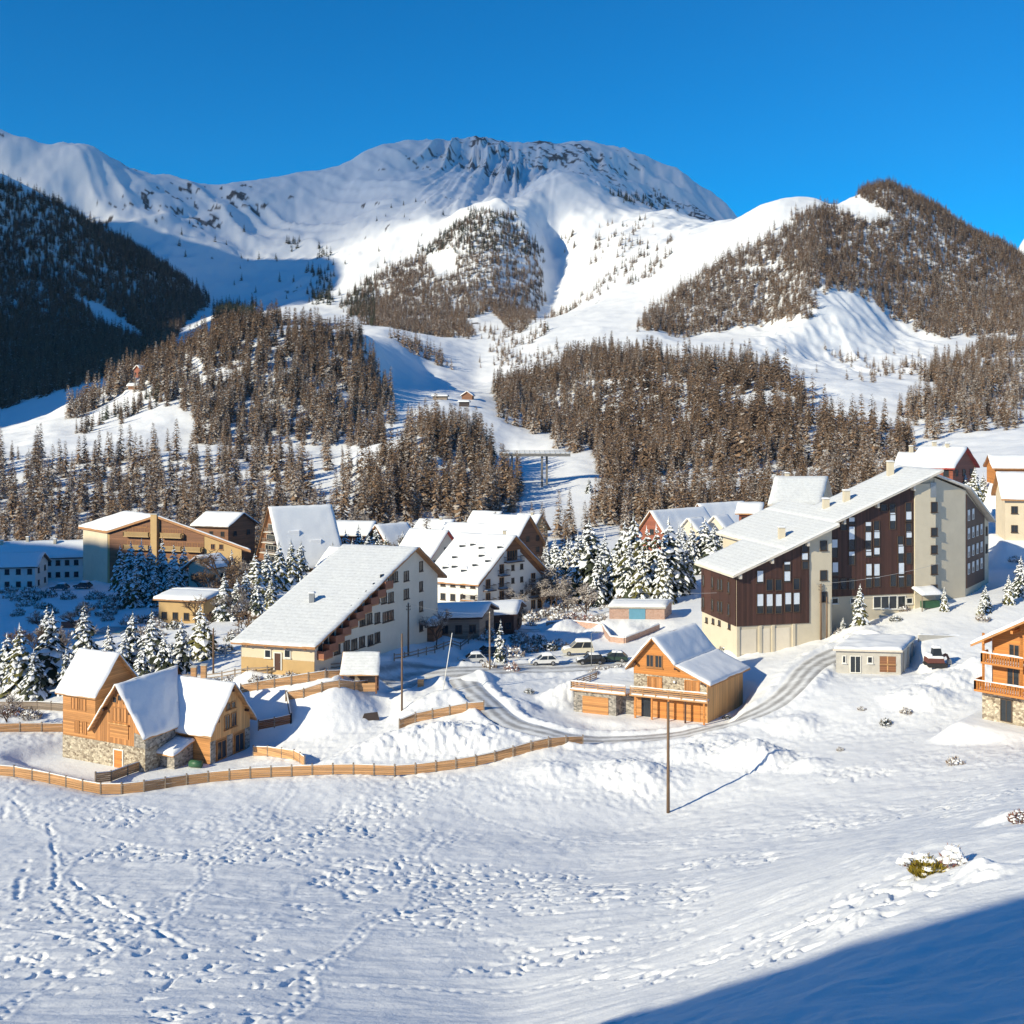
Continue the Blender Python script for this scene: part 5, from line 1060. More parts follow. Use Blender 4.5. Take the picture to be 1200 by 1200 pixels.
# ------------------------------------------------------------------ fences
def board_fence(label, pts, h=1.15, mat='fence_wood', spacing=2.3, snow=True, drop=0.0):
    P = spline([Vector((p.x, p.y, 0)) for p in pts], .6); base = P[0]
    L_ = [0]
    for a, b in zip(P, P[1:]): L_.append(L_[-1] + (b - a).length)
    n = max(1, round(L_[-1] / spacing)); posts = []
    for k in range(n + 1):
        t = L_[-1] * k / n; i = min(int(np.searchsorted(L_, t)), len(P) - 1); i = max(i, 1); f = (t - L_[i-1]) / max(L_[i] - L_[i-1], 1e-6)
        q = P[i-1].lerp(P[i], f); q.z = ground(q.x, q.y) - drop; posts.append(q)
    o = thing('board_fence', posts[0], label, 'fence')
    for q in posts:
        mb = MB(); mb.beam(q - Vector((0, 0, .6)), q + Vector((0, 0, h + .12)), .15); mb.build('post', M['grey_wood'], o)
    mb, sn = MB(), MB()
    for a, b in zip(posts, posts[1:]):
        m_ = 5
        for j in range(m_):
            z0, z1 = .05 + (h - .05) * j / m_, .05 + (h - .05) * (j + 1) / m_ - .025; tl = random.uniform(-.012, .012)
            d = (b - a).normalized(); nn = d.cross(Vector((0, 0, 1))).normalized() * (.03 + .005 * (j % 2))
            mb.hexa([a + nn + Vector((0, 0, z0 + tl)), b + nn + Vector((0, 0, z0 - tl)), b - nn + Vector((0, 0, z0 - tl)), a - nn + Vector((0, 0, z0 + tl))], [a + nn + Vector((0, 0, z1 + tl)), b + nn + Vector((0, 0, z1 - tl)), b - nn + Vector((0, 0, z1 - tl)), a - nn + Vector((0, 0, z1 + tl))])
        w = (b - a).cross(Vector((0, 0, 1))).normalized() * .07; up = Vector((0, 0, h - .02))
        sn.grid_snow(a + w + up, b + w + up, b - w + up, a - w + up, .07, cell=.4, rough=.025)
    bp = mb.build('board_panel', M[mat], o)
    if snow: sn.build('snow_cap', M['snow'], bp, True)
    return o
dd = lambda L_: [Vector((*XY(a, b), 0)) for a, b in L_]
board_fence('long curving board fence running below the golden chalet and its snowy garden', dd([(-60, 116.5), (0, 117.5), (50, 116.5), (100, 114.5), (130, 113.8), (165, 114.3), (200, 116), (240, 117.5), (300, 118), (400, 118), (470, 118), (560, 120), (620, 122.5), (683, 125.5)]), spacing=2.2)
board_fence('short bright board fence on the heap left of the lane junction', dd([(468, 131), (490, 132.2), (530, 133), (567, 133.5)]))
board_fence('upper of the two board fences in front of the low end of the lodge', path([(282, 813), (320, 806), (370, 799), (400, 796)], 120))
board_fence('lower of two board fences before the lodge, ending at the notice shelter', path([(335, 822), (370, 815), (410, 809), (440, 806)], 120))
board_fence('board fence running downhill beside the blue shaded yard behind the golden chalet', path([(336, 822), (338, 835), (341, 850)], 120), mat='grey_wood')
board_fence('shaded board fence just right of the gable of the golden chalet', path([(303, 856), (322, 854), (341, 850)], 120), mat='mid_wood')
board_fence('board fence stepping down from the right gable of the golden chalet', path([(297, 886), (325, 888), (345, 891), (357, 899)], 110))
board_fence('board fence in front of the stone door of the golden chalet', path([(112, 918), (140, 912), (170, 902)], 108))
board_fence('low board fence left of the golden chalet', path([(-30, 860), (30, 858), (74, 858)], 120))
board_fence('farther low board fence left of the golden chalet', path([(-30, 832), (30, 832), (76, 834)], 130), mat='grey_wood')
def rail_fence(label, pts, h=1.1, mat='grey_wood'):
    P = spline([Vector((p.x, p.y, 0)) for p in pts], 2.2); posts = [Vector((p.x, p.y, ground(p.x, p.y))) for p in P]
    o = thing('rail_fence', posts[0], label, 'fence')
    for q in posts: mb = MB(); mb.beam(q - Vector((0, 0, .5)), q + Vector((0, 0, h + .1)), .15); mb.build('post', M[mat], o)
    mb = MB()
    for a, b in zip(posts, posts[1:]):
        for z in (.5, .95): mb.beam(a + Vector((0, 0, z)), b + Vector((0, 0, z)), .06, .15)
    mb.build('rail', M[mat], o)
rail_fence('dark two railed fence in front of the low end of the lodge', path([(205, 800), (260, 797), (290, 792), (340, 790), (400, 786), (440, 778)], 125))
rail_fence('two railed fence along the bank beside the street and the sheds', path([(462, 776), (490, 771), (520, 762), (555, 750)], 145))
rail_fence('thin wire and post fence on the snow left of the lodge', path([(200, 776), (240, 772), (283, 770)], 140), 1.4, 'metal')

# ------------------------------------------------------------------ poles and wires
def pole(label, px, pyb, pyt, r=.14, mat='pole_wood', name='utility_pole', lean=0.0, dmin=60, cat='pole', fittings=True):
    p = hit(px, pyb, dmin); H = (pyb - pyt) * p.y / F; top = p + Vector((lean * H, 0, H))
    o = thing(name, p, label, cat); mb = MB(); mb.cyl(p - Vector((0, 0, .6)), top, r, r * .72, 10); mb.build('shaft', M[mat], o, True)
    if fittings:
        mb = MB(); mb.cyl(top + Vector((0, 0, -.02)), top + Vector((0, 0, .12)), r * .8, r * .3, 8); mb.build('cap', M['metal'], o)
        mb = MB()
        for k, zz in enumerate((.5, .95)): mb.beam(top + Vector((-.3, 0, -zz)), top + Vector((.3, 0, -zz)), .07); mb.cyl(top + Vector((-.28, 0, -zz)), top + Vector((-.28, 0, -zz + .2)), .045, .03, 6); mb.cyl(top + Vector((.28, 0, -zz)), top + Vector((.28, 0, -zz + .2)), .045, .03, 6)
        mb.build('insulator_arm', M['rail'], o)
    return top
pole('tall dark wooden pole standing alone in the snow in front of the centre chalet', 783, 953, 823, .17, fittings=False)
pole('dark wooden pole at the right end of the shaded yard', 471, 833, 743, .14, fittings=False)
pole('wooden pole with cross arm left of the lodge', 250, 789, 736)
tA = pole('wooden pole beside the sheds right of the lodge', 478.5, 770, 707, .15)
tB = pole('pale wooden pole by the small fir at the car park', 574, 786, 718, .15, 'grey_wood')
tC = pole('left one of two wooden poles before the beige tower of the brown block', 962, 750, 684, .14, dmin=130)
pole('right one of two wooden poles before the beige tower of the brown block', 969, 749, 700, .14, dmin=130, fittings=False)
tD = pole('leaning white pole on the heap beside the lane junction', 518, 812, 742, .07, 'frame_white', 'marker_pole', lean=.17, fittings=False)
for px, b, t, lb in ((693, 782, 742, 'thin lamp post behind the parked van'), (744, 708, 683, 'thin lamp post on the hill road below the tall firs'), (792, 700, 668, 'thin lamp post by the brown block end wall')):
    tp = pole(lb, px, b, t, .06, 'metal', 'street_lamp', dmin=140, cat='street lamp', fittings=False); o = bpy.data.objects[[k.name for k in C.objects if k.name.startswith('street_lamp')][-1]]
    mb = MB(); mb.beam(tp, tp + Vector((.9, 0, .12)), .07); mb.build('arm', M['metal'], o); mb = MB(); mb.hexa([tp + Vector((.6, -.12, .02)), tp + Vector((1.2, -.12, .06)), tp + Vector((1.2, .12, .06)), tp + Vector((.6, .12, .02))], [tp + Vector((.6, -.12, .18)), tp + Vector((1.2, -.08, .2)), tp + Vector((1.2, .08, .2)), tp + Vector((.6, .12, .18))]); mb.build('lamp_head', M['metal'], o)
def wire(label, a, b, sag, r=.022, lamp=None):
    mb = MB(); pts = [a.lerp(b, k / 30) - Vector((0, 0, sag * 4 * (k / 30) * (1 - k / 30))) for k in range(31)]
    for p, q in zip(pts, pts[1:]): mb.cyl(p, q, r, r, 5)
    o = mb.build('overhead_wire', M['cable'], None, loc=a); tag(o, label, 'wire')
    if lamp:
        p = pts[lamp]; l = thing('hanging_lamp', p, 'pale lamp globe hanging from the wire in front of the brown block', 'lamp')
        mb = MB(); mb.cyl(p, p - Vector((0, 0, .25)), .05, .05, 6); mb.build('lamp_cap', M['metal'], l)
        mb = MB(); mb.cyl(p - Vector((0, 0, .25)), p - Vector((0, 0, .42)), .12, .22, 10); mb.cyl(p - Vector((0, 0, .42)), p - Vector((0, 0, .62)), .22, .08, 10); mb.build('lamp_globe', M['lampglass'], l)
wire('overhead wire crossing the left half of the brown block', tC, tC + Vector((-26, 6, -2.2)), .7, lamp=15)
wire('overhead wire crossing the right half of the brown block', tC, W(1101, 660, 160.5), .5)
wire('thin wire between the pole by the sheds and the pole at the car park', tA, tB, .6, .012)

# ------------------------------------------------------------------ notice shelter
def shelter():
    p = hit(422, 806, 120); d = p.y; k = d / F; x0, x1 = p.x - 22 * k, p.x + 22.5 * k; z = p.z
    o = thing('notice_shelter', p, 'open wooden shelter with a steep snow covered roof panel beside the street', 'shelter')
    for x in (x0 + .3, x1 - .3):
        for y, h in ((d - .9, 2.3), (d + .9, 4.1)): mb = MB(); mb.beam((x, y, z - .6), (x, y, z + h), .2); mb.build('post', M['mid_wood'], o)
    q = [(x0, d - 1.25, z + 1.95), (x1, d - 1.25, z + 1.95), (x1, d + 1.2, z + 4.35), (x0, d + 1.2, z + 4.35)]
    mb = MB(); mb.slab(q, .16); r = mb.build('roof', M['fence_wood'], o); mb = MB(); mb.grid_snow(*q, .18, cell=.3, rough=.03); mb.build('snow_cover', M['thinsnow'], r, True)
    mb = MB(); mb.hexa([(x0 + .2, d + .8, z), (x1 - .2, d + .8, z), (x1 - .2, d + .86, z), (x0 + .2, d + .86, z)], [(x0 + .2, d + .8, z + 1.4), (x1 - .2, d + .8, z + 1.4), (x1 - .2, d + .86, z + 1.4), (x0 + .2, d + .86, z + 1.4)]); mb.build('back_panel', M['grey_wood'], o)
    mb = MB(); mb.beam((x0 + .4, d + .3, z + .5), (x1 - .4, d + .3, z + .5), .4, .08); mb.build('bench', M['fence_wood'], o)
    mb = MB(); mb.hexa([(x0 + .1, d - 1.0, z - .3), (x1 - .4, d - 1.0, z - .3), (x1 - .4, d - .94, z - .3), (x0 + .1, d - .94, z - .3)], [(x0 + .1, d - 1.0, z + .75), (x1 - .4, d - 1.0, z + .75), (x1 - .4, d - .94, z + .75), (x0 + .1, d - .94, z + .75)]); mb.build('front_boards', M['fence_wood'], o)
shelter()
p = hit(493, 806, 120); o = thing('wooden_box', p, 'small brown wooden box on the heap beside the leaning white pole', 'box')
mb = MB(); mb.hexa([(p.x - .4, p.y - .35, p.z - .2), (p.x + .4, p.y - .35, p.z - .2), (p.x + .4, p.y + .35, p.z - .2), (p.x - .4, p.y + .35, p.z - .2)], [(p.x - .4, p.y - .35, p.z + 1.2), (p.x + .4, p.y - .35, p.z + 1.2), (p.x + .4, p.y + .35, p.z + 1.3), (p.x - .4, p.y + .35, p.z + 1.3)]); mb.build('body', M['fence_wood'], o)
mb = MB(); mb.grid_snow((p.x - .45, p.y - .4, p.z + 1.2), (p.x + .45, p.y - .4, p.z + 1.2), (p.x + .45, p.y + .4, p.z + 1.3), (p.x - .45, p.y + .4, p.z + 1.3), .18, cell=.2); mb.build('snow_cap', M['snow'], o, True)
# low ruined garden walls before the car park, pool cover, brick wall
def low_wall(label, pts, h, mat, th=.4, dmin=140):
    P = path(pts, dmin); mb, sn = MB(), MB()
    for a, b in zip(P, P[1:]):
        n = Vector((-(b.y - a.y), b.x - a.x, 0)).normalized() * th / 2; up = Vector((0, 0, h)); dn = Vector((0, 0, -1))
        mb.hexa([a - n + dn, b - n + dn, b + n + dn, a + n + dn], [a - n + up, b - n + up, b + n + up, a + n + up]); sn.grid_snow(a - n + up, b - n + up, b + n + up, a + n + up, .22, cell=.4)
    o = mb.build('garden_wall', M[mat], None, loc=P[0]); tag(o, label, 'wall'); sn.build('snow_cap', M['snow'], o, True)
low_wall('low broken pinkish wall around the snowy yard before the garage', [(640, 735), (668, 733), (706, 738), (716, 752), (732, 754), (772, 738)], .9, 'pinkstone')
low_wall('short reddish wall beside the frozen pool among the firs', [(72, 736), (86, 736), (98, 734)], 1.2, 'red_wood', dmin=170)
def pool(px, py, w, l, label):
    p = hit(px, py, 170); mb = MB(); z = p.z + .25
    mb.hexa([(p.x - w/2, p.y - l/2, z - .6), (p.x + w/2, p.y - l/2, z - .6), (p.x + w/2, p.y + l/2, z - .6), (p.x - w/2, p.y + l/2, z - .6)], [(p.x - w/2, p.y - l/2, z), (p.x + w/2, p.y - l/2, z), (p.x + w/2, p.y + l/2, z), (p.x - w/2, p.y + l/2, z)])
    o = mb.build('swimming_pool', M['concrete'], None, loc=p); tag(o, label, 'pool')
    mb = MB(); mb.poly([(p.x - w/2 + .3, p.y - l/2 + .3, z + .05), (p.x + w/2 - .3, p.y - l/2 + .3, z + .05), (p.x + w/2 - .3, p.y + l/2 - .3, z + .05), (p.x - w/2 + .3, p.y + l/2 - .3, z + .05)]); mb.build('pool_cover', M['teal'], o)
pool(131, 740, 5, 6, 'teal covered swimming pool in the snow between the firs')

# ------------------------------------------------------------------ vehicles
def make_car(name, label, px, py, ang, col, van=False, snow=.8, dmin=130):
    p = hit(px, py, dmin); p.z += .12; u = Vector((*rc(math.radians(ang)), 0)); v = Vector((-u.y, u.x, 0)); Z = Vector((0, 0, 1))
    T = lambda a, b, c: p + u * a + v * b + Z * c
    l, w, hb, hc = (2.4, .95, 1.15, 2.05) if van else (2.1, .88, .88, 1.46)
    cm = plain('car_paint', col, .3, .04); o = thing(name, p, label, 'van' if van else 'car')
    mb = MB(); pr = [(-l, .38), (-l, hb * .86), (-l * .92, hb), (l * .62, hb), (l * .95, hb * .8), (l, hb * .62), (l, .38)]
    mb.hexa([T(a, -w, c) for a, c in pr], [T(a, w, c) for a, c in pr]); mb.build('body', cm, o)
    a0, a1, b0, b1 = (-l * .94, l * .5, -l * .86, l * .12) if van else (-l * .9, l * .42, -l * .62, l * .1)
    mb = MB(); mb.hexa([T(a0, -w * .93, hb), T(a1, -w * .93, hb), T(a1, w * .93, hb), T(a0, w * .93, hb)], [T(b0, -w * .78, hc - .07), T(b1, -w * .78, hc - .07), T(b1, w * .78, hc - .07), T(b0, w * .78, hc - .07)]); mb.build('windows', M['pane'], o)
    mb = MB(); mb.hexa([T(b0 - .05, -w * .8, hc - .068), T(b1 + .08, -w * .8, hc - .068), T(b1 + .08, w * .8, hc - .068), T(b0 - .05, w * .8, hc - .068)], [T(b0, -w * .74, hc), T(b1, -w * .74, hc), T(b1, w * .74, hc), T(b0, w * .74, hc)])
    for a, b in ((a0, b0), (a1, b1), ((a0 + a1) / 2, (b0 + b1) / 2)):
        for s in (-1, 1): mb.beam(T(a, s * w * .935, hb), T(b, s * w * .785, hc - .07), .08)
    mb.build('roof', cm, o)
    for a in (-l * .6, l * .62):
        for s in (-1, 1):
            mb = MB(); mb.cyl(T(a, s * (w - .16), .33), T(a, s * (w + .02), .33), .33, .33, 14); wh = mb.build('wheel', M['tyre'], o); mb = MB(); mb.cyl(T(a, s * (w + .021), .33), T(a, s * (w + .035), .33), .2, .17, 10); mb.build('rim', M['rim'], wh)
    for s in (-1, 1):
        mb = MB(); mb.hexa([T(l * .99, s * w * .62 - .14, .55), T(l + .03, s * w * .62 - .14, .55), T(l + .03, s * w * .62 + .14, .55), T(l * .99, s * w * .62 + .14, .55)], [T(l * .97, s * w * .62 - .14, .7), T(l + .02, s * w * .62 - .14, .7), T(l + .02, s * w * .62 + .14, .7), T(l * .97, s * w * .62 + .14, .7)]); mb.build('headlight', M['lampglass'], o)
    if snow:
        mb = MB(); mb.grid_snow(T(b0, -w * .74, hc), T(b1, -w * .74, hc), T(b1, w * .74, hc), T(b0, w * .74, hc), .3 * snow, cell=.25, rough=.05); mb.grid_snow(T(l * .45, -w * .8, hb - .03), T(l * .93, -w * .8, hb * .82), T(l * .93, w * .8, hb * .82), T(l * .45, w * .8, hb - .03), .18 * snow, cell=.25); mb.build('snow_cover', M['snow'], o, True)
make_car('parked_car', 'silver car parked at the bend with snow on its roof, left of the pale pole', 553, 778, 190, (.55, .56, .57))
make_car('parked_car', 'dark car parked behind the silver car at the bend', 570, 769, 200, (.05, .055, .065), dmin=150)
make_car('parked_van', 'large cream van with thick snow on its roof in the car park', 677, 768, 185, (.62, .57, .45), van=True, snow=1.3)
make_car('parked_car', 'white car buried in snow with only its dark windows showing', 637, 780, 188, (.72, .72, .72), snow=1.2)
make_car('parked_car', 'black car parked right of the cream van', 692, 779, 185, (.02, .022, .025), snow=.5)
make_car('parked_car', 'dark green car near the left eave of the centre chalet', 719, 776, 175, (.03, .06, .05), snow=.7)
make_car('parked_car', 'dark car under snow beside the garage doors of the brown block', 873, 762, 175, (.04, .045, .055), snow=1.2)
make_car('parked_car', 'pale car under snow beside the brown block, right of the dark one', 893, 760, 178, (.5, .52, .55), snow=1.3)
make_car('parked_car', 'snow covered car in the blue shade below the long low hotel', 70, 692, 180, (.1, .1, .11), snow=1.2, dmin=200)
make_car('parked_car', 'second snow covered car in the blue shade, nearer to the ochre hotel', 97, 690, 170, (.06, .06, .07), snow=1.2, dmin=200)
def digger():
    p = hit(1096, 782, 120); o = thing('small_digger', p, 'small red digger under snow parked in the gap beside the concrete bungalow', 'digger'); T = lambda a, b, c: p + Vector((a, b, c))
    for s in (-1, 1): mb = MB(); pr = [(-1.1, .12), (-1.3, .35), (-1.1, .62), (1.1, .62), (1.3, .35), (1.1, .12)]; mb.hexa([T(a, s * .7 - .2, c) for a, c in pr], [T(a, s * .7 + .2, c) for a, c in pr]); mb.build('track', M['tyre'], o)
    mb = MB(); mb.hexa([T(-1.2, -.8, .65), T(.9, -.8, .65), T(.9, .8, .65), T(-1.2, .8, .65)], [T(-1.1, -.75, 1.35), T(.8, -.75, 1.25), T(.8, .75, 1.25), T(-1.1, .75, 1.35)]); mb.build('body', M['red_paint'], o)
    mb = MB(); mb.hexa([T(-.5, -.65, 1.36), T(.7, -.65, 1.3), T(.7, .3, 1.3), T(-.5, .3, 1.36)], [T(-.4, -.55, 2.5), T(.5, -.55, 2.5), T(.5, .2, 2.5), T(-.4, .2, 2.5)]); mb.build('cab', M['pane'], o)
    mb = MB(); mb.beam(T(.8, .5, 1.1), T(1.6, .5, 1.5), .25, .3); mb.beam(T(1.6, .5, 1.5), T(1.9, .5, .9), .2, .25); mb.build('arm', M['red_paint'], o); mb = MB(); mb.hexa([T(1.7, .2, .3), T(2.2, .2, .3), T(2.2, .8, .3), T(1.7, .8, .3)], [T(1.8, .2, .9), T(2.1, .2, .9), T(2.1, .8, .9), T(1.8, .8, .9)]); mb.build('bucket', M['metal'], o)
    mb = MB(); mb.grid_snow(T(-.45, -.6, 2.5), T(.55, -.6, 2.5), T(.55, .25, 2.5), T(-.45, .25, 2.5), .35, cell=.2); mb.grid_snow(T(-1.15, -.7, 1.36), T(-.5, -.7, 1.36), T(-.5, .75, 1.36), T(-1.15, .75, 1.36), .5, cell=.2); mb.grid_snow(T(-1.15, -.78, 1.3), T(.85, -.78, 1.25), T(.85, .78, 1.25), T(-1.15, .78, 1.3), .35, cell=.2); mb.build('snow_cover', M['snow'], o, True)
digger()
p = hit(434, 845, 110); o = thing('snow_plough_blade', p, 'dark angled plough blade left in the shaded yard', 'plough')
mb = MB(); mb.hexa([p + Vector((-1.1, -.2, 0)), p + Vector((1.1, .3, 0)), p + Vector((1.1, .4, 0)), p + Vector((-1.1, -.1, 0))], [p + Vector((-.8, .2, .8)), p + Vector((.8, .6, .9)), p + Vector((.8, .7, .9)), p + Vector((-.8, .3, .8))]); mb.build('blade', M['rail'], o)
mb = MB(); mb.beam(p + Vector((-.4, .3, .3)), p + Vector((0, 1.3, .3)), .12); mb.beam(p + Vector((.5, .4, .3)), p + Vector((0, 1.3, .3)), .12); mb.build('hitch', M['metal'], o)
# ================================================================== vegetation
def raw_mesh(name, V, Fc, mi, mats, smooth=False):
    me = bpy.data.meshes.new(name); me.from_pydata(V, [], Fc)
    for m in mats: me.materials.append(m)
    me.polygons.foreach_set('material_index', mi)
    if smooth: me.polygons.foreach_set('use_smooth', [True] * len(Fc))
    return me
def trunk_mesh(name, h, r, seed, limbs=0):
    rnd = random.Random(seed); mb = MB(); P = [Vector((0, 0, -.8))]
    for k in range(1, 7): P.append(Vector((rnd.uniform(-.03, .03) * h * .4, rnd.uniform(-.03, .03) * h * .4, h * k / 6)))
    for k in range(6): mb.cyl(P[k], P[k + 1], r * (1 - k / 6.3), r * (1 - (k + 1) / 6.3), 7)
    me = bpy.data.meshes.new(name); me.from_pydata(mb.v, [], mb.f); me.materials.append(M['bark']); return me
def fir_crown(name, h=10.0, rad=2.4, whorls=15, nb=8, snow=.75, seed=1, green='needle', droop=.42):
    """tiers of drooping boughs, each a tent of needles carrying its own pad of snow"""
    rnd = random.Random(seed); V, Fc, mi = [], [], []
    def blade(o, th, ln, w, dz, m, up, ragged):
        c, s = math.cos(th), math.sin(th); i = len(V); st = ((0, .28), (.38, 1.0), (.74, .78), (1.0, .12))
        for k, (t, ww) in enumerate(st):
            r = ln * t; z = o[2] + up + dz * (t ** 1.6) + (.12 * ln * math.sin(t * 3.0)); hw = w * ww * rnd.uniform(1 - ragged, 1 + ragged) * .5
            x, y = o[0] + c * r, o[1] + s * r; tent = .42 * hw if m == 0 else .5 * hw
            V.append((x - s * hw, y + c * hw, z - tent)); V.append((x, y, z + (0 if m == 0 else .10 * (1 - t) + .03))); V.append((x + s * hw, y - c * hw, z - tent))
            if k:
                a = i + (k - 1) * 3
                for q in ((a, a + 3, a + 4, a + 1), (a + 1, a + 4, a + 5, a + 2)): Fc.append(q); mi.append(m)
    for wv in range(whorls):
        f = wv / (whorls - 1); z = h * (.08 + .88 * f); R = rad * (1 - f ** 1.25) ** .9 * rnd.uniform(.82, 1.14) + .2
        n = max(4, int(nb * (1 - .45 * f))); ph = rnd.uniform(0, 6.3)
        for k in range(n):
            if rnd.random() < .06: continue
            th = ph + 2 * math.pi * k / n + rnd.uniform(-.28, .28); ln = R * rnd.uniform(.7, 1.18); w = ln * rnd.uniform(.4, .62) * (1.0 + .6 * f)
            o = (rnd.uniform(-.05, .05), rnd.uniform(-.05, .05), z + rnd.uniform(-.22, .22)); dz = -ln * droop * rnd.uniform(.6, 1.5) * (1 - .9 * f)
            blade(o, th, ln, w, dz, 0, 0, .25)
            for q in range(2):   # side twigs hanging below the bough
                t2 = rnd.uniform(.35, .9); oo = (o[0] + math.cos(th) * ln * t2, o[1] + math.sin(th) * ln * t2, o[2] + dz * t2 ** 1.6); a_ = th + rnd.choice((-1, 1)) * rnd.uniform(.6, 1.2); blade(oo, a_, ln * .4, w * .46, -ln * .3, 0, -.03, .3)
                if rnd.random() < snow * .75: blade(oo, a_, ln * .36, w * .44, -ln * .26, 1, .07, .4)
            if rnd.random() < snow:
                t0 = rnd.uniform(0, .25); oo = (o[0] + math.cos(th) * ln * t0, o[1] + math.sin(th) * ln * t0, o[2] + dz * t0 ** 1.6); blade(oo, th + rnd.uniform(-.1, .1), ln * (1 - t0) * rnd.uniform(.7, 1.0), w * rnd.uniform(.75, 1.1), dz * (1 - t0), 1, .10, .4)
    i = len(V)
    for k in range(5): a = k * 1.2566; V.append((.14 * math.cos(a), .14 * math.sin(a), h * .93))
    V.append((0, 0, h * 1.05))
    for k in range(5): Fc.append((i + k, i + (k + 1) % 5, i + 5)); mi.append(1 if snow > .5 and k % 2 else 0)
    return raw_mesh(name, V, Fc, mi, [M[green], M['treesnow']])
def larch_mesh(name, h=15.0, rad=2.3, n=520, size=.75, mats=('larchtwig', 'darktwig', 'frosttwig'), prob=(.6, .25, .15), seed=3, base=.08, frost_low=.0, whorls=9, nb=7):
    """a bare larch: trunk, drooping boughs thick with knobbly twigs, and a fringe of single twigs"""
    rnd = random.Random(seed); V, Fc, mi = [], [], []
    for k in range(4):
        a, b = k * math.pi / 2, (k + 1) * math.pi / 2; i = len(V); r = h * .009
        V += [(r * math.cos(a), r * math.sin(a), -.8), (r * math.cos(b), r * math.sin(b), -.8), (0, 0, h * .97)]; Fc.append((i, i + 1, i + 2)); mi.append(len(mats))
    def pick(f):
        pr = list(prob); pr[2] += frost_low * max(0, 1 - f * 1.5); r = rnd.random() * sum(pr); return 0 if r < pr[0] else (1 if r < pr[0] + pr[1] else 2)
    env = lambda f: rad * (1 - f ** 1.15) ** .95
    for w in range(whorls):
        f0 = base + (.97 - base) * w / (whorls - 1); ph = rnd.uniform(0, 6.3); m_ = max(3, int(nb * (1 - .5 * f0)))
        for k in range(m_):
            if rnd.random() < .1: continue
            f = min(.985, f0 + rnd.uniform(-.04, .04)); th = ph + 6.283 * k / m_ + rnd.uniform(-.3, .3); ln = (env(f) + .15) * rnd.uniform(.6, 1.1); wd = ln * rnd.uniform(.45, .8) * (1 + .4 * f); z = h * f; dz = -ln * rnd.uniform(.25, .8) * (1 - .6 * f)
            c, s_ = math.cos(th), math.sin(th); i = len(V); pk = pick(f)
            for q, (t, ww) in enumerate(((.02, .2), (.45, 1.0), (.8, .7), (1.05, .05))):
                hw = wd * ww * rnd.uniform(.65, 1.3) * .5; x, y, zz = c * ln * t, s_ * ln * t, z + dz * t ** 1.4 + rnd.uniform(-.12, .12)
                V += [(x - s_ * hw, y + c * hw, zz - hw * rnd.uniform(.3, .9)), (x, y, zz + .1), (x + s_ * hw, y - c * hw, zz - hw * rnd.uniform(.3, .9))]
                if q:
                    e = i + (q - 1) * 3
                    for g in ((e, e + 3, e + 4, e + 1), (e + 1, e + 4, e + 5, e + 2)): Fc.append(g); mi.append(pk)
    for _ in range(n):
        f = base + (1 - base) * rnd.random() ** 1.5; R = env(f) * rnd.uniform(.55, 1.12) + .1; th = rnd.uniform(0, 6.283); x, y, zz = math.cos(th) * R, math.sin(th) * R, h * f - .35 * R + rnd.gauss(0, .25)
        a2 = th + rnd.gauss(0, .7); ln = size * rnd.uniform(.6, 1.3) * (1.15 - .4 * f); w = size * rnd.uniform(.13, .3); dr = rnd.uniform(-.5, .6); dx, dy = math.cos(a2) * ln, math.sin(a2) * ln; i = len(V)
        V += [(x - dy / ln * w * .5, y + dx / ln * w * .5, zz + w * .3), (x + dy / ln * w * .5, y - dx / ln * w * .5, zz - w * .3), (x + dx, y + dy, zz + dr * ln)]; Fc.append((i, i + 1, i + 2)); mi.append(pick(f))
    return raw_mesh(name, V, Fc, mi, [M[m] for m in mats] + [M['bark']])
def bare_tree_crown(name, h=7.0, seed=1, twig='frosttwig', wood='bark', spread=.6, lean=.9):
    rnd = random.Random(seed); mb = MB()
    def grow(p, d, ln, r, lev):
        q = p + d * ln; mb.cyl(p, q, r, r * .65, 4 if lev else 6, 1)
        if lev >= 3:
            for _ in range(7):
                a = p.lerp(q, rnd.uniform(.1, 1)); e = Vector((rnd.gauss(0, 1), rnd.gauss(0, 1), rnd.uniform(-.3, 1))).normalized(); t = e * rnd.uniform(.35, .8) * ln; w = e.cross(Vector((rnd.random(), rnd.random(), .3))).normalized() * .045 * ln
                mb.poly([a - w, a + w, a + t], 0)
            return
        for _ in range(rnd.choice((3, 4, 4))):
            e = (d + Vector((rnd.gauss(0, spread), rnd.gauss(0, spread), rnd.uniform(-.15, .5)))).normalized(); grow(p.lerp(q, rnd.uniform(.55, 1)), e, ln * rnd.uniform(.6, .85), r * .6, lev + 1)
    for k in range(5):
        a = k * 1.2566 + rnd.random(); grow(Vector((0, 0, h * (.18 + .05 * k))), Vector((math.cos(a) * .6, math.sin(a) * .6, lean)).normalized(), h * .3, h * .014, 1)
    me = bpy.data.meshes.new(name); me.from_pydata(mb.v, [], mb.f); me.materials.append(M[twig]); me.materials.append(M[wood]); me.polygons.foreach_set('material_index', mb.m); return me
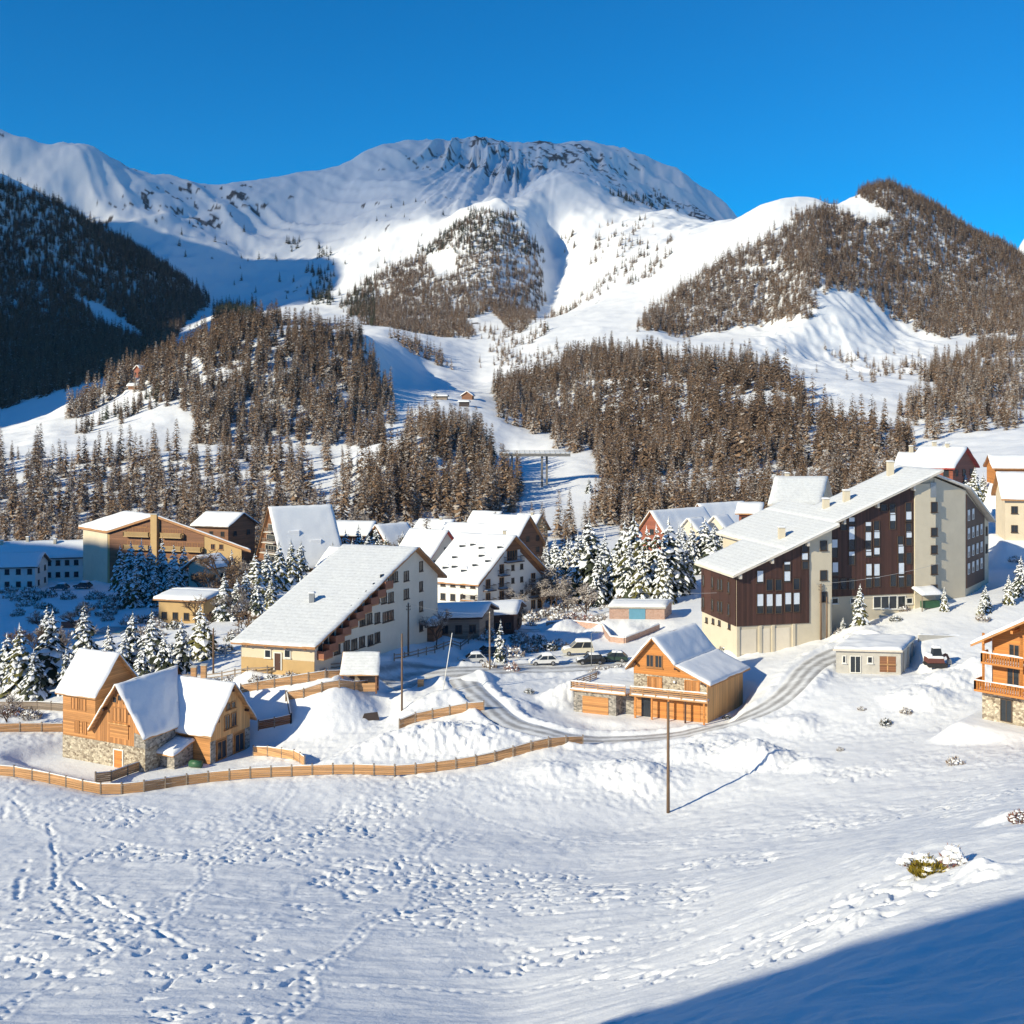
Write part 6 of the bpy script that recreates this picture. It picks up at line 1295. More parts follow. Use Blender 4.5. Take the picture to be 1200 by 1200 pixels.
def shrub_mesh(name, r=1.0, n=260, seed=1, mats=('larchtwig', 'frosttwig'), prob=.6, snowcap=.4, flat=.7, clot=(.10, .22)):
    rnd = random.Random(seed); V, Fc, mi = [], [], []
    for _ in range(n):
        a, b = rnd.uniform(0, 6.28), rnd.uniform(0, 1); rr = r * rnd.random() ** .5; x, y, z = rr * math.cos(a), rr * math.sin(a), b * r * flat * (1.25 - (rr / r) ** 2)
        e = Vector((x + rnd.gauss(0, .3), y + rnd.gauss(0, .3), .6 * r + rnd.random())).normalized(); ln = r * rnd.uniform(.18, .4); w = ln * .18; i = len(V); s = e.cross(Vector((rnd.gauss(0, 1), rnd.gauss(0, 1), .1))).normalized() * w
        V += [(x - s.x, y - s.y, z - s.z), (x + s.x, y + s.y, z + s.z), (x + e.x * ln, y + e.y * ln, z + e.z * ln)]; Fc.append((i, i + 1, i + 2)); mi.append(0 if rnd.random() < prob else 1)
    for _ in range(int(n * .12 * snowcap / .4)):      # clots of snow caught in the twigs
        a = rnd.uniform(0, 6.28); rr = r * rnd.random() ** .6 * .9; x, y = rr * math.cos(a), rr * math.sin(a); z = r * flat * (1.2 - (rr / r) ** 2) * rnd.uniform(.6, 1.0); q = r * rnd.uniform(*clot); i = len(V); k = 7
        for j in range(k): t = j * 2 * math.pi / k; V.append((x + q * math.cos(t) * rnd.uniform(.7, 1.2), y + q * math.sin(t) * rnd.uniform(.7, 1.2), z - q * .1))
        for j in range(k): t = j * 2 * math.pi / k; V.append((x + .6 * q * math.cos(t), y + .6 * q * math.sin(t), z + q * .4))
        for j in range(k): Fc.append((i + j, i + (j + 1) % k, i + k + (j + 1) % k, i + k + j)); mi.append(2)
        Fc.append(tuple(range(i + k, i + 2 * k))); mi.append(2)
    return raw_mesh(name, V, Fc, mi, [M[m] for m in mats] + [M['treesnow']])

FIRS = [(fir_crown('fir_crown', 10, random.Random(s).uniform(2.4, 3.1), 17, 10, .95, s, g, droop=.78), trunk_mesh('fir_trunk', 9, .2, s)) for s, g in ((1, 'needle'), (2, 'needle'), (3, 'needle2'), (4, 'needle'), (5, 'needle2'), (6, 'needle'), (7, 'needle'), (8, 'needle2'))]
SLIM = [(fir_crown('fir_crown', 10, 1.75, 15, 8, .8, s, 'needle'), trunk_mesh('fir_trunk', 9, .17, s)) for s in (11, 12)]
def plant_two(name, label, cat, group, p, sc, rz, crown, trunk):
    o = thing(name, p, label, cat, group); o.rotation_euler = (random.uniform(-.03, .03), random.uniform(-.03, .03), rz); o.scale = (sc * random.uniform(.8, 1.2), sc * random.uniform(.8, 1.2), sc)
    for nm, me in (('trunk', trunk), ('crown', crown)):
        q = bpy.data.objects.new(nm, me); C.objects.link(q); q.parent = o
    return o
def firs(label, group, spots, dmin=100, pool=FIRS):
    for px, pyb, hpx in spots:
        p = hit(px, pyb, dmin); h = hpx * p.y / F; c, t = random.choice(pool); p.z -= .15
        plant_two('snowy_fir', label, 'fir', group, p, h / 10.4, random.uniform(0, 6.28), c, t)
firs('tall snow laden fir in the dense cluster between the white hotel and the brown block', 'firs between the white hotel and the brown block',
     [(642, 704, 52), (658, 707, 66), (676, 706, 84), (692, 703, 98), (707, 702, 80), (722, 705, 72), (731, 703, 96), (746, 702, 104), (760, 703, 88), (771, 704, 92), (783, 700, 96), (795, 694, 80), (805, 690, 60), (752, 708, 70), (700, 710, 66), (716, 700, 60), (664, 699, 70), (652, 690, 60), (640, 684, 52), (668, 688, 62), (682, 690, 70), (648, 676, 46), (660, 672, 46), (737, 708, 78), (778, 708, 74)], 200)
firs('snowy fir standing before the blue shaded roofs left of the brown block', 'firs before the shaded roofs', [(812, 672, 62), (824, 670, 66), (836, 672, 60), (846, 668, 54), (800, 664, 52)], 235)
firs('snow laden fir in the row left of the lodge, above the golden chalet', 'firs above the golden chalet',
     [(24, 812, 84), (41, 820, 62), (60, 800, 88), (8, 800, 60), (100, 782, 78), (128, 790, 60), (155, 792, 78), (176, 796, 84), (193, 800, 62), (212, 788, 66), (145, 800, 62), (166, 806, 56), (236, 772, 66), (78, 812, 54), (55, 760, 52)], 140)
firs('snow laden fir in the thicket before the ochre hotel', 'firs before the ochre hotel',
     [(140, 692, 56), (152, 698, 66), (165, 702, 72), (178, 700, 64), (190, 698, 70), (204, 702, 66), (214, 694, 56), (158, 712, 54), (146, 716, 44), (182, 712, 48), (272, 694, 52), (200, 712, 46)], 215)
firs('snowy fir on the slope right behind the roof of the lodge', 'firs behind the lodge roof', [(288, 722, 56), (300, 706, 62), (314, 700, 58), (328, 692, 60), (342, 684, 54), (276, 730, 50), (262, 742, 58), (352, 678, 46), (318, 716, 44), (365, 668, 40), (300, 728, 46)], 195)
firs('snow dusted fir among the dark roofs behind the lodge', 'firs among the dark roofs', [(404, 664, 44), (420, 662, 48), (440, 660, 46), (390, 668, 34), (495, 672, 52), (452, 664, 38), (545, 640, 36), (524, 640, 34), (472, 660, 40), (484, 668, 46), (380, 660, 36), (432, 668, 44), (412, 670, 40), (508, 664, 40)], 225)
firs('slim snowy fir at the edge of the car park', 'firs at the car park', [(586, 778, 54)], 140, SLIM)
firs('lone snow covered fir before the middle of the brown block', 'fir before the brown block', [(1007, 739, 56)], 140)
firs('small snowy fir on the bank below the right end of the brown block', 'small firs below the brown block', [(1107, 716, 30), (1155, 716, 32), (1182, 708, 36), (1196, 700, 50), (988, 742, 20), (1150, 722, 22)], 140)
firs('snowy fir in the garden behind the top of the brown block', 'firs behind the top of the brown block', [(1141, 592, 46), (1104, 552, 34), (1130, 582, 30), (1152, 586, 32)], 200)
firs('small fir standing in the open below the larch slope beside the piste', 'small firs beside the piste', [(710, 588, 24), (731, 592, 28), (748, 590, 24), (690, 578, 20), (764, 594, 26)], 330)
# frosted and bare broadleaf trees
BARE = [(bare_tree_crown('bare_crown', 7, s, tw), trunk_mesh('bare_trunk', 4, .13, s)) for s, tw in ((1, 'frosttwig'), (2, 'frosttwig'), (3, 'larchtwig'))]
for px, pyb, hp, k, lb in ((512, 760, 52, 0, 'frosted bare tree beside the sheds right of the lodge'), (652, 714, 56, 1, 'pale frosted bare tree at the left edge of the fir cluster'), (262, 706, 70, 2, 'brown bare tree among firs right of the narrow tower'), (246, 712, 52, 2, 'smaller brown bare tree beside the narrow tower'),
                           (628, 716, 44, 1, 'frosted bare tree before the right wall of the white hotel'), (606, 738, 36, 0, 'low frosted tree beside the road below the white hotel'), (18, 772, 42, 2, 'thin bare tree with forked top near the frozen pool'), (40, 770, 40, 2, 'second thin bare tree near the frozen pool'), (896, 757, 30, 0, 'small pale bare tree before the garages of the brown block'), (8, 856, 48, 0, 'grey bare tree at the left edge beside the golden chalet'), (280, 740, 44, 1, 'frosted bare tree behind the left eave of the lodge'), (667, 700, 50, 0, 'frosted bare tree among the firs left of the garage')):
    p = hit(px, pyb, 110); plant_two('bare_tree', lb, 'tree', None, p, hp * p.y / F / 7.4, random.uniform(0, 6), *BARE[k])
for area, n_, lb, gp, ks in (((596, 690, 680, 728), 22, 'frosted bare tree in the grove between the white hotel and the tall firs', 'frosted grove beside the white hotel', (0, 1)), ((226, 306, 690, 755), 16, 'frosted bare tree in the thicket behind the low ochre shop', 'frosted trees behind the low shop', (0, 1, 2)),
                             ((372, 470, 640, 668), 18, 'frosted bare tree between the dark roofs behind the lodge', 'frosted trees between the dark roofs', (0, 1)), ((40, 130, 745, 800), 7, 'thin frosted bare tree in the park above the golden chalet', 'frosted park trees', (0, 1))):
    for _ in range(n_):
        p = hit(random.uniform(*area[:2]), random.uniform(*area[2:]), 120); plant_two('bare_tree', lb, 'tree', gp, p, random.uniform(26, 46) * p.y / F / 7.4, random.uniform(0, 6), *BARE[random.choice(ks)])
# shrubs
SHRUB = [shrub_mesh('frosted_shrub', 1, 240, s, m, pr) for s, m, pr in ((1, ('larchtwig', 'frosttwig'), .35), (2, ('frosttwig', 'darktwig'), .7), (3, ('redtwig', 'frosttwig'), .6), (4, ('needle', 'frosttwig'), .7))]
def shrubs(label, group, spots, dmin=100):
    for px, pyb, wpx, k in spots:
        p = hit(px, pyb, dmin); r = wpx * p.y / F / 2; o = bpy.data.objects.new('frosted_shrub', SHRUB[k]); C.objects.link(o); o.location = (p.x, p.y, p.z - .05); o.scale = (r, r * .9, r * random.uniform(.8, 1.2)); o.rotation_euler.z = random.uniform(0, 6.28); tag(o, label, 'shrub', group)
shrubs('frosted shrub in the car park hedge', 'shrubs of the car park hedge', [(602, 770, 26, 0), (620, 764, 24, 1), (600, 786, 20, 2), (574, 783, 18, 1), (640, 762, 26, 3), (655, 757, 22, 1), (612, 755, 24, 0), (630, 752, 22, 3), (725, 784, 14, 1), (735, 783, 16, 0), (746, 782, 14, 1), (714, 786, 14, 1), (703, 787, 16, 0), (695, 790, 14, 1)], 135)
shrubs('low frosted shrub along the front of the lodge', 'shrubs before the lodge', [(300, 800, 18, 1), (318, 797, 16, 3), (340, 796, 20, 1), (362, 792, 14, 1), (380, 791, 16, 3), (268, 801, 20, 1), (250, 801, 18, 3)], 125)
shrubs('frosted bush in the hedge below the firs above the golden chalet', 'hedge above the golden chalet', [(150, 822, 22, 3), (168, 822, 22, 1), (186, 818, 22, 3), (204, 816, 20, 1), (222, 812, 18, 3), (236, 808, 16, 1), (12, 838, 30, 2), (36, 842, 26, 1), (140, 826, 20, 3)], 130)
shrubs('reddish frosted bush behind the yard wall before the garage', 'bushes behind the yard wall', [(655, 728, 26, 0), (672, 726, 24, 2), (690, 730, 24, 2), (640, 724, 24, 1), (705, 728, 22, 0), (622, 728, 26, 1)], 170)
shrubs('small snow capped shrub in the open snow right of the lane', 'shrubs in the open snow', [(1038, 850, 16, 3), (1062, 836, 15, 1), (852, 842, 12, 3), (985, 880, 10, 1), (1010, 832, 10, 1), (620, 812, 12, 3), (1120, 902, 20, 1)], 100)
shrubs('shrub half buried under snow beside the small firs near the brown block', 'shrubs near the brown block', [(1058, 716, 18, 1), (1050, 728, 16, 3), (985, 745, 16, 1), (850, 764, 18, 3), (930, 755, 14, 1), (905, 762, 14, 1), (1152, 728, 16, 1)], 130)
shrubs('snowy bush in the blue shaded park before the long hotel', 'bushes of the shaded park', [(35, 705, 22, 3), (58, 700, 20, 3), (80, 702, 18, 1), (112, 702, 26, 1), (122, 712, 24, 0), (20, 722, 16, 1), (100, 716, 20, 1), (130, 708, 20, 0)], 200)
for area, n_, lb, gp in (((560, 640, 722, 760), 22, 'frosted shrub between the parked cars, the sheds and the yard wall', 'shrubs between the car park and the yard'), ((120, 285, 706, 765), 26, 'snowy shrub among the firs around the low ochre shop', 'shrubs around the low shop'), ((0, 140, 694, 735), 16, 'snow covered bush on the flat before the long hotel', 'bushes before the long hotel'), ((640, 800, 690, 722), 16, 'frosted shrub along the foot of the tall firs', 'shrubs below the tall firs'), ((1040, 1200, 640, 700), 14, 'snowy shrub beside the gardens right of the brown block', 'shrubs right of the brown block')):
    shrubs(lb, gp, [(random.uniform(*area[:2]), random.uniform(*area[2:]), random.uniform(12, 26), random.choice((0, 1, 1, 3))) for _ in range(n_)], 140)
p = hit(1090, 1022, 30); k = p.y / F
me = shrub_mesh('snowy_bush', 1, 1500, 21, ('olive', 'needle2'), .8, .03, .75, (.2, .35)); o = bpy.data.objects.new('snowy_bush', me); C.objects.link(o); o.location = p + Vector((-.1, 0, -.1)); o.scale = (20 * k, 15 * k, 20 * k); tag(o, 'yellow green bush half buried in snow on the near slope', 'bush')
me = shrub_mesh('snow_caps', 1, 60, 23, ('redtwig', 'frosttwig'), .5, 1.1, .8, (.25, .5)); q = bpy.data.objects.new('snow_clots', me); C.objects.link(q); q.parent = o; q.location = (-.35, .35, .3); q.scale = (1.25, .8, .85)
p2 = hit(1117, 1014, 30); me = shrub_mesh('snowy_bush', 1, 320, 22, ('redtwig', 'frosttwig'), .6, .55, 1.0, (.22, .42)); o = bpy.data.objects.new('snowy_bush', me); C.objects.link(o); o.location = p2 + Vector((0, 0, -.05)); o.scale = (15 * k, 13 * k, 20 * k); tag(o, 'rounder bush under clots of snow just right of the yellow green bush', 'bush')
p2 = hit(1197, 965, 40); me = shrub_mesh('bare_bush', 1, 420, 25, ('redtwig', 'darktwig'), .7, .3, 1.0); o = bpy.data.objects.new('bare_bush', me); C.objects.link(o); o.location = p2; o.scale = (.55, .55, .5); tag(o, 'bare reddish twig bush at the right edge of the near slope', 'bush')

# ------------------------------------------------------------------ woods on the hillsides
PROT = bpy.data.collections.new('tree_kinds')
def proto(name, me): o = bpy.data.objects.new(name, me); PROT.objects.link(o); return me
LB = [larch_mesh('bare_larch', 15, 2.5, 460, .8, seed=k, frost_low=.5, prob=(.64, .28, .08), whorls=14, nb=9) for k in (31, 32, 51)]
LF = [larch_mesh('frosted_larch', 15, 2.4, 460, .8, prob=(.36, .2, .44), seed=k, frost_low=.5, whorls=14, nb=9) for k in (33, 34, 52)]
LD = [larch_mesh('dark_larch', 15, 3.1, 130, 1.1, prob=(.35, .6, .03), seed=k) for k in (35, 36)]
FD = [larch_mesh('dark_fir', 13, 2.9, 110, 1.0, mats=('needle', 'darktwig', 'frosttwig'), prob=(.84, .16, 0), seed=k, base=.04) for k in (37, 38)]
LFAR = [larch_mesh('far_larch', 14, 3.1, 130, 1.1, prob=(.62, .3, .08), seed=k, frost_low=.2) for k in (39, 40, 53)]
LFF = [larch_mesh('far_frosted_larch', 14, 3.1, 130, 1.1, prob=(.42, .24, .34), seed=k) for k in (41, 42)]
KINDS = {}
for nm, lst in (('bare_larch', LB), ('dark_fir', FD), ('dark_larch', LD), ('far_frosted_larch', LFF), ('far_larch', LFAR), ('frosted_larch', LF)):
    for me in lst: proto(nm, me)
names = sorted(o.name for o in PROT.objects); IDX = {}
for i, n in enumerate(names): IDX.setdefault(n.split('.')[0], []).append(i)
MESH_OF = {i: PROT.objects[n].data for i, n in enumerate(names)}
def in_poly(px, py, poly):
    r = np.zeros(px.shape, bool); n = len(poly)
    for i in range(n):
        (x1, y1), (x2, y2) = poly[i], poly[(i + 1) % n]
        if y1 == y2: continue
        c = ((y1 > py) != (y2 > py)) & (px < (x2 - x1) * (py - y1) / (y2 - y1) + x1); r ^= c
    return r
def sample(poly, d0, d1, area, mix, size, holes=(), clump=0.0, jitter=.3, tight=0):
    xs = [p[0] for p in poly]; p0, p1 = min(xs), max(xs)
    A = (p1 - p0) / F * (d1 * d1 - d0 * d0) / 2; n = int(A / area)
    d = np.sqrt(RNG.uniform(d0 * d0, d1 * d1, n)); px = RNG.uniform(p0, p1, n); x = (px - 600) / F * d
    z = hsmooth(x, d); py = HZ - z * F / d; pm = py - .5 * 14.5 * size * F / d; ok = in_poly(px + RNG.normal(0, 3, n), pm + RNG.normal(0, 2, n), poly)
    for h in holes: ok &= ~in_poly(px, pm, h)
    for (cx, cy, ux, uy, hl, hd, pz, mg) in PADS: ok &= ~((np.abs((x - cx) * ux + (d - cy) * uy) < hl + 2) & (np.abs(-(x - cx) * uy + (d - cy) * ux) < hd + 2))
    ok &= ~((np.abs(d - 432) < 9) & (px > 575) & (px < 672))
    if clump: ok &= fbm(x / 30, d / 40, 3, 77) > RNG.uniform(-.5, clump, n) - .3
    if tight: ok &= fbm(x / 60, d / 100, 3, 78) > tight + RNG.normal(0, .05, n)
    x, d, z, px, py = x[ok], d[ok], z[ok], px[ok], py[ok]
    kinds = list(mix(px, py, len(x))) if callable(mix) else None
    if kinds is None: ks = list(mix); kinds = RNG.choice(len(ks), len(x), p=np.array([mix[k] for k in ks]) / sum(mix.values())); kinds = [ks[k] for k in kinds]
    ix = np.array([IDX[k][RNG.integers(len(IDX[k]))] for k in kinds], int)
    sc = size * np.clip(RNG.normal(1, jitter, len(x)), .4, 1.65)
    return np.stack([x, d, z - .3], 1), sc, ix
_ng = None
def scatter_group():
    ng = bpy.data.node_groups.new('wood_scatter', 'GeometryNodeTree'); ng.interface.new_socket('Geometry', in_out='INPUT', socket_type='NodeSocketGeometry'); ng.interface.new_socket('Geometry', in_out='OUTPUT', socket_type='NodeSocketGeometry')
    i, o = ng.nodes.new('NodeGroupInput'), ng.nodes.new('NodeGroupOutput'); ip = ng.nodes.new('GeometryNodeInstanceOnPoints'); ci = ng.nodes.new('GeometryNodeCollectionInfo')
    ci.inputs['Collection'].default_value = PROT; ci.inputs['Separate Children'].default_value = True; ci.inputs['Reset Children'].default_value = True; ip.inputs['Pick Instance'].default_value = True
    def attr(n, t): a = ng.nodes.new('GeometryNodeInputNamedAttribute'); a.data_type = t; a.inputs['Name'].default_value = n; return a
    ai, ar, asc = attr('ix', 'INT'), attr('rz', 'FLOAT_VECTOR'), attr('sc', 'FLOAT_VECTOR'); l = ng.links.new
    l(i.outputs[0], ip.inputs['Points']); l(ci.outputs[0], ip.inputs['Instance']); l(ai.outputs['Attribute'], ip.inputs['Instance Index']); l(asc.outputs['Attribute'], ip.inputs['Scale'])
    er = ng.nodes.new('FunctionNodeEulerToRotation'); l(ar.outputs['Attribute'], er.inputs[0]); l(er.outputs[0], ip.inputs['Rotation']); l(ip.outputs[0], o.inputs[0]); return ng
def wood(name, label, P, sc, ix):
    global _ng; _ng = _ng or scatter_group(); me = bpy.data.meshes.new(name); n = len(P); me.vertices.add(n); me.vertices.foreach_set('co', P.astype(np.float32).ravel())
    me.attributes.new('ix', 'INT', 'POINT').data.foreach_set('value', ix.astype(np.int32))
    rz = np.zeros((n, 3), np.float32); rz[:, 2] = RNG.uniform(0, 6.28, n); rz[:, :2] = RNG.normal(0, .03, (n, 2)); me.attributes.new('rz', 'FLOAT_VECTOR', 'POINT').data.foreach_set('vector', rz.ravel())
    s3 = np.stack([sc * RNG.uniform(.8, 1.2, n), sc * RNG.uniform(.8, 1.2, n), sc], 1).astype(np.float32); me.attributes.new('sc', 'FLOAT_VECTOR', 'POINT').data.foreach_set('vector', s3.ravel())
    o = bpy.data.objects.new(name, me); C.objects.link(o); mod = o.modifiers.new('scatter', 'NODES'); mod.node_group = _ng; tag(o, label, 'forest', kind='stuff'); return o
NEAR = []      # (pos, scale, kind) of the nearest hillside larches, to become individuals
def near_split(P, sc, ix, zone):
    for k in range(len(P)): NEAR.append((P[k], sc[k], ix[k], zone))
# far left slope, shaded by the added mounds
S = sample([(-160, 195), (0, 208), (50, 228), (130, 268), (200, 313), (246, 348), (215, 372), (195, 402), (130, 432), (60, 452), (0, 470), (-160, 480)], 880, 1850, 13, lambda px, py, n: [('dark_fir' if RNG.random() < (.5 if b < 330 else .2) else 'dark_larch') if RNG.random() > .2 + .4 * (b > 330) * (a < 140) else 'far_larch' for a, b in zip(px, py)], .8,
           holes=[[(78, 338), (120, 352), (172, 388), (165, 396), (118, 372)]])
wood('forest', 'dark conifer forest covering the shaded slope at the left edge', *S)
S1 = sample([(398, 356), (430, 325), (480, 302), (520, 272), (556, 244), (600, 248), (634, 292), (640, 352), (612, 382), (560, 388), (520, 392), (450, 384)], 1120, 1900, 24, lambda px, py, n: [('dark_fir' if RNG.random() < .7 else 'dark_larch') if (b < 300 or a < 440) and RNG.random() < .85 else ('far_frosted_larch' if RNG.random() < .5 else 'far_larch') for a, b in zip(px, py)], .68,
            holes=[[(498, 297), (532, 288), (536, 318), (512, 325)], [(545, 372), (575, 360), (600, 385), (560, 390)]])
wood('forest', 'brown and dark wood on the spur below the central summit', *S1)
S2 = sample([(745, 377), (780, 348), (850, 298), (900, 276), (948, 243), (975, 240), (1012, 243), (1005, 215), (1040, 205), (1100, 236), (1200, 294), (1380, 385), (1380, 410), (1200, 386), (1090, 388), (1040, 362), (1000, 335), (955, 333), (950, 366), (870, 376), (800, 388)], 880, 1600, 17, lambda px, py, n: [('far_larch' if RNG.random() < .5 else 'far_frosted_larch') if a < 960 or b > 330 or RNG.random() < .35 else ('dark_larch' if RNG.random() < .8 else 'far_larch') for a, b in zip(px, py)], .68,
            holes=[[(975, 243), (1008, 226), (1050, 252), (1022, 258)], [(860, 309), (915, 305), (918, 311), (862, 314)]])
wood('forest', 'larch wood covering the rounded hill on the right', *S2)
S3 = sample([(578, 452), (600, 440), (650, 430), (672, 414), (700, 408), (760, 412), (840, 417), (900, 420), (942, 450), (962, 478), (1050, 492), (1085, 535), (1050, 565), (900, 595), (800, 596), (740, 585), (690, 552), (668, 520), (640, 498), (592, 482)], 430, 900, 29, lambda px, py, n: [('bare_larch' if RNG.random() < .62 else 'frosted_larch') if b < 440 or b > 520 and RNG.random() < .5 or a < 700 else ('dark_larch' if RNG.random() < .7 else 'bare_larch') for a, b in zip(px, py)], .82, holes=[[(850, 452), (915, 445), (945, 460), (860, 462)], [(655, 520), (700, 512), (690, 550), (668, 540)]])
S4 = sample([(1040, 508), (1062, 486), (1050, 470), (1085, 455), (1078, 432), (1100, 418), (1130, 410), (1150, 396), (1200, 392), (1330, 392), (1330, 530), (1200, 522), (1100, 525)], 480, 1050, 30, {'frosted_larch': .5, 'bare_larch': .4, 'dark_larch': .1}, .75, clump=.9)
S5 = sample([(75, 482), (150, 432), (240, 384), (300, 372), (420, 386), (440, 425), (468, 472), (440, 512), (420, 545), (230, 512), (225, 472), (150, 470)], 500, 790, 23, lambda px, py, n: ['bare_larch' if RNG.random() < (.82 if b < 450 else .4) else 'frosted_larch' for a, b in zip(px, py)], .85, holes=[[(60, 500), (140, 450), (178, 446), (225, 474), (225, 510), (40, 515)], [(225, 508), (425, 508), (425, 519), (225, 519)], [(255, 422), (275, 420), (275, 440), (255, 440)]])
S6 = sample([(-120, 545), (0, 522), (230, 520), (420, 522), (432, 600), (300, 628), (100, 648), (-120, 655)], 320, 560, 42, {'frosted_larch': .7, 'bare_larch': .3}, .8, clump=.35)
S7 = sample([(418, 590), (428, 545), (470, 505), (500, 490), (560, 505), (600, 545), (612, 595), (520, 612)], 370, 520, 17, {'frosted_larch': .45, 'bare_larch': .55}, .82)
S9 = sample([(-60, 585), (110, 590), (300, 585), (420, 580), (640, 575), (690, 560), (690, 640), (620, 655), (420, 660), (300, 670), (-60, 680)], 285, 345, 62, {'frosted_larch': .8, 'bare_larch': .2}, .62)
S8 = sample([(690, 596), (700, 575), (800, 570), (900, 565), (1065, 535), (1075, 580), (900, 618), (760, 610)], 330, 520, 15, {'frosted_larch': .5, 'bare_larch': .5}, .75)
for s, zn in ((S9, 'v'), (S3, 'r'), (S4, 'h'), (S5, 'k'), (S6, 'l'), (S7, 'm'), (S8, 'r')): near_split(*s, zn)
NEAR.sort(key=lambda t: t[0][1]); vis = [t for t in NEAR if abs((t[0][0] / t[0][1]) * F) < 600]
lead = vis[:290]; ids = {id(t) for t in lead}; rest = [t for t in NEAR if id(t) not in ids]
LBL = {'v': ('frosted larch between the rear houses of the village', 'larches among the rear houses'), 'l': ('bare frosted larch on the wooded slope behind the ochre hotel and the long hotel', 'larches on the slope behind the hotels'), 'm': ('bare larch on the small dense knoll above the white hotel', 'larches on the small knoll'), 'r': ('bare larch at the foot of the wood behind the brown block', 'larches behind the brown block'),
       'h': ('frosted larch at the foot of the right hand wood', 'larches at the right'), 'k': ('bare larch low on the big wooded knoll', 'larches on the big knoll')}
for p, s, i, zn in lead:
    kind = names[i].split('.')[0]; o = bpy.data.objects.new('frosted_larch' if kind == 'frosted_larch' else 'bare_larch', MESH_OF[i]); C.objects.link(o)
    o.location = p; a = s * random.uniform(.85, 1.15); o.scale = (a, a, s); o.rotation_euler = (random.gauss(0, .03), random.gauss(0, .03), random.uniform(0, 6.28)); tag(o, LBL[zn][0], 'larch', LBL[zn][1])
for zn, lb in (('k', 'brown larch wood covering the big knoll left of the piste'), ('rh', 'larch wood on the lower slopes right of the piste'), ('lmv', 'frosted larch wood on the slope above the left half of the village')):
    q = [t for t in rest if t[3] in zn]
    if q: wood('forest', lb, np.array([t[0] for t in q]), np.array([t[1] for t in q]), np.array([t[2] for t in q]))
# scattered small trees on the open snow slopes
parts = [sample([(640, 260), (700, 240), (770, 250), (800, 290), (740, 340), (700, 370), (640, 420), (620, 420), (650, 340)], 1000, 1900, 160, {'far_larch': .5, 'far_frosted_larch': .3, 'dark_fir': .2}, .7, tight=.22),
         sample([(560, 380), (640, 385), (740, 340), (740, 400), (620, 440), (540, 430)], 900, 1300, 90, {'far_larch': .6, 'far_frosted_larch': .4}, .55, tight=.2),
         sample([(330, 260), (420, 300), (400, 360), (300, 350), (220, 300), (150, 250), (250, 240)], 1500, 2700, 2600, {'dark_fir': 1}, .8, clump=.1),
         sample([(365, 310), (392, 318), (388, 352), (358, 350)], 1400, 2300, 90, {'dark_fir': 1}, .9), sample([(335, 275), (352, 278), (350, 295), (338, 292)], 1500, 2500, 120, {'dark_fir': 1}, .9), sample([(370, 285), (388, 290), (386, 305), (372, 303)], 1500, 2500, 100, {'dark_fir': 1}, .9),
         sample([(250, 355), (300, 350), (300, 372), (255, 378)], 900, 1600, 60, {'dark_fir': 1}, .9), sample([(760, 215), (850, 232), (850, 245), (770, 240)], 1900, 3000, 500, {'dark_fir': 1}, 1.0, clump=.1), sample([(715, 222), (800, 236), (800, 244), (715, 232)], 1700, 2800, 400, {'dark_fir': 1}, 1.0),
         sample([(900, 250), (960, 232), (985, 240), (930, 275), (890, 280)], 1200, 1600, 500, {'far_larch': .6, 'far_frosted_larch': .4}, .7), sample([(455, 385), (500, 400), (530, 430), (520, 440), (480, 415)], 900, 1200, 60, {'far_larch': 1}, .7), sample([(185, 470), (200, 440), (150, 470), (60, 510), (50, 520), (120, 490)], 560, 800, 30, {'bare_larch': .6, 'dark_fir': .4}, .6),
         sample([(440, 240), (520, 225), (560, 250), (480, 310), (430, 320)], 1500, 2600, 4000, {'dark_fir': 1}, .8), sample([(955, 395), (1080, 400), (1080, 480), (960, 475)], 650, 1200, 130, {'far_frosted_larch': .6, 'far_larch': .4}, .5, tight=.2)]
wood('scattered_trees', 'small dark trees dotted over the open snow slopes of the mountain', *[np.concatenate([p[k] for p in parts]) for k in range(3)])

# ================================================================== light, air, camera
HAZE = 2.2e-5
mb = MB(); X0, X1, Y0, Y1, Z0, Z1 = -5200, 4200, -230, 5750, -90, 1350
mb.hexa([(X0, Y0, Z0), (X1, Y0, Z0), (X1, Y1, Z0), (X0, Y1, Z0)], [(X0, Y0, Z1), (X1, Y0, Z1), (X1, Y1, Z1), (X0, Y1, Z1)])
hm = bpy.data.materials.new('thin_haze'); hm.use_nodes = True; hn = hm.node_tree; hn.nodes.remove(hn.nodes['Principled BSDF'])
pv = hn.nodes.new('ShaderNodeVolumePrincipled'); pv.inputs['Density'].default_value = HAZE; pv.inputs['Color'].default_value = (.34, .60, 1.0, 1); pv.inputs['Anisotropy'].default_value = .0
hn.links.new(pv.outputs[0], hn.nodes['Material Output'].inputs['Volume']); hz = mb.build('haze', hm); tag(hz, kind='stuff')
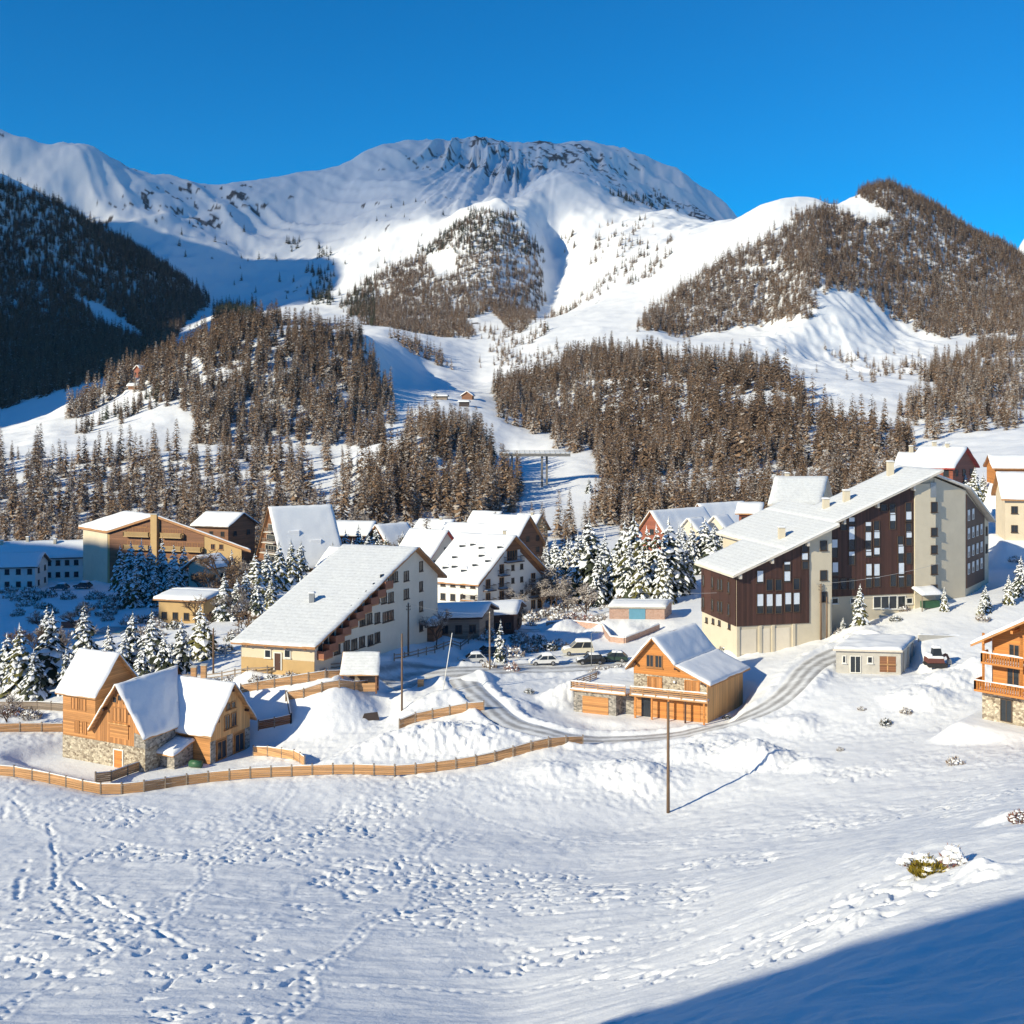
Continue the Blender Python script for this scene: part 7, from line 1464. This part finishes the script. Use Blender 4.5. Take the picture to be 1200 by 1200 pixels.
# unseen vapour bank added high on the left to dim the far massif
def shade_cloud_bank():
    mb = MB(); n, m_ = 24, 10; c = (-3360.0, 480.0, 2400.0); A_, B_, H_ = 2100.0, 980.0, 130.0
    P = lambda i, j: (lambda th, ph: (c[0] + .8 * A_ * math.cos(th) * math.sin(ph) + .6 * B_ * math.sin(th) * math.sin(ph), c[1] + .6 * A_ * math.cos(th) * math.sin(ph) - .8 * B_ * math.sin(th) * math.sin(ph), c[2] + H_ * math.cos(ph)))(2 * math.pi * i / n, math.pi * j / m_)
    for j in range(m_):
        for i in range(n):
            q = [P(i, j), P(i + 1, j), P(i + 1, j + 1), P(i, j + 1)]; q = q[1:] if j == 0 else (q[:3] if j == m_ - 1 else q); mb.poly(q)
    m = bpy.data.materials.new('shade_vapour'); m.use_nodes = True; t = m.node_tree; t.nodes.remove(t.nodes['Principled BSDF']); v = t.nodes.new('ShaderNodeVolumePrincipled'); v.inputs['Density'].default_value = .0029; v.inputs['Color'].default_value = (.95, .97, 1, 1)
    t.links.new(v.outputs[0], t.nodes['Material Output'].inputs['Volume']); o = mb.build('shade_cloud', m); tag(o, 'thin unseen vapour bank added high on the left to shade the far massif', kind='stuff')
shade_cloud_bank()
SUN_EL = math.radians(25.0); TR = Vector((.8 * math.cos(SUN_EL), .6 * math.cos(SUN_EL), -math.sin(SUN_EL)))
sl = bpy.data.lights.new('sun', 'SUN'); sl.energy = 5.0; sl.angle = math.radians(.53); sl.color = (1.0, .90, .66)
so = bpy.data.objects.new('sun', sl); C.objects.link(so); so.rotation_euler = TR.to_track_quat('-Z', 'Y').to_euler()
w = bpy.data.worlds.new('World'); bpy.context.scene.world = w; w.use_nodes = True; nt = w.node_tree; bg = nt.nodes['Background']
sky = nt.nodes.new('ShaderNodeTexSky'); sky.sky_type = 'NISHITA'; sky.sun_disc = False; sky.sun_elevation = SUN_EL; sky.sun_rotation = math.atan2(-.8, -.6)
sky.altitude = 1800; sky.air_density = 1.0; sky.dust_density = .2; sky.ozone_density = 4.0
hs = nt.nodes.new('ShaderNodeHueSaturation'); hs.inputs['Saturation'].default_value = 2.1; nt.links.new(sky.outputs[0], hs.inputs['Color']); nt.links.new(hs.outputs[0], bg.inputs['Color']); bg.inputs['Strength'].default_value = .122
sc = bpy.context.scene; sc.view_settings.view_transform = 'Standard'; sc.view_settings.look = 'None'; sc.view_settings.gamma = 1; sc.view_settings.exposure = .3
cam = bpy.data.cameras.new('camera'); co = bpy.data.objects.new('camera', cam); C.objects.link(co); co.rotation_euler = (math.pi / 2, 0, 0)
cam.sensor_width = 36; cam.lens = 36 * F / 1200; cam.shift_y = (HZ - 600) / 1200; cam.clip_end = 12000; cam.clip_start = .5; sc.camera = co
